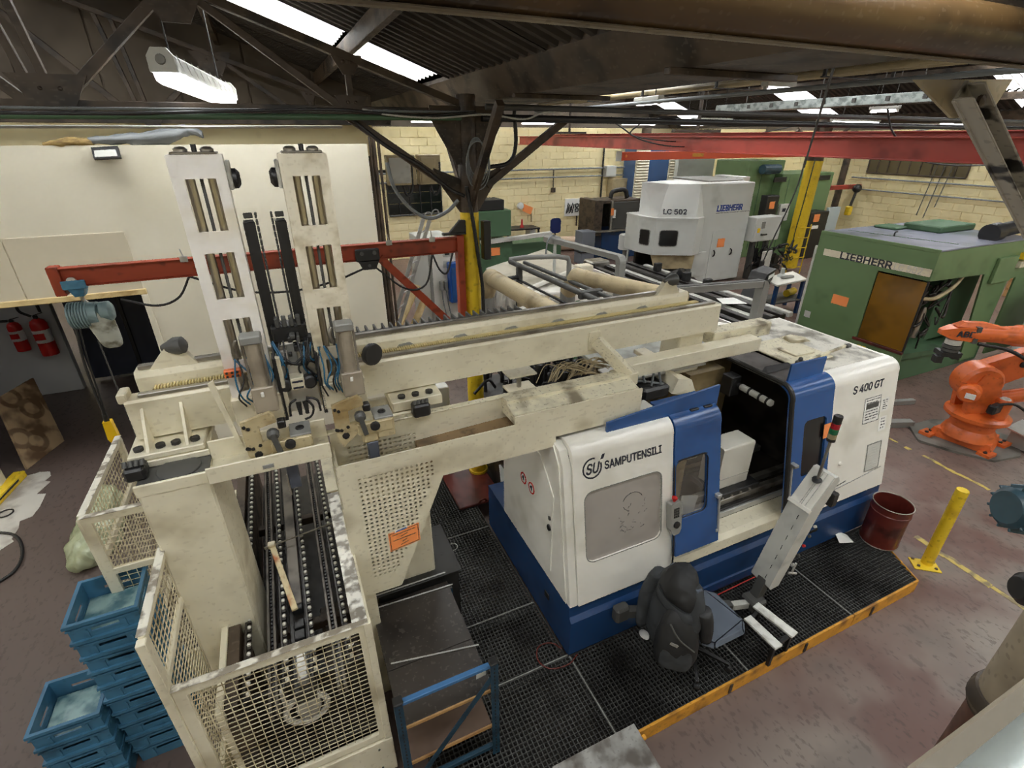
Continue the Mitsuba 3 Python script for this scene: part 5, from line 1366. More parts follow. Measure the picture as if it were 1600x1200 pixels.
for a, b, lab in (((0.165, 2.45, 0.836), (0.79, 2.33, 0.836), "steel strip lying across the middle of the dark bench top"), ((0.09, 2.97, 0.836), (0.79, 2.94, 0.836), "wider of two steel strips lying across the far end of the bench top"), ((0.14, 3.03, 0.90), (0.76, 3.03, 0.90), "thinner of two steel strips lying across the far end of the bench top")):
    one("steel_strip", lab, "strip", MB().bar(a, b, 0.012, 0.010), M_alu)
one("cleaning_rag", "dark crumpled rag on the lower bench shelf", "rag", MB().hull([(0.3, 2.3, 0.44), (0.44, 2.32, 0.44), (0.42, 2.5, 0.44), (0.28, 2.48, 0.44), (0.33, 2.35, 0.50), (0.40, 2.4, 0.48)]), M_black, True)
M_blackplate = mat("mat_black_plate", dirty(srgb(30, 29, 28), srgb(18, 17, 17), 4.0, 0.4, 0.8), 0.5)
sd = thing("black_pedestal", "black box pedestal with a drilled top plate behind the bench", "pedestal")
part(sd, "plate", MB().box(0.20, 0.88, 3.04, 3.60, 0.16, 0.88, 0.01).box(0.12, 0.90, 3.01, 3.62, 0.88, 0.895, 0.004), M_blackplate)
for x, y in ((0.66, 3.2), (0.8, 3.25), (0.7, 3.45), (0.82, 3.5)):
    part(sd, "hole", MB().lathe([(0, 0), (0.018, 0), (0.018, 0.002), (0, 0.002)], (x, y, 0.895), n=12), M_black)

# ================================================================== crates
def crate_mesh(sx=0.40, sy=0.41, h=0.175):
    outer = m3.Manifold.cube((sx - 0.03, sy - 0.03, h), False).translate((0.015, 0.015, 0))
    rim = m3.Manifold.cube((sx, sy, 0.022), False).translate((0, 0, h - 0.022))
    rim2 = m3.Manifold.cube((sx - 0.012, sy - 0.012, 0.012), False).translate((0.006, 0.006, h - 0.055))
    inn = m3.Manifold.cube((sx - 0.046, sy - 0.046, h), False).translate((0.023, 0.023, 0.012))
    body = outer + rim + rim2
    cuts = inn
    for y0 in (-0.01, sy - 0.03):
        cuts = cuts + m3.Manifold.cube((0.15, 0.045, 0.026), False).translate((sx / 2 - 0.075, y0, 0.075))
        for s in (0.035, 0.075, sx - 0.095, sx - 0.055):
            cuts = cuts + m3.Manifold.cube((0.02, 0.022, 0.018), False).translate((s, y0 if y0 < 0 else y0 + 0.018, 0.115 - 0.02 * ((s > 0.05) and (s < sx - 0.09))))
    for x0 in (-0.01, sx - 0.03):
        cuts = cuts + m3.Manifold.cube((0.045, 0.15, 0.026), False).translate((x0, sy / 2 - 0.075, 0.075))
    body = body - cuts
    for x in (0.1, sx - 0.1):
        body = body + m3.Manifold.cube((0.012, 0.012, 0.09), False).translate((x, 0.008, 0.01))
    return tri(body)


CR = crate_mesh()
cr_ply = mikit.ply(CR, M_bluecrate)
liner = mikit.ply(MB().box(0.03, 0.37, 0.03, 0.38, 0.014, 0.03, 0.004).mesh(), mat("mat_crate_liner", dirty(srgb(150, 178, 176), srgb(60, 100, 112), 9.0, 0.35, 0.7), 0.25))
r = random.Random(12)
ordn = ["lowest", "second", "third", "fourth", "fifth", "sixth", "seventh", "eighth", "ninth", "topmost"]
for st, (x, y, n) in enumerate(((-1.665, 3.035, 10), (-2.075, 2.965, 5))):
    for k in range(n):
        where = "tall crate stack behind the mesh guard" if st == 0 else "short crate stack at the left"
        nm = ordn[k] if k < n - 1 else "topmost"
        key = thing("plastic_crate", (f"{nm} blue plastic crate of the {where}" if k in (0, n - 1) else f"{nm} blue plastic crate from the floor in the {where}"), "crate", "stacked blue plastic crates")
        Tw = T4().translate([x + r.uniform(-0.006, 0.006), y + r.uniform(-0.006, 0.006), 0.003 + 0.145 * k]).rotate([0, 0, 1], r.uniform(-1.2, 1.2))
        scene[key + "__body"] = {**cr_ply, "to_world": Tw}
        if k == n - 1:
            scene[key + "__liner"] = {**liner, "to_world": Tw}
# ================================================================== operator console on its swing arm
oc = thing("operator_console", "tilted light grey control console on a swing arm, with a signal tower on top", "console")
body = Polygon([(3.49, 0.50), (3.72, 1.28), (3.735, 1.31), (3.925, 1.60), (3.97, 1.60), (4.00, 1.55), (3.88, 1.26), (3.62, 0.47), (3.52, 0.46)])
part(oc, "housing", MB().prism_y(body.buffer(-0.012).buffer(0.012), 1.995, 2.20), M_lgrey, label="light grey console housing")
part(oc, "top_trim", MB().bar((3.715, 2.10, 1.285), (3.735, 2.10, 1.315), 0.03, 0.215, up=(0, 1, 0)), M_white)
part(oc, "top_cover", MB().hull([(3.728, 2.0, 1.312), (3.728, 2.195, 1.312), (3.915, 2.0, 1.606), (3.915, 2.195, 1.606), (3.735, 2.01, 1.30), (3.735, 2.185, 1.30), (3.93, 2.01, 1.59), (3.93, 2.185, 1.59)]), M_white)
for y in (2.055, 2.09, 2.105):
    part(oc, "top_groove", MB().bar((3.726, y, 1.318), (3.912, y, 1.608), 0.003, 0.002), M_grey)
bd = np.array([3.72 - 3.49, 0, 1.28 - 0.50])
for k in range(7):
    a = np.array([3.487, 2.065, 0.5]) + bd * (0.06 + 0.135 * k)
    part(oc, "slot", MB().bar(a, a + bd * 0.06, 0.006, 0.004, up=(0, 1, 0)), M_black)
part(oc, "side_handle", MB().box(3.99, 4.06, 1.985, 2.06, 1.26, 1.40, 0.008), M_black)
for k in range(6):
    q = np.array((3.67, 1.99, 0.58)) + np.array((0.035, 0, 0.1)) * k
    part(oc, "button", MB().lathe([(0, 0), (0.014, 0), (0.014, 0.016), (0, 0.02)], q + (0.03, 0.01, 0), (0.95, 0, -0.3), 10), M_redplastic if k == 3 else (M_lgrey if k % 2 else M_dgrey), 40)
part(oc, "key_switch", MB().cyl((3.70, 1.99, 0.60), (3.79, 1.975, 0.57), 0.012, n=10).cyl((3.76, 1.985, 0.70), (3.74, 1.985, 0.60), 0.01, n=8), M_alu, 40)
part(oc, "post", MB().bar((3.42, 2.06, 0.27), (3.54, 2.09, 0.52), 0.085, 0.085, up=(0, 1, 0)), M_dgrey)
part(oc, "joint", MB().box(3.33, 3.50, 1.97, 2.14, 0.24, 0.36, 0.02), M_dgrey)
part(oc, "arm", MB().bar((2.55, 2.20, 0.42), (3.16, 2.09, 0.33), 0.07, 0.08), M_dgrey)
part(oc, "arm_sleeve", MB().bar((3.10, 2.10, 0.335), (3.36, 2.05, 0.30), 0.055, 0.065), M_lgrey)
part(oc, "arm", MB().bar((2.12, 2.32, 0.52), (2.58, 2.20, 0.43), 0.07, 0.08), M_dgrey)
part(oc, "arm_sleeve", MB().box(2.30, 2.40, 2.22, 2.31, 0.49, 0.53, 0.006), M_lgrey)
part(oc, "wall_pivot", MB().box(2.02, 2.16, 2.28, 2.375, 0.44, 0.60, 0.02), M_dgrey)
st = part(oc, "signal_tower", MB().cyl((3.865, 2.10, 1.53), (3.87, 2.10, 1.94), 0.012, n=12), M_steel, 40, label="signal tower with black, red, green and clear segments")
part(st, "foot", MB().lathe([(0, 0), (0.04, 0), (0.04, 0.012), (0.02, 0.018), (0, 0.018)], (3.862, 2.10, 1.528), (-0.4, 0, 0.9), 18), M_black, 40)
M_greenlens = mat("mat_green_lens", srgb(26, 92, 60), 0.2)
M_redlens = mat("mat_red_lens", srgb(150, 24, 36), 0.2)
M_clearlens = mat("mat_clear_lens", srgb(150, 138, 108), 0.2)
for z0, z1, m, nm in ((1.93, 1.955, M_black, "tower_base"), (1.955, 2.0, M_clearlens, "clear_segment"), (2.0, 2.05, M_greenlens, "green_segment"), (2.05, 2.10, M_redlens, "red_segment"), (2.10, 2.17, M_black, "tower_cap")):
    part(st, nm, MB().lathe([(0, z0), (0.032, z0), (0.034, z0 + 0.004), (0.034, z1 - 0.004), (0.032, z1), (0, z1)], (3.868, 2.10, 0), n=20), m, 40)

# ================================================================== office chair, jacket, backpack
ch = thing("office_chair", "swivel chair with a grey-blue seat, standing on the grating under a black jacket", "chair")
M_seat = mat("mat_seat_fabric", dirty(srgb(84, 92, 104), srgb(66, 74, 84), 6.0, 0.4, 0.8), 0.85)
cc = np.array([2.60, 1.95, GZ])
for k in range(5):
    q = math.radians(235 + 72 * k)
    e = cc + np.array([0.30 * math.cos(q), 0.30 * math.sin(q), 0.065])
    lg = part(ch, "leg", MB().hull([cc + (0.02 * math.sin(q), -0.02 * math.cos(q), 0.13), cc + (-0.02 * math.sin(q), 0.02 * math.cos(q), 0.13), cc + (0, 0, 0.08), e + (0.012 * math.sin(q), -0.012 * math.cos(q), 0.02), e + (-0.012 * math.sin(q), 0.012 * math.cos(q), 0.02), e + (0, 0, -0.012)]), M_black)
    part(lg, "caster", MB().cyl(e + (0.022 * math.sin(q), -0.022 * math.cos(q), -0.037), e + (-0.022 * math.sin(q), 0.022 * math.cos(q), -0.037), 0.027, n=14), M_rubber, 40)
part(ch, "gas_lift", MB().cyl(cc + (0, 0, 0.1), cc + (0, 0, 0.40), 0.028, n=16), M_dgrey, 40)
part(ch, "mechanism", MB().box(2.50, 2.78, 1.88, 2.02, 0.53, 0.565, 0.01), M_black)
seat = MB().hull([(2.68 + a * 0.5 * sx, 1.93 + b * 0.5 * sy, z) for sx, sy, z in ((0.40, 0.42, 0.565), (0.47, 0.47, 0.595), (0.43, 0.43, 0.635)) for a in (-1, -0.7, 0.7, 1) for b in (-1, -0.7, 0.7, 1) if not (abs(a) == 1 and abs(b) == 1)]).mesh()
seat = seat.subdivide_to_size(0.05)
trimesh.smoothing.filter_taubin(seat, iterations=6)
part(ch, "seat", seat, M_seat, True)
part(ch, "back_stem", MB().bar((2.50, 1.98, 0.55), (2.40, 2.0, 0.80), 0.05, 0.02), M_black)
bk = MB().hull([(2.40 + 0.05 * s - 0.04 * (z - 0.7), 2.01 + y, z) for s in (0, 1) for y, z in ((-0.2, 0.74), (0.2, 0.74), (-0.21, 0.95), (0.21, 0.95), (-0.15, 1.12), (0.15, 1.12), (-0.16, 0.70), (0.16, 0.70))])
part(ch, "backrest", bk, M_seat)
part(ch, "armrest", MB().tube([(2.52, 2.22, 0.60), (2.50, 2.25, 0.75), (2.55, 2.24, 0.82), (2.72, 2.23, 0.82)], 0.018, 8), M_black, True)


def cloth(rings, n=40, seed=0, amp=0.02, freq=6.0, rows=6):
    """closed skin through elliptical rings [(centre, axis a, axis b, squareness)], wrinkled by noise"""
    R = []
    t = np.arange(n) * 2 * math.pi / n
    for c, a, b, e in rings:
        co, si = np.cos(t), np.sin(t)
        R.append(np.array(c) + np.outer(np.sign(co) * np.abs(co) ** e, a) + np.outer(np.sign(si) * np.abs(si) ** e, b))
    R = np.array(R)
    from scipy.interpolate import CubicSpline
    s = np.arange(len(R))
    V = CubicSpline(s, R, axis=0)(np.linspace(0, len(R) - 1, rows * (len(R) - 1) + 1))
    m_, nn = V.shape[:2]
    V = V.reshape(-1, 3)
    F = []
    for i in range(m_ - 1):
        for k in range(nn):
            a, b = i * nn + k, i * nn + (k + 1) % nn
            F += [[a, b, b + nn], [a, b + nn, a + nn]]
    c0, c1 = len(V), len(V) + 1
    V = np.vstack([V, V[:nn].mean(0), V[-nn:].mean(0)])
    for k in range(nn):
        F += [[c0, (k + 1) % nn, k], [c1, (m_ - 1) * nn + k, (m_ - 1) * nn + (k + 1) % nn]]
    m = trimesh.Trimesh(V, np.array(F), process=False)
    nv = m.vertex_normals
    d = meshkit.fbm(m.vertices * freq * np.array([1.6, 1.6, 0.7]), 3, seed) - 0.5
    m.vertices += nv * (d * 2 * amp)[:, None]
    return m


M_jacket = mat("mat_jacket", dirty(srgb(48, 51, 54), srgb(34, 36, 38), 7.0, 0.4, 0.8), 0.75)
M_jacketblack = mat("mat_jacket_black", dirty(srgb(26, 27, 29), srgb(16, 17, 18), 7.0, 0.4, 0.8), 0.6)
A = np.array([0.0, 1, 0])
Bx = np.array([1.0, 0, 0])
jk = thing("jacket", "dark grey and black jacket hung over the back of the office chair", "jacket")
part(jk, "body", cloth([((2.30, 1.98, 0.33), 0.18 * A, 0.035 * Bx, 0.8), ((2.31, 2.0, 0.50), 0.24 * A, 0.07 * Bx, 0.8), ((2.34, 2.0, 0.70), 0.25 * A, 0.085 * Bx, 0.8), ((2.38, 2.01, 0.90), 0.24 * A, 0.085 * Bx, 0.8), ((2.40, 2.01, 1.05), 0.20 * A, 0.075 * Bx, 0.8), ((2.41, 2.01, 1.12), 0.12 * A, 0.055 * Bx, 0.9)], seed=3, amp=0.022), M_jacket, True)
part(jk, "hood", cloth([((2.36, 2.0, 0.93), 0.15 * A, 0.09 * Bx, 0.9), ((2.35, 2.0, 1.03), 0.17 * A, 0.11 * Bx, 0.9), ((2.38, 2.01, 1.12), 0.135 * A, 0.10 * Bx, 0.9), ((2.41, 2.02, 1.19), 0.07 * A, 0.06 * Bx, 1)], seed=9, amp=0.025, freq=9.0), M_jacketblack, True)
part(jk, "collar_band", cloth([((2.34, 1.99, 0.86), 0.20 * A, 0.10 * Bx, 0.8), ((2.345, 1.99, 0.905), 0.195 * A, 0.105 * Bx, 0.8), ((2.35, 2.0, 0.94), 0.17 * A, 0.10 * Bx, 0.8)], seed=5, amp=0.008), M_jacket, True)
part(jk, "sleeve", cloth([((2.36, 2.24, 0.96), 0.06 * A, 0.07 * Bx, 1), ((2.31, 2.27, 0.80), 0.06 * A, 0.065 * Bx, 1), ((2.27, 2.26, 0.62), 0.055 * A, 0.06 * Bx, 1), ((2.24, 2.22, 0.44), 0.045 * A, 0.05 * Bx, 1)], n=24, seed=7, amp=0.016), M_jacket, True)
part(jk, "sleeve", cloth([((2.42, 1.80, 0.96), 0.055 * A, 0.06 * Bx, 1), ((2.44, 1.76, 0.82), 0.055 * A, 0.055 * Bx, 1), ((2.45, 1.75, 0.68), 0.05 * A, 0.05 * Bx, 1)], n=24, seed=8, amp=0.014), M_jacketblack, True)
bpk = thing("backpack", "black backpack with a small grey logo patch hanging on the jacket", "backpack")
dn = np.array([-0.62, -0.78, 0.0])
la = np.array([0.78, -0.62, 0.0])
C0 = np.array([2.27, 1.86, 0.0])
bpm = cloth([(C0 + (0, 0, 0.42) + dn * 0.0, 0.10 * la, 0.07 * dn, 0.7), (C0 + (0, 0, 0.47) + dn * 0.02, 0.15 * la, 0.095 * dn, 0.7), (C0 + (0, 0, 0.62) + dn * 0.02, 0.165 * la, 0.10 * dn, 0.7), (C0 + (0.01, 0.01, 0.78) + dn * 0.01, 0.145 * la, 0.085 * dn, 0.75), (C0 + (0.03, 0.03, 0.89), 0.10 * la, 0.06 * dn, 0.8), (C0 + (0.04, 0.04, 0.92), 0.05 * la, 0.04 * dn, 0.9)], seed=13, amp=0.010)
part(bpk, "bag", bpm, M_jacketblack, True)
part(bpk, "front_pocket", cloth([(C0 + (0, 0, 0.44) + dn * 0.06, 0.09 * la, 0.055 * dn, 0.7), (C0 + (0, 0, 0.50) + dn * 0.075, 0.125 * la, 0.06 * dn, 0.7), (C0 + (0, 0, 0.62) + dn * 0.075, 0.12 * la, 0.05 * dn, 0.7), (C0 + (0, 0, 0.68) + dn * 0.06, 0.09 * la, 0.04 * dn, 0.8)], seed=21, amp=0.010), M_jacket, True)
lp = C0 + (0, 0, 0.715) + dn * 0.112 + la * -0.03
part(bpk, "logo_patch", MB().bar(lp - la * 0.03 + (0, 0, 0.012), lp + la * 0.03 - (0, 0, 0.012), 0.008, 0.03, up=(0, 0, 1)), M_grey)
part(bpk, "strap", MB().tube([C0 + (0, 0, 0.88) + dn * 0.07 - la * 0.08, C0 + (0, 0, 0.78) + dn * 0.11 + la * 0.0, C0 + (0, 0, 0.69) + dn * 0.118 + la * 0.12], 0.008, 6), M_dgrey, True)

# ================================================================== small things on and around the platform
fs = thing("foot_stool", "low black foot rest with two pale worn step boards, on the grating", "stool")
d1 = np.array([3.27, 1.66, 0.36]) - np.array([3.12, 1.94, 0.36])
for k, (a, b) in enumerate((((3.14, 1.90), (3.15, 1.575)), ((3.315, 1.965), (3.37, 1.60)))):
    part(fs, "step_board", MB().bar((a[0], a[1], 0.40), (b[0], b[1], 0.40), 0.085, 0.022), mat(f"mat_step_board_{k}", dirty(srgb(224, 224, 218), srgb(170, 168, 160), 10.0, 0.5, 0.8), 0.5))
part(fs, "frame", MB().bar((3.10, 1.87, 0.375), (3.36, 1.93, 0.375), 0.03, 0.03), M_black)
part(fs, "frame", MB().bar((3.11, 1.60, 0.375), (3.40, 1.64, 0.375), 0.03, 0.03), M_black)
for x, y in ((3.12, 1.88), (3.34, 1.93), (3.13, 1.605), (3.38, 1.64)):
    part(fs, "leg", MB().box(x - 0.015, x + 0.015, y - 0.015, y + 0.015, GZ, 0.37, 0.003), M_black)
bn = thing("drum_bin", "open maroon steel drum used as a bin on the platform corner", "bin")
part(bn, "shell", MB().lathe([(0, 0.012), (0.178, 0.012), (0.182, 0.0), (0.186, 0.012), (0.182, 0.02), (0.182, 0.40), (0.190, 0.405), (0.190, 0.425), (0.184, 0.43), (0.186, 0.50), (0.192, 0.506), (0.188, 0.512), (0.180, 0.506), (0.176, 0.40), (0.174, 0.03), (0, 0.03)], (5.49, 2.16, GZ + 0.01), n=36), M_maroon, 40)
part(bn, "rim", MB().add(trimesh.creation.torus(0.187, 0.006, major_sections=40, minor_sections=8), np.array([[1, 0, 0, 5.49], [0, 1, 0, 2.16], [0, 0, 1, GZ + 0.521], [0, 0, 0, 1.0]])), M_steel, True)
part(bn, "bottom_rim", MB().add(trimesh.creation.torus(0.184, 0.006, major_sections=40, minor_sections=8), np.array([[1, 0, 0, 5.49], [0, 1, 0, 2.16], [0, 0, 1, GZ + 0.012], [0, 0, 0, 1.0]])), M_steel, True)
bo = thing("bollard", "bright yellow steel bollard bolted to the floor by the platform corner", "bollard")
part(bo, "post", MB().lathe([(0, 0.012), (0.055, 0.012), (0.055, 1.0), (0.052, 1.006), (0, 1.006)], (5.81, 1.79, 0), n=24), M_yellow, 40)
part(bo, "base_plate", MB().bar((5.66, 1.86, 0.006), (5.86, 1.70, 0.006), 0.17, 0.012), M_yellow)
for x, y in ((5.68, 1.80), (5.73, 1.89), (5.80, 1.69), (5.87, 1.76)):
    part(bo, "bolt", MB().lathe([(0, 0), (0.015, 0), (0.015, 0.012), (0, 0.014)], (x, y, 0.012), n=6), M_brownsteel)
clm = cloth([((2.345, 2.27, GZ + 0.003), 0.05 * A, 0.03 * Bx, 1), ((2.35, 2.27, GZ + 0.015), 0.055 * A, 0.035 * Bx, 1), ((2.36, 2.265, GZ + 0.03), 0.025 * A, 0.02 * Bx, 1)], n=20, seed=2, amp=0.008, freq=20)
one("cleaning_rag", "small white rag on the grating beside the blue machine base", "rag", clm, M_paper, True)
one("paper_sheet", "crumpled white paper sheet on the grating at the right end of the blue base", "paper", MB().quad((5.04, 2.30, GZ + 0.004), (5.20, 2.24, GZ + 0.004), (5.23, 2.35, GZ + 0.012), (5.07, 2.42, GZ + 0.09), 0.002), M_paper)
for k, (x, y, a) in enumerate(((0.985, 4.20, 0.045), (1.115, 4.02, 0.05), (0.955, 4.06, 0.042), (0.985, 4.03, 0.035), (1.0, 3.90, 0.055))):
    one("metal_ring", ("thin steel ring lying on the grating behind the dark bench"), "ring", MB().add(trimesh.creation.torus(a, 0.005, major_sections=28, minor_sections=8), np.array([[1, 0, 0, x], [0, 1, 0, y], [0, 0, 1, GZ + 0.005 + 0.01 * (k == 3)], [0, 0, 0, 1.0]])), M_alu, True, "loose rings on the grating")
one("air_hose", "thin red hose looped on the grating by the left corner of the blue base", "hose", MB().tube([(1.70, 2.36, GZ + 0.008), (1.58, 2.31, GZ + 0.008), (1.42, 2.34, GZ + 0.008), (1.36, 2.45, GZ + 0.008), (1.42, 2.56, GZ + 0.008), (1.54, 2.55, GZ + 0.008), (1.6, 2.46, GZ + 0.008)], 0.006, 6), M_maroon, True)
one("air_hose", "thin red hose lying along the foot of the blue base behind the console", "hose", MB().tube([(2.9, 2.33, GZ + 0.007), (3.3, 2.33, GZ + 0.007), (3.7, 2.34, GZ + 0.007), (4.1, 2.34, GZ + 0.007)], 0.006, 6).tube([(3.2, 2.33, GZ + 0.007), (3.14, 2.27, GZ + 0.05), (3.1, 2.2, GZ + 0.02), (3.12, 2.14, GZ + 0.007)], 0.006, 6), M_redplastic, True)
sb = thing("steel_step", "worn bare steel box step in front of the ochre platform edge", "step")
M_bareplate = mat("mat_bare_plate", dirty(srgb(188, 188, 184), srgb(110, 104, 98), 7.0, 0.38, 0.7, 0.3, 60.0), 0.4, 0.7)
part(sb, "top_plate", MB().hull([(1.03, 1.605, 0.34), (1.03, 1.605, 0.352), (1.71, 1.605, 0.34), (1.71, 1.605, 0.352), (1.70, 1.24, 0.34), (1.70, 1.24, 0.352), (1.0, 1.24, 0.34), (1.0, 1.24, 0.352)]), M_bareplate)
part(sb, "side_plate", MB().box(1.69, 1.70, 1.25, 1.60, 0.0, 0.34, 0.003), M_bareplate)
part(sb, "side_plate", MB().box(1.01, 1.02, 1.25, 1.60, 0.0, 0.34, 0.003), M_bareplate)
part(sb, "front_plate", MB().box(1.02, 1.69, 1.25, 1.26, 0.0, 0.34, 0.003), M_bareplate)
part(sb, "lug", MB().cyl((1.705, 1.50, 0.345), (1.73, 1.50, 0.345), 0.018, n=12), M_ochre, 40)

# ================================================================== jib crane and hoist
jc = thing("jib_crane", "red oxide wall jib crane arm carried by the nearest yellow column", "crane")
JY = 5.15
part(jc, "jib_beam", MB().box(-1.66, 1.76, JY - 0.045, JY + 0.045, 3.245, 3.255, 0.002).box(-1.66, 1.76, JY - 0.045, JY + 0.045, 3.10, 3.11, 0.002).box(-1.66, 1.76, JY - 0.006, JY + 0.006, 3.105, 3.25, 0.001), M_rust, label="red oxide I beam")
part(jc, "end_stop", MB().box(-1.73, -1.655, JY - 0.05, JY + 0.05, 3.035, 3.27, 0.006), M_rust)
part(jc, "upright", MB().box(1.69, 1.765, JY - 0.05, JY + 0.05, 1.9, 3.27, 0.005), M_rust)
part(jc, "diagonal_brace", MB().bar((0.88, JY, 3.11), (1.70, JY, 2.18), 0.08, 0.07, up=(0, 1, 0)), M_rust)
part(jc, "top_bracket", MB().box(1.55, 1.80, JY - 0.03, JY + 0.03, 3.275, 3.30, 0.004).hull([(1.62, JY - 0.02, 3.30), (1.80, JY - 0.02, 3.30), (1.80, JY - 0.02, 3.42), (1.74, JY - 0.02, 3.42), (1.62, JY + 0.02, 3.30), (1.80, JY + 0.02, 3.30), (1.80, JY + 0.02, 3.42), (1.74, JY + 0.02, 3.42)]), M_black)
part(jc, "column_bracket", MB().box(1.98, 2.06, JY - 0.08, JY + 0.02, 3.0, 3.4, 0.006), M_black)
for x in (-0.78, 0.98, 1.42):
    part(jc, "cable_clip", MB().box(x - 0.03, x + 0.03, JY - 0.06, JY - 0.045, 3.23, 3.28, 0.004).cyl((x, JY - 0.05, 3.27), (x - 0.01, JY - 0.05, 3.34), 0.006, n=6), M_alu)
ht = part(jc, "trolley", MB().box(0.64, 0.87, JY - 0.09, JY - 0.05, 3.10, 3.22, 0.01).hull([(0.66, JY - 0.09, 3.10), (0.86, JY - 0.09, 3.10), (0.82, JY - 0.09, 3.02), (0.70, JY - 0.09, 3.02), (0.66, JY - 0.05, 3.10), (0.86, JY - 0.05, 3.10), (0.82, JY - 0.05, 3.02), (0.70, JY - 0.05, 3.02)]), M_black, label="black cable trolley")
for x in (0.70, 0.82):
    part(ht, "roller", MB().lathe([(0, 0), (0.02, 0), (0.02, 0.014), (0, 0.016)], (x, JY - 0.09, 3.18), (0, -1, 0), 12), M_dgrey, 40)
part(ht, "roller", MB().lathe([(0, 0), (0.016, 0), (0.016, 0.014), (0, 0.016)], (0.76, JY - 0.09, 3.06), (0, -1, 0), 12), M_dgrey, 40)
for pts in (((-1.32, 5.12, 2.96), (-1.08, 5.1, 2.88), (-0.90, 5.1, 2.93), (-0.78, 5.12, 3.10)), ((-0.78, 5.12, 3.10), (-0.4, 5.1, 2.93), (0.0, 5.1, 2.88), (0.4, 5.1, 2.93), (0.72, 5.1, 3.03)), ((0.82, 5.1, 3.03), (1.1, 5.1, 2.78), (1.32, 5.1, 2.80), (1.42, 5.12, 3.10)), ((1.42, 5.12, 3.10), (1.48, 5.1, 2.94), (1.56, 5.1, 2.90), (1.64, 5.12, 3.10))):
    part(jc, "festoon_cable", MB().tube(pts, 0.010, 6), M_cable, True)
ho = thing("chain_hoist", "greasy blue and pale grey electric chain hoist hanging from the red jib arm", "hoist")
part(ho, "trolley_plate", MB().box(-1.66, -1.50, JY - 0.085, JY - 0.07, 3.09, 3.16, 0.004).hull([(-1.64, JY - 0.07, 3.10), (-1.52, JY - 0.07, 3.10), (-1.55, JY + 0.05, 3.02), (-1.61, JY + 0.05, 3.02), (-1.64, JY + 0.07, 3.10), (-1.52, JY + 0.07, 3.10), (-1.55, JY - 0.05, 3.02), (-1.61, JY - 0.05, 3.02)]), M_hoistblue)
part(ho, "trolley_wheel", MB().lathe([(0, 0), (0.035, 0), (0.035, 0.02), (0, 0.024)], (-1.59, JY - 0.05, 3.15), (0, -1, 0), 18), M_alu, 40)
part(ho, "hook", MB().tube([(-1.58, JY, 3.03), (-1.58, JY, 2.98), (-1.56, JY, 2.95), (-1.58, JY, 2.93)], 0.016, 8), M_steel, True)
mp = MB().cyl((-1.70, JY - 0.02, 2.86), (-1.50, JY - 0.02, 2.86), 0.10, n=24)
part(ho, "motor", mp, M_hoistgrey, 40)
for k in range(7):
    part(ho, "cooling_fin", MB().cyl((-1.69 + 0.02 * k, JY - 0.02, 2.86), (-1.682 + 0.02 * k, JY - 0.02, 2.86), 0.112, n=24), M_hoistgrey, 40)
part(ho, "gear_case", MB().lathe([(0, 0), (0.06, 0), (0.085, 0.02), (0.085, 0.08), (0.06, 0.1), (0, 0.1)], (-1.50, JY - 0.02, 2.87), (1, 0, 0), 20), M_hoistgrey, 40)
part(ho, "chain_bag", cloth([((-1.48, JY - 0.03, 2.56), 0.03 * A, 0.035 * Bx, 0.8), ((-1.485, JY - 0.03, 2.60), 0.06 * A, 0.075 * Bx, 0.8), ((-1.50, JY - 0.03, 2.72), 0.07 * A, 0.09 * Bx, 0.8), ((-1.52, JY - 0.03, 2.84), 0.075 * A, 0.095 * Bx, 0.8), ((-1.53, JY - 0.03, 2.88), 0.05 * A, 0.06 * Bx, 0.8)], n=30, seed=4, amp=0.004), mat("mat_chain_bag", dirty(srgb(176, 178, 168), srgb(96, 92, 74), 9.0, 0.5, 0.75), 0.5), True)
part(ho, "control_cable", MB().tube([(-1.68, JY - 0.05, 2.80), (-1.72, JY - 0.05, 2.5), (-1.735, JY - 0.05, 2.2), (-1.735, JY - 0.05, 1.9)], 0.011, 6), M_cable, True)
part(ho, "support_cable", MB().tube([(-1.66, JY - 0.05, 2.78), (-1.69, JY - 0.05, 2.5), (-1.71, JY - 0.05, 2.2), (-1.725, JY - 0.05, 1.9)], 0.007, 6), M_cable, True)
cm = MB()
for k in range(54):
    z = 2.60 - 0.024 * k
    M = np.eye(4)
    M[:3, 3] = (-1.585 + 0.0 * k, JY, z)
    q = math.pi / 2 * (k % 2)
    M[:3, :3] = np.array([[math.cos(q), -math.sin(q), 0], [math.sin(q), math.cos(q), 0], [0, 0, 1]])
    cm.add(trimesh.creation.box((0.014, 0.005, 0.032)), M)
part(ho, "lifting_chain", cm, M_dgrey, kind="stuff")
part(ho, "pendant_control", MB().hull([(-1.765, JY - 0.08, 1.88), (-1.70, JY - 0.08, 1.88), (-1.775, JY - 0.08, 1.70), (-1.69, JY - 0.08, 1.70), (-1.75, JY - 0.08, 1.64), (-1.71, JY - 0.08, 1.64), (-1.765, JY - 0.02, 1.88), (-1.70, JY - 0.02, 1.88), (-1.775, JY - 0.02, 1.70), (-1.69, JY - 0.02, 1.70), (-1.75, JY - 0.02, 1.64), (-1.71, JY - 0.02, 1.64)]), mat("mat_pendant_yellow", srgb(236, 190, 24), 0.35), label="yellow pendant control")
part(ho, "cable_boot", MB().cyl((-1.735, JY - 0.05, 1.88), (-1.735, JY - 0.05, 1.95), 0.022, n=10), M_black, 40)

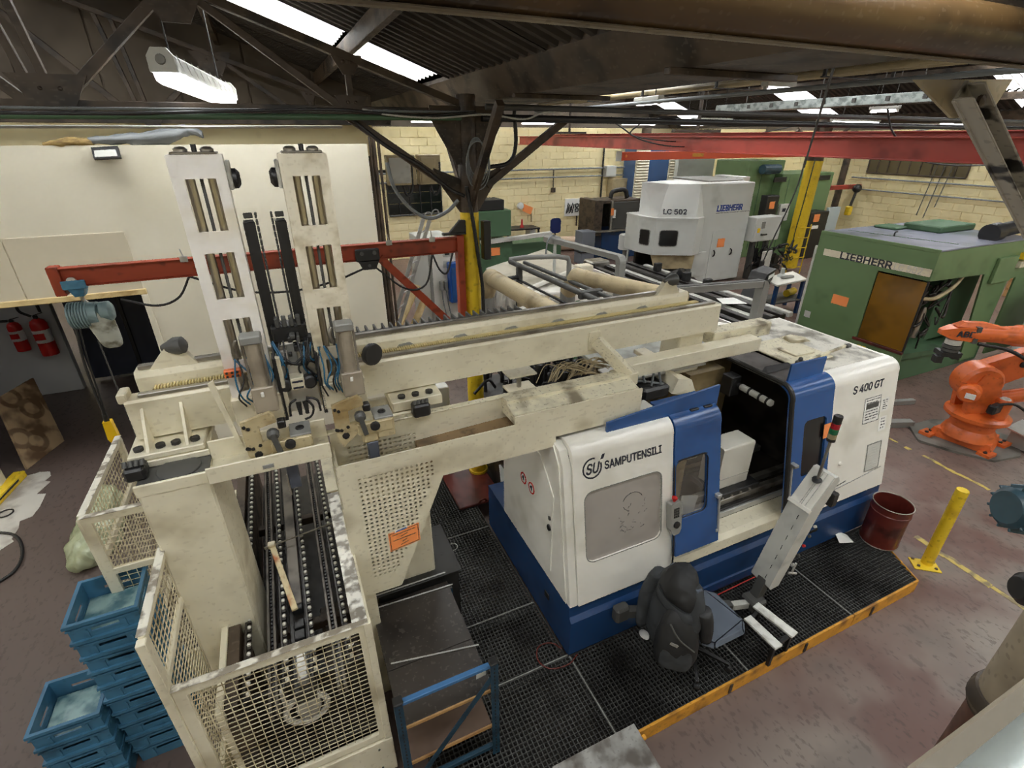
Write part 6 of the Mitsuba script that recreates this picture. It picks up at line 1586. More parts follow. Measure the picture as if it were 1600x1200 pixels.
# ================================================================== left side: wall and floor things
fl = thing("flood_light", "small black LED floodlight fixed at the top of the partition wall", "lamp")
part(fl, "frame", MB().hull([(-1.72, 7.52, 4.09), (-1.47, 7.52, 4.105), (-1.70, 7.40, 3.98), (-1.45, 7.40, 3.99), (-1.72, 7.56, 4.07), (-1.47, 7.56, 4.085), (-1.70, 7.44, 3.96), (-1.45, 7.44, 3.97)]), M_black)
part(fl, "glass", MB().quad((-1.685, 7.402, 3.995), (-1.475, 7.402, 4.003), (-1.497, 7.512, 4.092), (-1.697, 7.512, 4.08), 0.003), M_lgrey)
part(fl, "bracket", MB().box(-1.62, -1.56, 7.5, 7.6, 4.0, 4.03, 0.004), M_black)
r2 = random.Random(5)
ins = cloth([((-1.75, 7.68, 4.16), np.array([0, 0.06, 0]), np.array([0, 0, 0.03]), 1), ((-1.4, 7.68, 4.17), np.array([0, 0.1, 0]), np.array([0, 0, 0.05]), 1), ((-1.0, 7.7, 4.20), np.array([0, 0.12, 0]), np.array([0, 0, 0.08]), 1), ((-0.78, 7.7, 4.26), np.array([0, 0.09, 0]), np.array([0, 0, 0.06]), 1), ((-0.62, 7.7, 4.22), np.array([0, 0.05, 0]), np.array([0, 0, 0.04]), 1)], n=24, seed=6, amp=0.04, freq=8)
one("plastic_sheet", "crumpled grey plastic sheet lying on top of the partition wall", "sheet", ins, M_cablegrey, True)
ins = cloth([((-2.15, 7.68, 4.12), np.array([0, 0.05, 0]), np.array([0, 0, 0.02]), 1), ((-1.95, 7.68, 4.14), np.array([0, 0.1, 0]), np.array([0, 0, 0.05]), 1), ((-1.72, 7.68, 4.14), np.array([0, 0.08, 0]), np.array([0, 0, 0.03]), 1)], n=20, seed=16, amp=0.03, freq=9)
one("insulation_wool", "brown tuft of insulation wool on top of the partition wall", "insulation", ins, mat("mat_wool", dirty(srgb(150, 126, 78), srgb(104, 84, 50), 20.0, 0.4, 0.7), 0.9), True)


def extinguisher(x, y, z, h, lab, hose):
    e = thing("fire_extinguisher", lab, "fire extinguisher", "fire extinguishers on the passage wall")
    rr_ = h * 0.16
    part(e, "cylinder", MB().lathe([(0, 0), (rr_, 0.0), (rr_, h * 0.74), (rr_ * 0.8, h * 0.82), (rr_ * 0.35, h * 0.87), (0, h * 0.87)], (x, y, z), n=20), M_redplastic, 40)
    part(e, "label_band", MB().lathe([(rr_ * 1.01, h * 0.32), (rr_ * 1.01, h * 0.62)], (x, y, z), n=20), M_paper, 40)
    lp_ = part(e, "print_patch", MB().box(x - rr_ * 0.7, x + rr_ * 0.5, y - rr_ * 1.06, y - rr_ * 0.9, z + h * 0.4, z + h * 0.55, 0), M_redplastic)
    part(e, "valve", MB().box(x - 0.03, x + 0.03, y - 0.02, y + 0.02, z + h * 0.87, z + h * 0.94, 0.006).bar((x - 0.02, y, z + h * 0.95), (x + 0.12, y - 0.02, z + h), 0.02, 0.012), M_black)
    part(e, "hose", MB().tube(hose, 0.022, 8), M_black, True)
    part(e, "wall_hook", MB().box(x - 0.02, x + 0.02, y + rr_, 10.8, z + h * 0.7, z + h * 0.75, 0.003), M_dgrey)


extinguisher(-4.32, 10.66, 0.92, 0.58, "smaller red fire extinguisher, the left one on the white passage wall", [(-4.35, 10.62, 1.46), (-4.5, 10.6, 1.47), (-4.62, 10.6, 1.42)])
extinguisher(-3.99, 10.64, 0.80, 0.74, "larger red fire extinguisher with a looped black hose, on the white passage wall", [(-4.02, 10.6, 1.50), (-4.14, 10.6, 1.60), (-4.13, 10.6, 1.74), (-4.0, 10.6, 1.80), (-3.90, 10.6, 1.72), (-3.88, 10.6, 1.56)])
ws = thing("wall_sign", "small blue and white sign on the white passage wall above the extinguishers", "sign")
part(ws, "board", MB().box(-4.7, -4.0, 10.785, 10.80, 1.95, 2.12, 0.003), mat("mat_sign_blue", srgb(150, 166, 196), 0.5))
pb = thing("stained_board", "brown stained board with dark rings leaning by the doorway at the left", "board")
M_stainboard_fn = lambda p, n, uv: mix(mi.Color3f(*srgb(166, 142, 110)), mi.Color3f(*srgb(92, 68, 46)), dr.clip(smoothstep(0.42, 0.62, fbm(p.x * 3.0 + 1.0, p.y * 3.0, p.z * 3.0, 4)) + 0.8 * smoothstep(0.05, 0.02, dr.abs(mikit.voronoi(p.y * 2.6, p.z * 2.6)[0] * 0.4 - 0.13)), 0, 1))
M_stainboard = mat("mat_stained_board", mikit.proc(M_stainboard_fn), 0.7)
part(pb, "panel", MB().hull([(-3.82, 8.06, 0.005), (-3.58, 8.76, 0.005), (-4.02, 8.58, 0.90), (-3.80, 9.26, 0.90), (-3.85, 8.07, 0.005), (-3.61, 8.77, 0.005), (-4.05, 8.59, 0.90), (-3.83, 9.27, 0.90)]), M_stainboard)
part(pb, "prop_strut", MB().bar((-3.93, 8.93, 0.01), (-3.95, 8.94, 0.86), 0.03, 0.03), M_dgrey)
yb = thing("spirit_level", "yellow box level lying on the worn white floor at the left edge", "tool")
part(yb, "body", MB().bar((-3.98, 6.75, 0.05), (-3.83, 7.88, 0.05), 0.13, 0.09), M_yellow)
part(yb, "marking", MB().bar((-3.905, 6.95, 0.06), (-3.80, 7.7, 0.06), 0.03, 0.03), M_black)
one("metal_ring", "black ring lying beside the yellow level at the left edge", "ring", MB().add(trimesh.creation.torus(0.075, 0.008, major_sections=28, minor_sections=8), np.array([[1, 0, 0, -3.72], [0, 1, 0, 7.0], [0, 0, 1, 0.012], [0, 0, 0, 1.0]])), M_black, True)
one("floor_cable", "black cable curling on the floor at the left edge", "cable", MB().tube([(-4.6, 6.4, 0.015), (-3.9, 6.62, 0.015), (-3.5, 6.5, 0.015), (-3.28, 6.1, 0.015), (-3.26, 5.75, 0.015), (-3.5, 5.55, 0.015)], 0.016, 6), M_cable, True)
bag = cloth([((-2.55, 5.95, 0.006), 0.42 * A, 0.20 * Bx, 0.8), ((-2.52, 5.95, 0.14), 0.50 * A, 0.23 * Bx, 0.8), ((-2.48, 6.1, 0.30), 0.44 * A, 0.19 * Bx, 0.9), ((-2.45, 6.25, 0.42), 0.2 * A, 0.1 * Bx, 1)], n=64, seed=31, amp=0.09, freq=5.0, rows=10)
M_bag = mat("mat_plastic_bag", dirty(srgb(158, 164, 134), srgb(118, 124, 92), 6.0, 0.4, 0.8), 0.3, coat=0.3)
one("plastic_bag", "crumpled pale green plastic bag on the floor behind the farther mesh guard", "bag", bag, M_bag, True)

# ================================================================== hoist motor at the right edge
hm = thing("hoist_motor", "dark teal ribbed motor with a black hook block at the right edge", "hoist")
a, b = np.array([2.80, 0.70, 2.68]), np.array([3.20, 0.50, 2.62])
d = (b - a) / np.linalg.norm(b - a)
part(hm, "motor", MB().lathe([(0, 0), (0.075, 0.0), (0.095, 0.02), (0.10, 0.09), (0.10, 0.42), (0, 0.42)], a, d, 20), M_teal, 40)
for k in range(12):
    q = 2 * math.pi * k / 12
    Mf = frame_from(d)
    o = Mf[:3, 0] * math.cos(q) + Mf[:3, 1] * math.sin(q)
    part(hm, "rib", MB().bar(a + d * 0.02 + o * 0.10, a + d * 0.12 + o * 0.105, 0.012, 0.02, up=tuple(o)), M_teal)
part(hm, "junction_box", MB().hull([a + d * t + v for t in (0.12, 0.34) for v in ((0, 0, 0.0), (0.02, -0.12, -0.02), (0.02, -0.11, -0.09), (0, 0.02, 0.1))]), M_teal)
part(hm, "hanger", MB().cyl(b + (0, 0, 0.05), (3.2, 0.52, 4.40), 0.012, n=8), M_dgrey)
part(hm, "chain", MB().cyl((2.87, 0.50, 2.35), (3.05, 0.55, 2.55), 0.008, n=8), M_steel)
part(hm, "hook_block", MB().lathe([(0, 0), (0.05, 0.0), (0.075, 0.03), (0.08, 0.10), (0.07, 0.2), (0, 0.2)], (2.80, 0.535, 2.335), (0.8, -0.55, -0.1), 22), M_black, 40)
part(hm, "mark", MB().text("S", 0.045, (2.80, 0.455, 2.315), (0.75, -0.6, 0.1), (0.1, 0.1, 1), 0.004, True), M_ochre, label="yellow letter S")
# ================================================================== white hobbing machine
M_paleg = mat("mat_pale_machine", dirty(srgb(208, 210, 206), srgb(182, 184, 178), 1.6, 0.5, 0.9), 0.35)
wh = thing("hobbing_machine", "tall pale grey machine with the lettering LC 502 in front of the back wall", "machine")
zt = 2.97
part(wh, "tall_body", MB().box(11.86, 13.42, 11.70, 13.6, 0.05, zt, 0.03), M_paleg)
part(wh, "side_strip", MB().hull([(11.3, 11.68, 0.4), (11.3, 11.68, zt), (11.88, 11.66, 0.05), (11.88, 11.66, zt), (11.3, 13.2, 0.4), (11.3, 13.2, zt), (11.9, 13.2, 0.05), (11.9, 13.2, zt)]), M_paleg)
part(wh, "dark_top_panel", MB().box(12.0, 13.4, 12.2, 13.8, zt + 0.005, zt + 0.05, 0.01), M_grey)
part(wh, "rear_column", MB().hull([(13.42, 12.2, 0.5), (13.42, 12.2, zt + 0.1), (13.80, 12.3, 0.5), (13.80, 12.3, zt + 0.1), (13.42, 13.4, 0.5), (13.42, 13.4, zt + 0.1), (13.80, 13.4, 0.5), (13.80, 13.4, zt + 0.1)]), M_paleg)
part(wh, "head_cover", MB().hull([(10.27, 13.1, zt), (10.49, 12.15, zt), (11.28, 11.71, zt), (11.5, 11.9, zt), (11.5, 13.3, zt), (9.95, 12.7, 2.08), (10.05, 11.95, 2.08), (11.0, 11.42, 2.08), (11.38, 11.55, 2.08), (11.5, 13.3, 2.08)]), M_paleg)
lo = [(9.82, 12.5), (9.95, 11.87), (10.98, 11.32), (11.4, 11.5), (11.4, 13.2), (9.9, 13.2)]
part(wh, "skirt_cover", MB().prism_z(lo, 1.05, 2.07), M_paleg)
part(wh, "skirt_lip", MB().prism_z(Polygon(lo).buffer(0.02), 2.05, 2.10), M_paleg)


def at_facet(a, b, u, z):
    return np.array([a[0] + (b[0] - a[0]) * u, a[1] + (b[1] - a[1]) * u, z])


def facet_window(parent, p00, p10, p01, name="window", r=0.05, m=None):
    p00, p10, p01 = [np.array(q, float) for q in (p00, p10, p01)]
    x = p10 - p00
    w = np.linalg.norm(x)
    x /= w
    y = p01 - p00
    y -= x * (x @ y)
    h = np.linalg.norm(y)
    y /= h
    n = np.cross(x, y)
    M = np.eye(4)
    M[:3, 0], M[:3, 1], M[:3, 2], M[:3, 3] = x, y, n, p00 + n * 0.004
    k = part(parent, name, MB().prism(rrect(0, w, 0, h, r), 0.008, M), m or M_darkglass)
    part(k, "frame", MB().prism(rrect(-0.02, w + 0.02, -0.02, h + 0.02, r + 0.01).difference(rrect(0, w, 0, h, r)), 0.014, M), M_grey)
    return k


F1, F2, F3 = (9.82, 12.5), (9.95, 11.87), (10.98, 11.32)
facet_window(wh, at_facet(F2, F3, 0.13, 1.32), at_facet(F2, F3, 0.56, 1.32), at_facet(F2, F3, 0.13, 1.755), r=0.07)
facet_window(wh, at_facet(F1, F2, 0.18, 1.31), at_facet(F1, F2, 0.72, 1.31), at_facet(F1, F2, 0.18, 1.73), r=0.05)
part(wh, "lettering", MB().text("LC 502", 0.14, (10.20, 11.905, 2.19), (0.873, -0.487, 0), (0.30, 0.20, 0.9), 0.008, True, width=0.66), M_ink, label="dark lettering LC 502")
part(wh, "lettering", MB().text("LIEBHERR", 0.17, (12.02, 11.70, 2.19), (1, 0, 0), (0, 0, 1), 0.012, True, width=1.02, slant=0.1), M_inkblue, label="blue lettering LIEBHERR")
dr2 = part(wh, "service_door", MB().box(12.02, 13.02, 11.685, 11.70, 0.12, 1.62, 0.004), M_paleg)
for x in (12.16, 12.86):
    part(dr2, "handle", MB().tube([(x, 11.68, 0.86), (x, 11.63, 0.90), (x, 11.63, 1.0), (x, 11.68, 1.04)], 0.018, 8), M_black, True)
part(wh, "orange_notice", MB().box(12.26, 12.55, 11.675, 11.683, 1.12, 1.38, 0.002), M_label, label="orange paper notice")
part(wh, "body_seam", MB().box(12.0, 13.42, 11.694, 11.70, 2.13, 2.145, 0), M_grey)
part(wh, "machine_base", MB().box(9.95, 11.9, 11.9, 13.3, 0.0, 0.55, 0.02), M_dgrey)
part(wh, "inner_wall", MB().box(10.0, 11.35, 12.7, 12.8, 0.5, 1.1, 0.01), M_oily)
part(wh, "lower_door", MB().box(11.3, 11.86, 11.62, 11.70, 0.3, 1.04, 0.01), M_paleg)
part(wh, "splash_sheet", MB().hull([(10.0, 12.0, 1.05), (11.2, 11.45, 1.05), (10.1, 11.9, 0.62), (11.15, 11.45, 0.62), (10.05, 12.1, 1.05), (11.2, 11.55, 1.05)]), M_ductbeige)
part(wh, "work_table", MB().lathe([(0, 0.55), (0.3, 0.55), (0.3, 0.7), (0.18, 0.75), (0.1, 0.95), (0, 0.95)], (10.7, 12.3, 0), n=20), M_oily, 40)
cbx = thing("control_cabinet", "white electrical control box with a yellow sticker, mounted behind the pale machine", "cabinet")
part(cbx, "box", MB().box(13.48, 14.62, 11.45, 11.9, 1.22, 1.95, 0.02), M_paleg)
part(cbx, "door_panel", MB().box(13.50, 13.98, 11.435, 11.45, 1.25, 1.90, 0.006), M_paleg)
part(cbx, "meter", MB().box(13.72, 13.88, 11.425, 11.436, 1.62, 1.82, 0.004), M_grey)
part(cbx, "warning_sticker", MB().box(13.58, 13.70, 11.43, 11.436, 1.50, 1.64, 0.002), M_yellow)
part(cbx, "switch", MB().cyl((13.78, 11.43, 1.44), (13.78, 11.36, 1.44), 0.03, n=10).box(13.74, 13.98, 11.36, 11.39, 1.42, 1.46, 0.004), M_black, 40)
part(cbx, "stand", MB().box(13.7, 13.85, 11.6, 11.75, 0, 1.22, 0.01), M_dgrey)
part(cbx, "stand", MB().box(14.3, 14.42, 11.6, 11.75, 0, 1.22, 0.01), M_dgrey)
part(cbx, "white_side_plate", MB().box(13.6, 14.0, 11.05, 11.1, 0.2, 1.0, 0.01), M_lgrey)
r = random.Random(77)
tang = MB()
for k in range(40):
    p = np.array((13.6 + 1.6 * r.random(), 11.0 + 0.6 * r.random(), 0.2 + 0.95 * r.random()))
    tang.tube([p, p + (r.uniform(-.2, .2), 0, r.uniform(-.2, .2)), p + (r.uniform(-.3, .3), 0.1, r.uniform(-.3, .3))], r.uniform(0.012, 0.035), 6)
for k in range(10):
    p = np.array((13.7 + 1.3 * r.random(), 11.3 + 0.5 * r.random(), 0.1 + 0.6 * r.random()))
    tang.box(p[0], p[0] + r.uniform(.1, .35), p[1], p[1] + .2, p[2], p[2] + r.uniform(.1, .4), 0.01)
k_ = thing("hose_tangle", "tangle of dark hoses and fittings below the white control box", "hoses")
labels[k_]["kind"] = "stuff"
put(k_, tang, M_black, True)

# ================================================================== green machine at the right
gn = thing("hobbing_machine", "green machine with a cream stripe and the lettering LIEBHERR LC 502", "machine")
GX, GY = 10.0, 4.72
op = Polygon([(GX, 1.98), (11.72, 1.93), (11.40, 1.6), (11.3, 0.62), (GX, 0.62)])
part(gn, "left_face", MB().prism_x(Polygon([(GY, 1.97), (GY, 2.46), (6.88, 2.46), (6.88, 0.08), (GY, 0.08), (GY, 0.62), (5.60, 0.62), (5.60, 1.97)]).buffer(0), GX, GX + 0.03), M_green)
part(gn, "top_cover", MB().box(GX, 13.0, GY, 6.88, 2.46, 2.49, 0.01), mat("mat_green_top", dirty(srgb(124, 126, 140), srgb(90, 96, 98), 1.3, 0.4, 0.75), 0.3))
part(gn, "top_lip", MB().box(GX - 0.005, GX + 0.03, GY, 6.88, 2.44, 2.50, 0.006), M_green)
part(gn, "top_seam", MB().bar((GX + 0.9, GY + 0.2, 2.493), (GX + 0.55, 6.7, 2.493), 0.02, 0.006), M_dgreen)
part(gn, "top_eye", MB().tube([(10.7, 5.9, 2.49), (10.7, 5.9, 2.56), (10.76, 5.9, 2.57)], 0.014, 6), M_black)
part(gn, "right_face", MB().prism_y(Polygon([(GX, 1.97), (11.72, 1.92), (12.15, 0.1), (12.68, 0.1), (12.68, 1.72), (12.95, 1.74), (13.05, 0.1), (14.4, 0.1), (14.4, 2.46), (GX, 2.46)]), GY, GY + 0.03), M_green)
part(gn, "frame_edge", MB().bar((11.72, GY - 0.005, 1.92), (12.15, GY - 0.005, 0.1), 0.05, 0.02, up=(0, 1, 0)), M_green)
part(gn, "guide_box", MB().box(11.95, 12.6, GY - 0.06, GY, 1.72, 2.2, 0.01), M_green)
for k, x in enumerate((12.72, 12.72)):
    part(gn, "type_sign", MB().box(12.72, 13.0, GY - 0.075, GY - 0.06 + 0.06, 1.95 + 0.16 * k, 2.07 + 0.16 * k, 0.004), M_yellow if k else M_cream)
wn = part(gn, "amber_door", MB().box(GX + 0.012, GX + 0.024, GY + 0.02, 5.58, 0.66, 1.94, 0.002), M_amberglass, label="amber tinted sliding screen")
part(wn, "bottom_rail", MB().box(GX - 0.02, GX + 0.03, GY, 5.66, 0.60, 0.655, 0.006), M_maroon)
part(wn, "edge_rail", MB().box(GX + 0.005, GX + 0.03, GY, GY + 0.03, 0.62, 1.96, 0.004), M_black)
part(gn, "back_panel", MB().box(GX + 0.03, 13.0, 6.84, 6.88, 0.08, 2.46, 0.01), M_green)
part(gn, "bed", MB().hull([(10.02, GY, 0.62), (11.35, GY - 0.02, 0.52), (10.02, GY, 0.50), (11.3, GY - 0.02, 0.44), (10.02, 6.8, 0.75), (11.4, 6.8, 0.75), (10.02, 6.8, 0.5), (11.4, 6.8, 0.5)]), M_dgreen)
part(gn, "base", MB().box(10.04, 12.9, GY + 0.05, 6.84, 0.0, 0.45, 0.01), M_dgreen)
part(gn, "inner_column", MB().box(11.4, 12.6, GY + 0.4, 6.7, 0.5, 2.4, 0.03), M_dgreen)
part(gn, "hob_head", MB().box(10.8, 11.5, 5.6, 6.3, 1.1, 1.9, 0.08).cyl((10.6, 5.9, 1.5), (11.0, 5.9, 1.5), 0.22, n=20), M_oily, 35)
inn = MB()
r = random.Random(91)
for k in range(46):
    p = np.array((10.25 + 1.1 * r.random(), GY + 0.15 + 0.9 * r.random(), 0.75 + 1.0 * r.random()))
    inn.tube([p, p + (r.uniform(-.2, .2), r.uniform(-.1, .1), r.uniform(-.25, .25)), p + (r.uniform(-.3, .3), r.uniform(-.1, .1), r.uniform(-.4, .4))], r.uniform(0.01, 0.03), 6)
part(gn, "inner_hoses", inn, M_oily, True, kind="stuff")
part(gn, "coolant_hose", MB().tube([(10.15, GY + 0.1, 1.62), (10.6, GY + 0.1, 1.58), (11.1, GY + 0.12, 1.72), (11.4, GY + 0.15, 1.95)], 0.035, 8), M_ductbeige, True)
part(gn, "spindle_nose", MB().lathe([(0, 0), (0.06, 0), (0.06, 0.5), (0.03, 0.6), (0, 0.6)], (10.85, GY + 0.35, 0.7), (0.1, 0, 1), 14), M_steel, 40)
part(gn, "stripe", MB().box(GX - 0.006, GX, GY + 0.02, 6.72, 2.04, 2.17, 0.002), M_cream, label="cream stripe")
part(gn, "lettering", MB().text("LIEBHERR", 0.125, (GX - 0.004, 6.36, 2.045), (0, -1, 0), (0, 0, 1), 0.006, True, width=0.98, slant=-0.0), M_ink, label="black lettering LIEBHERR")
part(gn, "lettering", MB().text("LC 502", 0.11, (GX - 0.004, 5.34, 2.05), (0, -1, 0), (0, 0, 1), 0.004, False, width=0.46), M_lgrey, label="pale lettering LC 502")
part(gn, "orange_notice", MB().box(GX - 0.006, GX, 5.95, 6.28, 1.16, 1.35, 0.002), M_label, label="orange paper notice")
part(gn, "plate", MB().box(GX - 0.005, GX, 6.64, 6.78, 0.72, 0.86, 0.002), M_lgrey)
for y in (5.36, 5.45):
    part(gn, "yellow_sticker", MB().box(GX - 0.005, GX, y, y + 0.07, 0.44, 0.53, 0.002), M_yellow)
part(gn, "white_edge", MB().box(GX - 0.01, GX + 0.03, 6.88, 6.93, 0.05, 2.2, 0.006), M_lgrey)
part(gn, "roof_duct", MB().cyl((11.9, 4.95, 2.62), (14.4, 4.95, 2.75), 0.13, n=20).cyl((11.85, 4.95, 2.60), (12.1, 4.95, 2.62), 0.17, n=20), M_black, 40)
part(gn, "roof_box", MB().box(11.8, 13.0, 5.7, 6.4, 2.49, 2.61, 0.02), M_dgreen)
part(gn, "roof_box_plate", MB().box(11.4, 11.9, 6.3, 6.75, 2.49, 2.54, 0.02), M_dgreen)

# ================================================================== robot
rb = thing("industrial_robot", "orange six axis industrial robot on a grey floor plate in front of the green machine", "robot")
RY = 3.0
M_plate = mat("mat_robot_plate", dirty(srgb(110, 108, 102), srgb(70, 68, 64), 5.0, 0.4, 0.8), 0.5, 0.3)
RB = np.array([8.98, 3.02, 0.0])
rd_ = np.array([0.82, -0.57, 0.0]) / math.hypot(0.82, 0.57)
rn_ = np.array([0.57, 0.82, 0.0]) / math.hypot(0.82, 0.57)
Q = lambda t, l, z: RB + rd_ * t + rn_ * l + np.array([0, 0, z])
part(rb, "floor_plate", MB().prism_z(Polygon([(8.42, 3.30), (8.55, 2.95), (8.80, 2.58), (9.25, 2.50), (9.70, 2.75), (9.65, 3.25), (9.2, 3.55), (8.7, 3.58)]).buffer(0.06), 0.0, 0.035), M_plate)
part(rb, "base", MB().hull([(x, y, z) for z, k in ((0.035, 1.0), (0.17, 0.9)) for x, y in ((8.98 - 0.30 * k, 3.02 + 0.36 * k), (8.98 - 0.16 * k, 3.02 - 0.40 * k), (8.98 + 0.40 * k, 3.02 - 0.26 * k), (8.98 + 0.30 * k, 3.02 + 0.34 * k))]).lathe([(0, 0.15), (0.34, 0.15), (0.31, 0.24), (0.27, 0.30), (0.27, 0.44), (0, 0.44)], (8.98, 3.02, 0), n=28), M_orange, 30)
for x, y in ((8.66, 3.36), (8.80, 2.66), (9.34, 2.72), (9.28, 3.34)):
    ft2 = part(rb, "base_foot", MB().hull([(x + a * 0.10, y + b * 0.08, z) for a in (-1, 1) for b in (-1, 1) for z in (0.035, 0.08)]), M_orange)
    for a in (-0.05, 0.05):
        part(ft2, "bolt", MB().lathe([(0, 0), (0.024, 0), (0.024, 0.02), (0, 0.025)], (x + a, y, 0.08), n=6), M_black)
part(rb, "turret", MB().lathe([(0, 0.44), (0.34, 0.44), (0.39, 0.48), (0.39, 0.53), (0.32, 0.57), (0.2, 0.60), (0, 0.61)], (8.98, 3.02, 0), n=36), M_orange, 35)
part(rb, "turret_motor", MB().lathe([(0, 0), (0.095, 0), (0.10, 0.03), (0.10, 0.27), (0.08, 0.30), (0, 0.30)], Q(0.10, -0.22, 0.57), n=22), M_orange, 35)
part(rb, "turret_motor_cap", MB().lathe([(0, 0), (0.07, 0), (0.06, 0.015), (0, 0.02)], Q(0.10, -0.22, 0.865), n=18), M_lgrey, 40)
for l in (-0.14, 0.14):
    part(rb, "shoulder_cheek", MB().hull([Q(t, l + e, z) for t, z in ((-0.28, 0.56), (0.22, 0.56), (-0.34, 0.95), (-0.05, 1.15), (-0.25, 1.2)) for e in (-0.05, 0.05)]), M_orange, 30)
part(rb, "shoulder_gear", MB().lathe([(0, 0), (0.24, 0), (0.27, 0.04), (0.27, 0.30), (0.23, 0.34), (0, 0.34)], Q(-0.20, 0.17, 1.03), tuple(-rn_), 32), M_orange, 35)
part(rb, "shoulder_motor", MB().lathe([(0, 0), (0.12, 0), (0.13, 0.03), (0.13, 0.20), (0.10, 0.24), (0, 0.24)], Q(-0.30, -0.12, 0.93), tuple(-rn_ * 0.8 - rd_ * 0.6), 20), M_orange, 35)
part(rb, "shoulder_label", MB().hull([Q(-0.47, -0.30, z) for z in (0.88, 0.96)] + [Q(-0.38, -0.36, z) for z in (0.88, 0.96)] + [Q(-0.47, -0.31, z) for z in (0.88, 0.96)] + [Q(-0.38, -0.37, z) for z in (0.88, 0.96)]), M_paper)
part(rb, "lower_arm", MB().hull([Q(-0.20 + 0.22 * math.cos(q), e, 1.03 + 0.22 * math.sin(q)) for q in np.linspace(0, 2 * math.pi, 15)[:-1] for e in (0.0, 0.16)] + [Q(0.95 + 0.16 * math.cos(q), e, 1.70 + 0.16 * math.sin(q)) for q in np.linspace(0, 2 * math.pi, 13)[:-1] for e in (0.02, 0.14)]), M_orange, 35)
part(rb, "arm_boss", MB().lathe([(0, 0), (0.045, 0), (0.04, 0.015), (0, 0.02)], Q(0.28, 0.0, 1.32), tuple(-rn_), 16), M_black, 40)
part(rb, "balance_cylinder", MB().cyl(Q(0.0, -0.06, 0.78), Q(0.95, -0.06, 1.02), 0.10, n=20), M_orange, 40)
part(rb, "hose_bracket", MB().box(8.66, 8.86, 2.74, 2.84, 0.68, 0.82, 0.02), M_black)
wr = np.array([7.72, 3.29, 1.90])
part(rb, "upper_arm", MB().lathe([(0, 0.28), (0.10, 0.28), (0.115, 0.34), (0.105, 0.62), (0.125, 0.80), (0.14, 0.84), (0.14, 1.25), (0.18, 1.30), (0.18, 1.75), (0, 1.75)], wr, tuple(rd_), 24), M_orange, 35)
U = lambda t, l, z: wr + rd_ * t + rn_ * l + np.array([0, 0, z])
part(rb, "arm_cover", MB().hull([U(0.12, -0.06, 0.09), U(0.12, 0.08, 0.09), U(0.66, -0.06, 0.10), U(0.66, 0.08, 0.10), U(0.2, -0.03, 0.15), U(0.2, 0.05, 0.15), U(0.45, -0.03, 0.15), U(0.45, 0.05, 0.15)]), M_orange, 30)
part(rb, "wrist", MB().hull([U(-0.03, l, z) for l in (-0.03, 0.05) for z in (-0.03, 0.03)] + [U(0.09, l, z) for l in (-0.08, 0.09) for z in (-0.075, 0.075)] + [U(0.36, l, z) for l in (-0.09, 0.11) for z in (-0.10, 0.10)]), M_orange, 30)
part(rb, "wrist_band", MB().hull([U(t, l, z) for t in (0.32, 0.37) for l in (-0.105, 0.12) for z in (-0.11, 0.11)]), M_dgrey)
part(rb, "lettering", MB().text("ABB", 0.075, U(0.12, -0.088, -0.03), tuple(rd_ - 0.04 * rn_), (0, 0, 1), 0.006, True), M_ink, label="dark lettering ABB")
for z0, z1, rad in ((-0.16, -0.09, 0.09), (-0.21, -0.17, 0.10), (-0.26, -0.22, 0.09)):
    part(rb, "tool_flange", MB().lathe([(0, z0), (rad, z0), (rad, z1), (0, z1)], U(0.17, 0.0, 0.0), n=24), M_lgrey if z0 > -0.2 else M_dgrey, 40)
part(rb, "gripper", MB().hull([U(t, l, z) for t in (0.04, 0.28) for l in (-0.09, 0.09) for z in (-0.32, -0.26)]).hull([U(t, l, z) for t in (-0.02, 0.06) for l in (-0.12, -0.02) for z in (-0.40, -0.31)]).hull([U(t, l, z) for t in (0.24, 0.32) for l in (0.0, 0.12) for z in (-0.38, -0.31)]), M_black)
part(rb, "dress_hose", MB().tube([U(0.38, -0.12, -0.1), U(0.75, -0.16, -0.16), U(1.05, -0.22, -0.34), U(1.12, -0.22, -0.52), U(1.25, -0.2, -0.75), U(1.55, -0.18, -0.85)], 0.022, 8), M_black, True)
part(rb, "dress_hose", MB().tube([U(1.45, -0.16, -0.1), U(1.18, -0.22, -0.28), U(1.08, -0.24, -0.44), U(1.22, -0.22, -0.58), U(1.6, -0.18, -0.6)], 0.028, 8), M_black, True)
part(rb, "dress_hose", MB().tube([Q(-0.10, -0.30, 0.78), Q(0.12, -0.36, 0.86), Q(0.4, -0.36, 0.72), Q(0.7, -0.3, 0.74)], 0.018, 8), M_black, True)
part(rb, "arm_joint", MB().lathe([(0, 0), (0.19, 0), (0.19, 0.08), (0.14, 0.12), (0, 0.12)], U(1.42, -0.1, -0.06), tuple(-rn_), 24), M_dgrey, 40)
jb = thing("junction_box", "grey steel connection box on the floor beside the orange robot base", "box")
part(jb, "box", MB().hull([(9.42, 2.36, 0.03), (9.85, 2.40, 0.03), (9.45, 2.72, 0.03), (9.88, 2.75, 0.03), (9.42, 2.36, 0.22), (9.85, 2.40, 0.22), (9.45, 2.72, 0.26), (9.88, 2.75, 0.26)]), M_grey)
part(jb, "lid", MB().hull([(9.38, 2.32, 0.23), (9.9, 2.36, 0.23), (9.42, 2.78, 0.27), (9.92, 2.8, 0.27), (9.38, 2.32, 0.25), (9.9, 2.36, 0.25), (9.42, 2.78, 0.29), (9.92, 2.8, 0.29)]), M_alu)
part(jb, "label", MB().box(9.44, 9.58, 2.345, 2.355, 0.08, 0.17, 0.002), M_paper)
kb = thing("floor_curb", "grey steel floor curb running from the white machine to the robot", "curb")
part(kb, "bar", MB().bar((7.1, 4.35, 0.05), (8.75, 3.65, 0.05), 0.12, 0.10), M_grey)
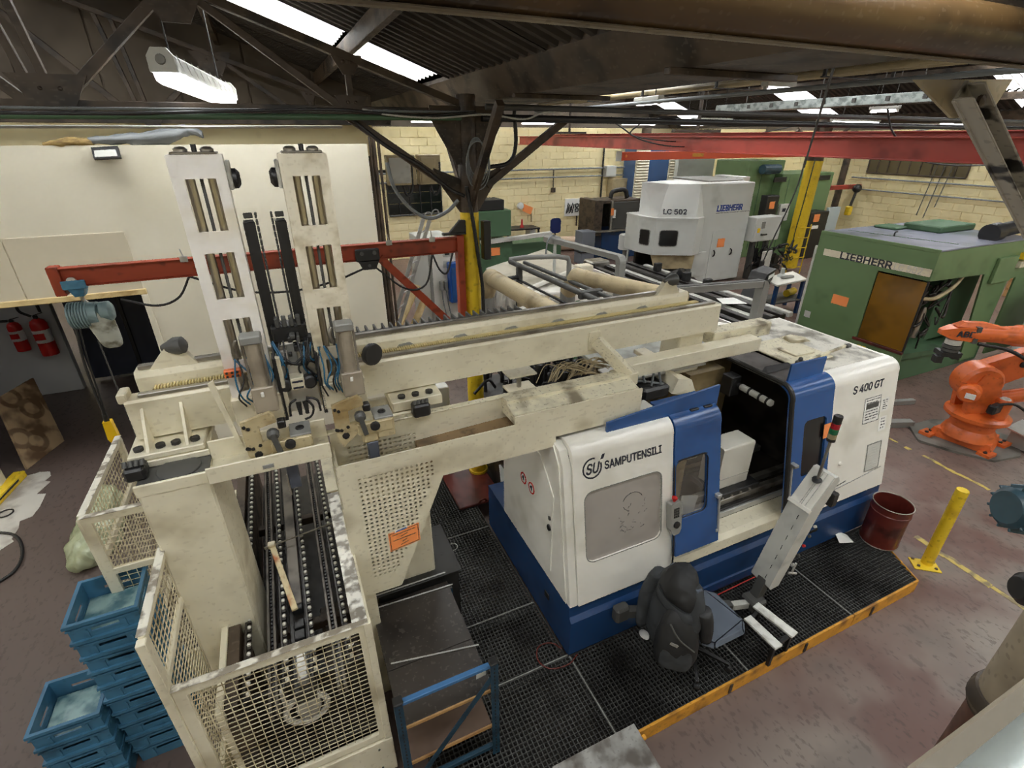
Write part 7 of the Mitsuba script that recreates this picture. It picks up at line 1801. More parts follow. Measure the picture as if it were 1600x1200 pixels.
part(kb, "bar", MB().bar((7.5, 4.75, 0.04), (9.6, 4.1, 0.04), 0.08, 0.08), M_grey)
part(kb, "dark_frame", MB().bar((6.9, 4.6, 0.12), (8.6, 4.5, 0.12), 0.08, 0.2), M_black)

# ================================================================== middle ground behind the gantry
def box_cabinet(name, label, cat, x0, x1, y0, y1, z1, m, door=None, z0=0.0):
    t = thing(name, label, cat)
    part(t, "body", MB().box(x0, x1, y0, y1, z0, z1, 0.012), m)
    return t


wc = box_cabinet("electrical_cabinet", "tall white electrical cabinet with a small display, behind the red crane arm", "cabinet", 2.70, 3.42, 10.0, 11.6, 2.25, M_paleg)
part(wc, "front_door", MB().box(2.74, 3.38, 9.985, 10.0, 0.1, 2.18, 0.004), M_white)
part(wc, "display", MB().box(2.98, 3.20, 9.97, 9.986, 1.98, 2.14, 0.004), M_lgrey)
part(wc, "screen", MB().box(3.02, 3.12, 9.965, 9.972, 2.02, 2.11, 0.002), M_black)
part(wc, "label", MB().box(2.98, 3.16, 9.98, 9.986, 1.76, 1.90, 0.001), M_lgrey)
part(wc, "frame_edge", MB().box(2.68, 2.74, 9.97, 10.02, 0.0, 2.25, 0.006), M_grey)
for x in (2.86, 2.96):
    part(wc, "grey_plug", MB().box(x, x + 0.07, 9.88, 9.985, 1.30, 1.50, 0.015), M_grey)
    part(wc, "plug_cable", MB().tube([(x + 0.04, 9.92, 1.32), (x + 0.06, 9.9, 1.0), (x + 0.15, 9.9, 0.6), (x + 0.3, 9.9, 0.3)], 0.012, 6), M_cablegrey, True)
bb = thing("blue_box", "blue steel switch box fixed to the front of the tall white cabinet", "box")
part(bb, "box", MB().box(3.05, 3.34, 9.78, 9.98, 1.05, 1.88, 0.012), mat("mat_box_blue", srgb(30, 78, 156), 0.35))
part(bb, "lid", MB().box(3.08, 3.345, 9.765, 9.78, 1.08, 1.80, 0.006), M_blue)
part(bb, "lock", MB().lathe([(0, 0), (0.015, 0), (0.015, 0.01), (0, 0.012)], (3.22, 9.765, 1.40), (0, -1, 0), 10), M_alu)
fa = one("alarm_box", "small red alarm box on the side of the tall white cabinet", "alarm", MB().box(2.62, 2.70, 10.6, 10.75, 1.92, 2.2, 0.01), M_redplastic)
ld_ = thing("ladder", "aluminium ladder leaning behind the red crane arm", "ladder")
a0, a1 = np.array([1.28, 9.2, 0.0]), np.array([2.44, 9.25, 2.86])
off = np.array([0.22, 0.28, 0.0])
for o in (0 * off, off):
    part(ld_, "stile", MB().bar(a0 + o, a1 + o, 0.03, 0.07), M_alu)
    part(ld_, "hook", MB().tube([a1 + o, a1 + o + (0.06, 0, 0.1), a1 + o + (0.14, 0, 0.1), a1 + o + (0.16, 0, 0.02)], 0.012, 6), M_alu, True)
for k in range(10):
    c = a0 + (a1 - a0) * (0.06 + 0.095 * k)
    part(ld_, "rung", MB().cyl(c, c + off, 0.014, n=10), M_alu, 40)
for k, (x0, x1, lab) in enumerate(((2.32, 2.93, "left one of two grey switch boxes above the dark window"), (2.99, 3.48, "right one of two grey switch boxes above the dark window"))):
    b = thing("switch_box", lab, "box")
    part(b, "box", MB().box(x0, x1, 11.4, 11.62, 3.26, 3.85, 0.012), M_ductbeige)
    part(b, "cover", MB().box(x0 + 0.05, x1 - 0.12, 11.385, 11.4, 3.30, 3.80, 0.006), M_lgrey if k == 0 else M_ductbeige)
    part(b, "bracket", MB().box(2.1, x1, 11.62, 11.65, 3.5, 3.56, 0.004), M_dgrey)
    part(b, "cable", MB().tube([((x0 + x1) / 2, 11.45, 3.27), ((x0 + x1) / 2 + 0.08, 11.42, 3.05), ((x0 + x1) / 2 + 0.2, 11.42, 3.2), ((x0 + x1) / 2 + 0.22, 11.42, 3.7)], 0.03, 6), M_cable, True)
one("timber_boards", "pale timber boards leaning at the foot of the ladder behind the gantry", "boards", MB().bar((1.6, 10.1, 0.0), (2.5, 10.4, 1.35), 0.25, 0.03).bar((1.9, 9.9, 0.0), (2.6, 10.2, 1.1), 0.2, 0.03), mat("mat_pale_timber", dirty(srgb(214, 190, 142), srgb(176, 148, 100), 6.0, 0.4, 0.8), 0.6))
# dark wall column strip and jumble at the partition end
one("wall_conduit", "bundle of dark conduits beside the end of the partition wall", "conduit", MB().cyl((1.42, 7.75, 0), (1.42, 7.75, 4.25), 0.03, n=10).cyl((1.50, 7.8, 0), (1.50, 7.8, 4.25), 0.02, n=8).cyl((1.36, 7.68, 0), (1.36, 7.68, 4.2), 0.015, n=8), M_brownsteel, 40)

# green cabinet and bench at the back
gb = thing("green_cabinet", "green machine cabinet with a black top box, behind the nearest yellow column", "cabinet")
part(gb, "upper_body", MB().box(5.65, 7.02, 15.5, 16.6, 1.25, 2.06, 0.02), M_dgreen)
part(gb, "top_box", MB().box(5.9, 6.82, 15.6, 16.4, 2.06, 2.38, 0.02), M_black)
part(gb, "white_bar", MB().bar((5.9, 15.4, 1.12), (8.4, 15.3, 1.26), 0.2, 0.12), M_lgrey)
part(gb, "lower_body", MB().box(5.85, 7.05, 15.45, 16.6, 0.0, 1.1, 0.02), M_dgreen)
part(gb, "side_body", MB().box(7.05, 9.0, 15.6, 16.8, 0.0, 0.95, 0.02), M_dgreen)
part(gb, "orange_notice", MB().box(6.20, 6.58, 15.43, 15.45, 0.66, 0.92, 0.002), M_label, label="orange paper notice")
part(gb, "pale_panel", MB().box(5.55, 5.75, 15.45, 15.5, 1.9, 2.1, 0.01), M_hoistblue)
tb = thing("back_table", "dark work table against the back wall under the orange lamp head", "table")
part(tb, "top", MB().box(7.9, 9.3, 17.8, 18.6, 0.98, 1.03, 0.006), M_black)
for x, y in ((7.95, 17.85), (9.25, 17.85), (7.95, 18.55), (9.25, 18.55)):
    part(tb, "leg", MB().box(x - 0.03, x + 0.03, y - 0.03, y + 0.03, 0, 0.98, 0.004), M_black)
part(tb, "white_box", MB().box(8.9, 9.15, 17.9, 18.3, 0.6, 0.95, 0.01), M_paleg)
one("red_bottle", "small red cone shaped bottle on the dark table by the back wall", "bottle", MB().lathe([(0, 0), (0.07, 0), (0.07, 0.06), (0.04, 0.1), (0.03, 0.3), (0, 0.3)], (8.65, 18.1, 1.03), n=14), M_redplastic, 40)
lh = thing("lamp_head", "orange and pale reel lamp on a wall bracket above the dark table", "lamp")
part(lh, "plate", MB().hull([(9.15, 18.95, 1.78), (9.55, 18.95, 1.62), (9.1, 18.95, 1.52), (9.45, 18.95, 1.36), (9.15, 19.0, 1.78), (9.55, 19.0, 1.62), (9.1, 19.0, 1.52), (9.45, 19.0, 1.36)]), M_label)
part(lh, "reel", MB().lathe([(0, 0), (0.13, 0), (0.13, 0.12), (0.05, 0.14), (0, 0.14)], (9.0, 19.05, 1.7), (0, -1, 0.2), 18), M_lgrey, 40)
part(lh, "arm", MB().cyl((9.5, 19.0, 1.40), (9.55, 19.1, 1.05), 0.03, n=8).cyl((9.2, 18.98, 1.6), (9.2, 19.2, 1.6), 0.03, n=8), M_ductbeige, 40)
bc = thing("blue_chair", "chair with a dark blue back standing by the back wall", "chair")
part(bc, "back", MB().prism(rrect(-0.22, 0.22, 0, 0.55, 0.12), 0.05, np.array([[1, 0, 0, 9.85], [0, 0, -1, 17.6], [0, 1, 0, 0.82], [0, 0, 0, 1.0]])), mat("mat_chair_blue", srgb(36, 48, 104), 0.7))
part(bc, "seat", MB().box(9.6, 10.1, 17.5, 18.0, 0.46, 0.53, 0.03), M_dgrey)
part(bc, "stem", MB().cyl((9.85, 17.6, 0.5), (9.85, 17.6, 0.9), 0.025, n=8).cyl((9.85, 17.75, 0.05), (9.85, 17.75, 0.46), 0.03, n=8), M_black, 40)
part(bc, "foot", MB().bar((9.6, 17.6, 0.03), (10.1, 17.9, 0.03), 0.05, 0.06).bar((9.6, 17.9, 0.03), (10.1, 17.6, 0.03), 0.05, 0.06), M_black)
gs = thing("gas_roll", "pale pink roll of sheet on the floor by the back wall", "roll")
part(gs, "roll", MB().cyl((10.1, 18.2, 0.28), (11.3, 17.9, 0.28), 0.28, n=20), mat("mat_pale_pink", srgb(222, 196, 170), 0.7), 40)
ps = thing("tool_poster", "white tool board with black tool outlines on the back wall", "board")
part(ps, "board", MB().box(11.15, 12.35, 19.16, 19.2, 1.16, 1.86, 0.006), M_paper)
r = random.Random(19)
for k in range(9):
    x = 11.85 + 0.055 * k
    part(ps, "hanging_tool", MB().box(x, x + 0.02, 19.12, 19.16, 1.25 + 0.1 * r.random(), 1.78, 0.003), M_black)
for x, z, rad in ((11.72, 1.58, 0.09), (11.72, 1.40, 0.09)):
    part(ps, "tool_ring", MB().add(trimesh.creation.torus(rad * 0.8, 0.022, major_sections=20, minor_sections=6), np.array([[1, 0, 0, x], [0, 0, -1, 19.14], [0, 1, 0, z], [0, 0, 0, 1.0]])), M_black, True)
for k in range(5):
    part(ps, "hanging_tool", MB().bar((11.22 + 0.07 * k, 19.14, 1.28 + 0.05 * (k % 2)), (11.30 + 0.07 * k, 19.14, 1.70 - 0.06 * (k % 3)), 0.03, 0.03), M_black)
part(ps, "hanging_tool", MB().cyl((11.75, 19.15, 1.16), (11.75, 19.15, 0.75), 0.03, n=8), M_brownsteel)
# pipes and boxes on the back wall
for k, (z, r_) in enumerate(((3.02, 0.03), (2.72, 0.025))):
    one("wall_pipe", ("upper" if k == 0 else "lower") + " grey pipe running level along the cream back wall", "pipe", MB().cyl((3.0, 19.1, z), (14.2, 19.1, z), r_, n=10), M_cablegrey, 40)
one("wall_pipe", "black vertical pipe on the back wall beside the pale switch boxes", "pipe", MB().cyl((12.85, 19.1, 1.0), (12.85, 19.1, 4.3), 0.035, n=10), M_black, 40)
one("wall_pipe", "thin vertical conduit on the back wall ending in a small box", "pipe", MB().cyl((10.55, 19.15, 2.3), (10.55, 19.15, 3.02), 0.02, n=8).box(10.47, 10.63, 19.08, 19.19, 2.15, 2.32, 0.01), M_brownsteel, 40)
wb1 = thing("wall_box", "white box on the back wall beside the black vertical pipe", "box")
part(wb1, "box", MB().box(12.95, 13.45, 18.95, 19.19, 2.66, 3.1, 0.015), M_paleg)
part(wb1, "cover", MB().box(12.99, 13.41, 18.935, 18.95, 2.70, 3.06, 0.006), M_paleg)
wb2 = thing("wall_box", "grey cabinet on the back wall below the white box", "box")
part(wb2, "box", MB().box(13.2, 13.95, 18.8, 19.19, 1.85, 2.6, 0.015), M_ductbeige)
part(wb2, "cover", MB().box(13.25, 13.9, 18.785, 18.8, 1.9, 2.55, 0.006), M_ductbeige)
lv = thing("louvred_cabinet", "tall blue cabinet with cream louvred doors against the back wall", "cabinet")
M_deepblue = mat("mat_deep_blue", srgb(58, 84, 124), 0.45)
part(lv, "body", MB().box(13.95, 17.0, 18.4, 19.19, 0.0, 4.0, 0.02), M_deepblue)
for x0, x1 in ((13.96, 14.66), (15.7, 16.45)):
    p0 = part(lv, "louvre_panel", MB().box(x0, x1, 18.36, 18.4, 0.1, 3.95, 0.01), M_cream)
    for k in range(34):
        part(p0, "slat", MB().hull([(x0 + 0.04, 18.36, 0.2 + 0.11 * k), (x1 - 0.04, 18.36, 0.2 + 0.11 * k), (x0 + 0.04, 18.31, 0.21 + 0.11 * k), (x1 - 0.04, 18.31, 0.21 + 0.11 * k), (x0 + 0.04, 18.36, 0.28 + 0.11 * k), (x1 - 0.04, 18.36, 0.28 + 0.11 * k)]), M_cream)
wp1 = box_cabinet("white_cabinet", "narrow plain white cabinet between the louvred cabinet and the green cabinets", "cabinet", 16.6, 17.2, 17.9, 18.3, 3.9, M_paleg)
wp2 = box_cabinet("white_cabinet", "wide plain white cabinet with a hanging ring near the back wall", "cabinet", 15.0, 16.9, 17.0, 17.2, 3.72, M_paleg)
part(wp2, "hook", MB().tube([(16.2, 16.95, 3.72), (16.2, 16.92, 3.55), (16.35, 16.92, 3.5), (16.4, 16.92, 3.7)], 0.025, 6), M_black, True)
# dark machine by the back wall
dm = thing("old_lathe", "old dark grey machine with an open front standing by the back wall", "machine")
part(dm, "left_housing", MB().box(10.5, 10.85, 15.9, 17.0, 0.9, 2.15, 0.02), M_brownsteel)
part(dm, "top", MB().box(10.5, 12.6, 16.0, 17.0, 2.0, 2.12, 0.02), M_brownsteel)
part(dm, "front_panel", MB().box(11.3, 12.6, 15.95, 16.05, 1.1, 2.05, 0.012), M_dgrey)
part(dm, "frame_post", MB().box(11.22, 11.30, 15.92, 16.0, 1.0, 2.1, 0.006), M_steel)
part(dm, "back_plate", MB().box(10.6, 12.6, 16.9, 17.0, 0.6, 2.1, 0.01), M_oily)
part(dm, "blue_base", MB().box(10.95, 12.7, 16.0, 17.0, 0.0, 1.05, 0.02), M_bluebase)
part(dm, "bed_rail", MB().box(10.5, 12.5, 15.85, 15.95, 1.02, 1.10, 0.01), M_steel)
part(dm, "hose", MB().tube([(11.4, 16.3, 2.15), (11.5, 16.3, 2.38), (12.0, 16.3, 2.42), (12.15, 16.3, 2.15)], 0.08, 10), M_cable, True)
part(dm, "paper_tag", MB().box(11.3, 11.42, 15.9, 15.93, 1.5, 1.8, 0.004), M_paper)
part(dm, "orange_notice", MB().box(11.2, 11.32, 15.89, 15.92, 1.6, 1.85, 0.003), M_label)
gr2 = box_cabinet("grey_box", "small blue-grey box cabinet at the foot of the old dark machine", "box", 9.85, 10.4, 15.6, 16.1, 1.15, mat("mat_bluegrey", srgb(108, 112, 120), 0.5))
part(gr2, "shelf", MB().box(9.8, 10.9, 15.55, 16.0, 0.42, 0.46, 0.006), M_black)
bk2 = thing("white_bucket", "white cylindrical bucket on a dark stand in front of the old dark machine", "bucket")
part(bk2, "bucket", MB().lathe([(0, 0), (0.21, 0), (0.22, 0.02), (0.22, 0.46), (0.19, 0.5), (0, 0.5)], (10.75, 14.3, 0.72), n=22), M_paleg, 40)
part(bk2, "stand", MB().cyl((10.78, 14.3, 0.0), (10.78, 14.3, 0.72), 0.08, n=12), M_grey, 40)
wt = thing("white_fixture", "white pipe stand with a fan shaped guard beside the pale machine", "stand")
part(wt, "pipe", MB().cyl((10.2, 13.4, 0.4), (10.35, 13.5, 1.6), 0.035, n=10).cyl((10.5, 13.3, 0.9), (10.55, 13.4, 1.6), 0.03, n=10).bar((10.3, 13.5, 1.55), (10.75, 13.4, 1.6), 0.05, 0.12), M_paleg, 40)
part(wt, "wheel_guard", MB().lathe([(0, 0), (0.28, 0), (0.3, 0.05), (0.28, 0.1), (0, 0.1)], (10.6, 13.2, 1.05), (0.3, -1, 0), 22), M_paleg, 40)
part(wt, "foot", MB().box(9.9, 10.3, 13.2, 13.5, 0.0, 0.55, 0.03), M_ductbeige)
# green tall cabinets
tg = thing("green_cabinet", "tall green machine cabinet with vent grilles behind the distant yellow column", "cabinet")
part(tg, "left_body", MB().box(15.6, 17.4, 14.05, 15.6, 0.0, 3.42, 0.02), M_green)
part(tg, "right_body", MB().box(17.0, 19.75, 13.7, 15.2, 0.0, 2.98, 0.02), M_green)
part(tg, "door_seam", MB().box(17.35, 17.37, 13.69, 13.70, 0.3, 2.9, 0), M_dgreen)
part(tg, "door_seam", MB().box(16.3, 16.33, 14.04, 14.05, 0.3, 3.3, 0), M_dgreen)
for x in (16.55, 18.9):
    gk2 = part(tg, "vent_grille", MB().box(x, x + 0.62, 13.66, 13.70, 2.72, 2.88, 0.004), M_black)
part(tg, "control_panel", MB().box(17.1, 17.6, 13.6, 13.7, 1.35, 1.95, 0.01), M_paleg)
part(tg, "panel_display", MB().box(17.22, 17.4, 13.59, 13.60, 1.68, 1.8, 0.003), M_ink)
part(tg, "dark_unit", MB().box(16.1, 16.7, 13.4, 13.7, 1.55, 2.3, 0.02), M_black)
part(tg, "orange_notice", MB().box(16.25, 16.5, 13.385, 13.40, 1.85, 2.1, 0.002), M_label)
part(tg, "roof_pump", MB().cyl((16.0, 13.8, 3.15), (16.8, 13.8, 3.15), 0.16, n=16).box(16.1, 16.7, 13.7, 14.0, 2.99, 3.1, 0.02), M_teal, 40)
pn = box_cabinet("sheet_metal_screen", "pale blue-grey upright screen to the right of the distant yellow column", "screen", 19.4, 20.1, 13.3, 13.4, 1.75, mat("mat_pale_bluegrey", srgb(172, 184, 188), 0.5))
dk2 = box_cabinet("dark_cabinet", "dark control cabinet with an orange notice right of the distant yellow column", "cabinet", 17.9, 18.9, 12.9, 13.5, 1.7, M_black)
part(dk2, "orange_notice", MB().box(18.1, 18.4, 12.88, 12.90, 1.35, 1.62, 0.002), M_label)
part(dk2, "paper_note", MB().box(18.1, 18.45, 12.88, 12.90, 1.1, 1.22, 0.002), M_paper)
rh = thing("wall_hoist", "small orange jib arm with a yellow and black hoist on the right wall", "hoist")
part(rh, "jib", MB().box(19.8, 21.9, 13.9, 14.05, 2.30, 2.46, 0.01), M_red)
part(rh, "body", MB().sphere((21.2, 13.6, 2.35), 0.16, 2).cyl((21.2, 13.6, 2.3), (21.05, 13.6, 1.5), 0.05, n=8), M_black, True)
part(rh, "hook", MB().box(20.95, 21.15, 13.5, 13.7, 1.35, 1.7, 0.03), M_yellow)
for k, (y, z0) in enumerate(((11.0, 1.9), (11.25, 1.5), (11.5, 1.55))):
    one("hanging_chain", ("left", "middle", "right")[2 - k] + " one of three thin chains hanging before the cream right wall", "chain", MB().cyl((21.8, y, z0), (21.98, y - 0.1, 3.9), 0.014, n=6), M_dgrey, group="thin chains on the right wall")
for k, z in enumerate((3.05, 2.62)):
    one("wall_pipe", ("upper" if k == 0 else "lower") + " grey pipe running along the cream right wall below the window", "pipe", MB().cyl((21.9, 4, z - 0.35), (21.9, 14.4, z - 0.35), 0.025, n=8), M_cablegrey, 40)
wdf = thing("timber_stand", "brown timber stand with a pale sheet standing before the right wall", "stand")
part(wdf, "post", MB().box(19.0, 19.15, 6.9, 7.05, 0, 3.4, 0.01), M_wood)
part(wdf, "rail", MB().box(19.0, 19.15, 5.0, 7.6, 2.32, 2.42, 0.01), M_wood)
part(wdf, "sheet", MB().box(19.2, 19.25, 5.0, 6.6, 1.6, 3.0, 0.01), M_paleg)
part(wdf, "hoop", MB().tube([(18.95, 6.5, 2.45), (18.95, 6.3, 2.95), (18.95, 5.7, 3.05), (18.95, 5.3, 2.9)], 0.03, 8), M_black, True)
gwp = one("white_partition", "white panel wall behind the robot at the right edge", "panel", MB().box(12.9, 15.5, 4.2, 4.3, 0.0, 1.75, 0.02), M_paleg)

# white table with blue legs
wtb = thing("white_table", "white topped table with dark blue legs in front of the distant yellow column", "table")
part(wtb, "top", MB().hull([(10.95, 8.30, 0.88), (12.15, 8.40, 0.88), (12.55, 9.15, 0.88), (11.2, 8.95, 0.88), (10.95, 8.30, 0.92), (12.15, 8.40, 0.92), (12.55, 9.15, 0.92), (11.2, 8.95, 0.92)]), M_white)
for x, y in ((11.05, 8.38), (12.1, 8.46), (12.45, 9.08), (11.28, 8.9)):
    part(wtb, "leg", MB().box(x - 0.04, x + 0.04, y - 0.04, y + 0.04, 0, 0.88, 0.006), M_bluebase)
part(wtb, "shelf", MB().box(11.05, 12.4, 8.4, 9.05, 0.36, 0.40, 0.006), M_dgrey)
one("clamp_tool", "pale clamp standing on the white table top", "tool", MB().lathe([(0, 0), (0.12, 0), (0.1, 0.05), (0.05, 0.08), (0.05, 0.22), (0, 0.22)], (11.75, 8.85, 0.92), n=16), M_paleg, 40)
one("clamp_tool", "grey tool lying on the white table top", "tool", MB().box(11.55, 11.95, 8.62, 8.74, 0.92, 0.98, 0.02), M_grey)
one("yellow_canister", "yellow part lying on the shelf under the white table", "canister", MB().cyl((11.9, 8.7, 0.49), (12.3, 8.8, 0.49), 0.09, n=16), M_yellow, 40)
blb = thing("black_blower", "black blower with a white label beside the white table", "machine")
part(blb, "body", MB().hull([(10.5, 8.6, 0.35), (10.8, 8.5, 0.35), (10.5, 9.0, 0.35), (10.8, 9.0, 0.35), (10.9, 8.6, 1.12), (11.3, 8.7, 1.2), (10.9, 9.1, 1.12), (11.3, 9.1, 1.2)]), M_black)
part(blb, "label", MB().hull([(10.93, 8.585, 1.08), (11.2, 8.655, 1.13), (10.93, 8.585, 0.99), (11.2, 8.655, 1.04), (10.93, 8.575, 1.08), (11.2, 8.645, 1.13), (10.93, 8.575, 0.99), (11.2, 8.645, 1.04)]), M_paper)
part(blb, "foot", MB().box(10.45, 10.9, 8.55, 9.05, 0.0, 0.36, 0.01), M_bluebase)

# roller conveyor line behind the gantry (along Y)
cl = thing("transfer_conveyor", "long white sided transfer conveyor with dark rails leading to the pale machine", "conveyor")
part(cl, "left_side", MB().box(7.62, 7.66, 6.5, 11.6, 0.1, 0.98, 0.006), M_white)
part(cl, "bed", MB().box(7.66, 9.25, 6.5, 12.2, 0.55, 0.78, 0.01), M_grey)
for x in (7.74, 8.1, 8.62, 8.9):
    part(cl, "rail", MB().box(x, x + 0.14, 6.5, 11.8, 0.80, 0.99, 0.01), M_oily)
part(cl, "centre_strip", MB().box(8.28, 8.60, 6.5, 11.9, 0.88, 0.91, 0.004), M_lgrey)
part(cl, "right_trim", MB().box(9.12, 9.25, 6.5, 11.2, 0.9, 1.0, 0.01), M_lgrey)
part(cl, "drive_end", MB().box(7.7, 8.3, 11.6, 12.1, 0.6, 1.1, 0.04), M_steel)
part(cl, "end_post", MB().box(7.62, 7.72, 11.5, 11.6, 0, 1.08, 0.006), M_black)
part(cl, "workpiece", MB().hull([(8.8, 9.6, 1.0), (9.15, 9.5, 1.0), (9.2, 9.9, 1.0), (8.85, 10.0, 1.0), (8.95, 9.6, 1.25), (9.2, 9.7, 1.2)]), M_black)
for y in (8.6, 9.3, 10.4):
    part(cl, "clamp_block", MB().box(8.9, 9.1, y, y + 0.12, 0.99, 1.2, 0.01), M_black)
part(cl, "paper_sheet", MB().quad((8.35, 7.5, 1.0), (8.85, 7.3, 1.0), (8.9, 7.75, 1.01), (8.5, 7.85, 1.01), 0.004), M_paper)
one("work_board", "white board with papers lying behind the right end of the gantry", "board", MB().hull([(6.3, 5.3, 1.0), (8.3, 5.6, 1.0), (7.2, 6.9, 1.0), (6.0, 6.4, 1.0), (6.3, 5.3, 0.97), (8.3, 5.6, 0.97), (7.2, 6.9, 0.97), (6.0, 6.4, 0.97)]).box(6.9, 7.2, 5.9, 6.1, 0, 0.97, 0.01), M_white)
one("paper_sheet", "loose curled paper on the white board behind the gantry", "paper", MB().quad((6.75, 5.9, 1.005), (7.3, 5.75, 1.005), (7.35, 6.2, 1.05), (6.85, 6.25, 1.02), 0.003), M_paper)
# grey square ducting
d1_ = thing("cable_duct", "grey square cable duct running behind the gantry and bending down, left one", "duct")
part(d1_, "run", MB().bar((5.95, 10.75, 1.98), (6.32, 8.55, 1.96), 0.16, 0.11), M_grey)
part(d1_, "bend", MB().prism_x(Point(8.55, 1.86).buffer(0.155, 10).intersection(sbox(8.3, 1.86, 8.56, 2.1)), 6.24, 6.40), M_grey, 30)
part(d1_, "drop", MB().box(6.24, 6.40, 8.40, 8.55, 0.9, 1.86, 0.006), M_grey)
part(d1_, "head", MB().box(5.82, 6.12, 10.6, 11.0, 1.90, 2.06, 0.03), M_grey)
part(d1_, "leg", MB().cyl((6.0, 10.7, 0), (6.0, 10.7, 1.9), 0.04, n=8), M_paleg, 40)
d2_ = thing("cable_duct", "grey square cable duct bending down behind the right end of the gantry, right one", "duct")
part(d2_, "run", MB().bar((5.6, 6.30, 1.92), (7.45, 5.98, 1.92), 0.16, 0.11), M_grey)
part(d2_, "run_groove", MB().bar((5.6, 6.30, 1.98), (7.45, 5.98, 1.98), 0.10, 0.01), M_dgrey)
part(d2_, "bend", MB().prism_y(Point(7.45, 1.83).buffer(0.15, 10).intersection(sbox(7.45, 1.83, 7.7, 2.1)), 5.90, 6.06), M_grey, 30)
part(d2_, "drop", MB().box(7.44, 7.60, 5.90, 6.06, 1.0, 1.84, 0.006), M_grey)
# beige round ducts
for lab, a, b, e in (("left beige round extraction duct rising behind the gantry beam", (3.56, 6.2, 1.82), (3.52, 8.7, 1.80), (3.5, 8.9, 1.45)), ("right beige round extraction duct rising behind the gantry beam", (5.80, 6.0, 1.82), (5.05, 8.1, 1.80), (4.98, 8.3, 1.45))):
    t = thing("extraction_duct", lab, "duct")
    part(t, "run", MB().cyl(a, b, 0.15, n=24), M_ductbeige, 40)
    part(t, "elbow", MB().sphere(b, 0.165, 3).cyl(b, e, 0.165, n=22), M_ductbeige, 40)
    c = np.array(b) + 0.18 * (np.array(a) - np.array(b)) / np.linalg.norm(np.array(a) - np.array(b))
    part(t, "collar", MB().cyl(c, c + 0.04 * (np.array(a) - np.array(b)), 0.158, n=24), M_ductbeige, 40)
    part(t, "stack", MB().cyl(e, (e[0], e[1], 0.0), 0.15, n=20), M_grey, 40)
# filter tank with tilted cover and pipe frame
ft_ = thing("filter_tank", "white coolant filter tank with a tilted grey cover behind the gantry", "tank")
part(ft_, "body", MB().box(4.1, 6.9, 9.7, 11.2, 0.0, 1.02, 0.03), M_white)
part(ft_, "cover", MB().hull([(4.6, 9.9, 1.04), (6.7, 10.7, 1.25), (6.9, 12.9, 1.3), (4.8, 12.2, 1.1), (4.6, 9.9, 1.0), (6.7, 10.7, 1.2), (6.9, 12.9, 1.25), (4.8, 12.2, 1.05)]), mat("mat_tank_cover", dirty(srgb(176, 170, 154), srgb(140, 134, 118), 2.0, 0.4, 0.8), 0.5))
part(ft_, "cover_rim", MB().bar((4.62, 9.86, 1.05), (6.72, 10.66, 1.27), 0.08, 0.08), M_white)
part(ft_, "bracket", MB().box(6.55, 6.95, 10.4, 10.7, 0.95, 1.35, 0.02), M_cream)
part(ft_, "vent_plate", MB().hull([(3.5, 9.6, 1.35), (4.6, 9.9, 1.35), (3.3, 10.4, 1.1), (4.4, 10.9, 1.1), (3.5, 9.6, 1.3), (4.6, 9.9, 1.3)]), M_grey)
for k in range(10):
    a = np.array((3.5, 9.62, 1.36)) + k / 10 * np.array((1.1, 0.3, 0))
    part(ft_, "vent_rib", MB().bar(a, a + (-0.2, 0.85, -0.24), 0.04, 0.03), M_cablegrey)
part(ft_, "pump_box", MB().box(4.2, 5.1, 8.3, 9.0, 0.7, 1.2, 0.02), M_ductbeige)
part(ft_, "pump_wheel", MB().lathe([(0, 0), (0.11, 0), (0.11, 0.06), (0.04, 0.1), (0, 0.1)], (4.72, 8.4, 1.24), (0, -0.6, 0.8), 16), M_lgrey, 40)
for pts, lab in (([(3.9, 9.3, 1.0), (3.95, 9.25, 1.35), (4.1, 9.35, 1.5), (4.25, 9.5, 1.3), (4.25, 9.55, 0.9)], "left"), ([(3.3, 7.6, 0.8), (3.35, 7.7, 1.2), (3.6, 7.9, 1.32), (3.95, 8.1, 1.3)], "right")):
    part(ft_, "white_pipe", MB().tube(pts, 0.065, 10), M_white, True)
pfm = thing("pipe_gantry", "dark grey pipe gantry standing over the white filter tank", "pipe")
part(pfm, "long_pipe", MB().cyl((4.55, 10.1, 1.72), (4.72, 6.3, 1.72), 0.055, n=12), M_dgrey, 40)
part(pfm, "long_pipe", MB().cyl((4.80, 9.9, 1.72), (5.02, 6.3, 1.72), 0.04, n=12), M_dgrey, 40)
part(pfm, "long_pipe", MB().cyl((4.5, 9.6, 1.45), (4.62, 6.3, 1.45), 0.025, n=10), M_black, 40)
part(pfm, "cross_pipe", MB().tube([(4.55, 10.15, 1.75), (4.9, 10.1, 1.78), (5.6, 9.9, 1.78), (5.85, 9.8, 1.74), (5.88, 9.8, 1.6), (5.88, 9.8, 0.9)], 0.055, 10, False), M_grey, 40)
part(pfm, "upright", MB().box(4.5, 4.62, 9.6, 9.7, 0.0, 1.72, 0.01), M_dgrey)
part(pfm, "clamp_block", MB().box(4.58, 5.05, 7.2, 7.3, 1.64, 1.79, 0.02), M_dgrey)
part(pfm, "upright", MB().box(4.55, 4.65, 7.22, 7.32, 0.0, 1.6, 0.01), M_dgreen)
part(pfm, "side_pipe", MB().cyl((3.35, 9.5, 1.45), (4.5, 9.6, 1.5), 0.045, n=10), M_black, 40)
part(pfm, "thin_hose", MB().tube([(5.7, 10.6, 1.7), (5.75, 10.6, 2.0), (5.95, 10.7, 2.1), (6.0, 10.8, 1.9)], 0.02, 6), M_cablegrey, True)
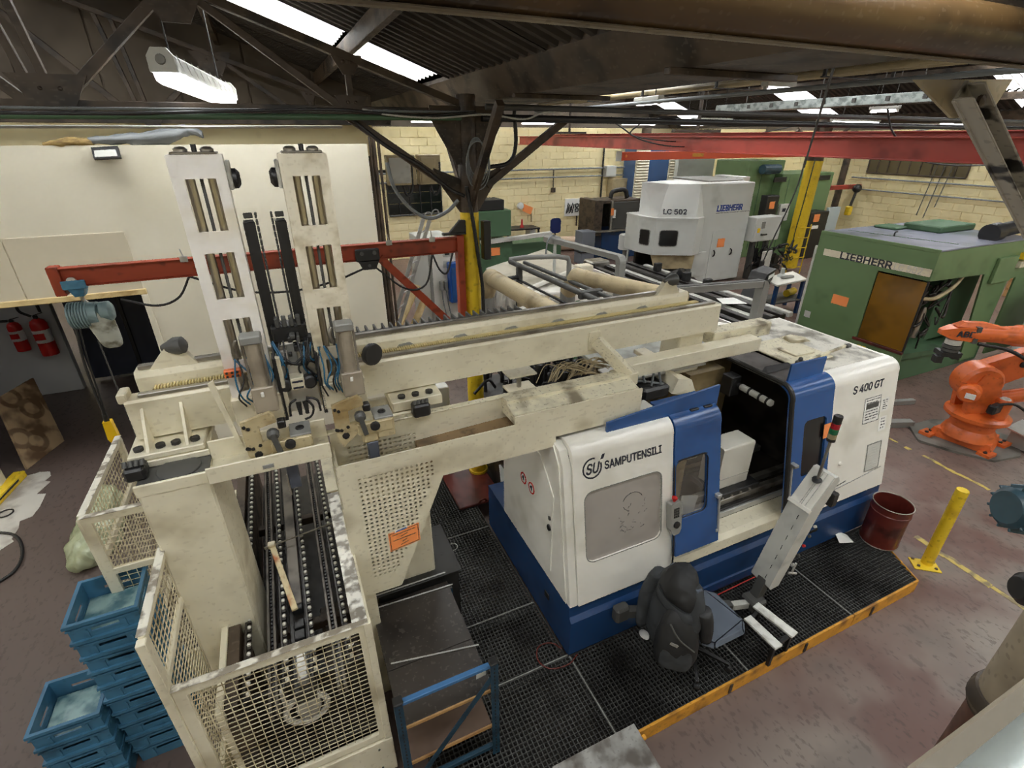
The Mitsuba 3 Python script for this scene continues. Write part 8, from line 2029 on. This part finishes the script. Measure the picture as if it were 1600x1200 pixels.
# black hydraulic unit seen under the gantry beam
hu = thing("hydraulic_unit", "dark hydraulic unit full of hoses, seen through the gap under the gantry beam", "machine")
part(hu, "tank", MB().box(2.0, 4.3, 4.45, 5.8, 0.0, 1.25, 0.02), M_oily)
r = random.Random(55)
jun = MB()
for k in range(110):
    p = np.array((2.05 + 2.2 * r.random(), 4.5 + 1.2 * r.random(), 1.25 + 0.25 * r.random()))
    if k % 2:
        jun.cyl(p, p + (0, 0, r.uniform(0.06, 0.3)), r.uniform(0.02, 0.06), n=10)
    else:
        jun.tube([p, p + (r.uniform(-.15, .15), r.uniform(-.1, .1), 0.12), p + (r.uniform(-.3, .3), r.uniform(-.2, .2), 0.0)], r.uniform(0.01, 0.025), 6)
part(hu, "valves_and_hoses", jun, M_black, True, kind="stuff")
for k in range(7):
    part(hu, "filter", MB().lathe([(0, 0), (0.05, 0), (0.055, 0.02), (0.055, 0.22), (0.03, 0.25), (0, 0.25)], (2.25 + 0.2 * k, 4.55, 1.25), n=14), M_dgrey if k % 2 else M_grey, 40)
ct = box_cabinet("coolant_tank", "low white coolant tank on the floor beside the column base plate", "tank", 2.02, 3.2, 3.95, 4.4, 0.5, M_paleg)
part(ct, "lid", MB().hull([(1.72, 4.0, 0.52), (2.6, 3.95, 0.52), (2.6, 4.75, 0.52), (1.98, 4.75, 0.52), (1.72, 4.0, 0.50), (2.6, 3.95, 0.5), (2.6, 4.75, 0.5), (1.98, 4.75, 0.5)]), M_paleg)
sg = thing("grey_cabinet", "low grey cabinet with a dark red window under the left part of the gantry beam", "cabinet")
part(sg, "body", MB().box(1.0, 1.62, 5.5, 6.1, 0.0, 1.35, 0.012), M_lgrey)
part(sg, "red_window", MB().box(1.05, 1.32, 5.485, 5.5, 1.10, 1.28, 0.004), M_maroon)

# ================================================================== overhead crane
cr = thing("bridge_crane", "long red box girders of the overhead bridge crane", "crane")
ga, gb2 = np.array([7.0, 2.0, 0]), np.array([8.85, 18.6, 0])
for o, z0, z1 in ((0.0, 3.94, 4.19), (1.15, 4.06, 4.26)):
    oo = np.array([o, 0, 0])
    part(cr, "girder", MB().bar(ga + oo + (0, 0, (z0 + z1) / 2), gb2 + oo + (0, 0, (z0 + z1) / 2), 0.16, z1 - z0), M_red)
    for z in (z0, z1):
        part(cr, "girder_flange", MB().bar(ga + oo + (0, 0, z), gb2 + oo + (0, 0, z), 0.28, 0.018), M_red)
for y in (2.4, 9.0, 15.5):
    xg_ = 7.0 + 1.85 * (y - 2) / 16.6
    part(cr, "hanger", MB().box(xg_ - 0.05, xg_ + 1.2, y, y + 0.1, 4.27, 4.33, 0.006).box(xg_ + 0.55, xg_ + 0.6, y, y + 0.06, 4.3, VALLEY + PITCHR * (xg_ + 0.6 - 2.9), 0.004), M_brownsteel)
oc2 = thing("crane_arm", "bright orange-red jib arm with a free left end, below the red girders", "crane")
part(oc2, "beam", MB().box(8.36, 15.65, 11.62, 11.80, 3.64, 3.84, 0.008), mat("mat_bright_orange_red", srgb(216, 84, 48), 0.4))
part(oc2, "end_plate", MB().box(8.33, 8.36, 11.60, 11.82, 3.62, 3.86, 0.004), M_paleg)
part(oc2, "end_pin", MB().lathe([(0, 0), (0.035, 0), (0.035, 0.02), (0, 0.03)], (8.5, 11.62, 3.74), (0, -1, 0), 12), M_label, 40)
part(oc2, "warning_label", MB().box(10.7, 11.1, 11.612, 11.62, 3.70, 3.78, 0.002), M_ochre)
hp2 = thing("pendant_cable", "two black crane control cables hanging down beside the pale machine", "cable")
part(hp2, "cable", MB().tube([(13.9, 10.6, 3.8), (13.8, 10.6, 2.8), (13.3, 10.6, 1.4), (13.1, 10.6, 0.8)], 0.02, 6), M_cable, True)
part(hp2, "cable", MB().tube([(14.3, 10.6, 3.6), (14.25, 10.6, 2.4), (14.2, 10.6, 1.6), (14.25, 10.6, 1.0)], 0.014, 6), M_cable, True)
part(hp2, "handset", MB().box(13.02, 13.14, 10.55, 10.65, 0.55, 0.85, 0.02), M_black)
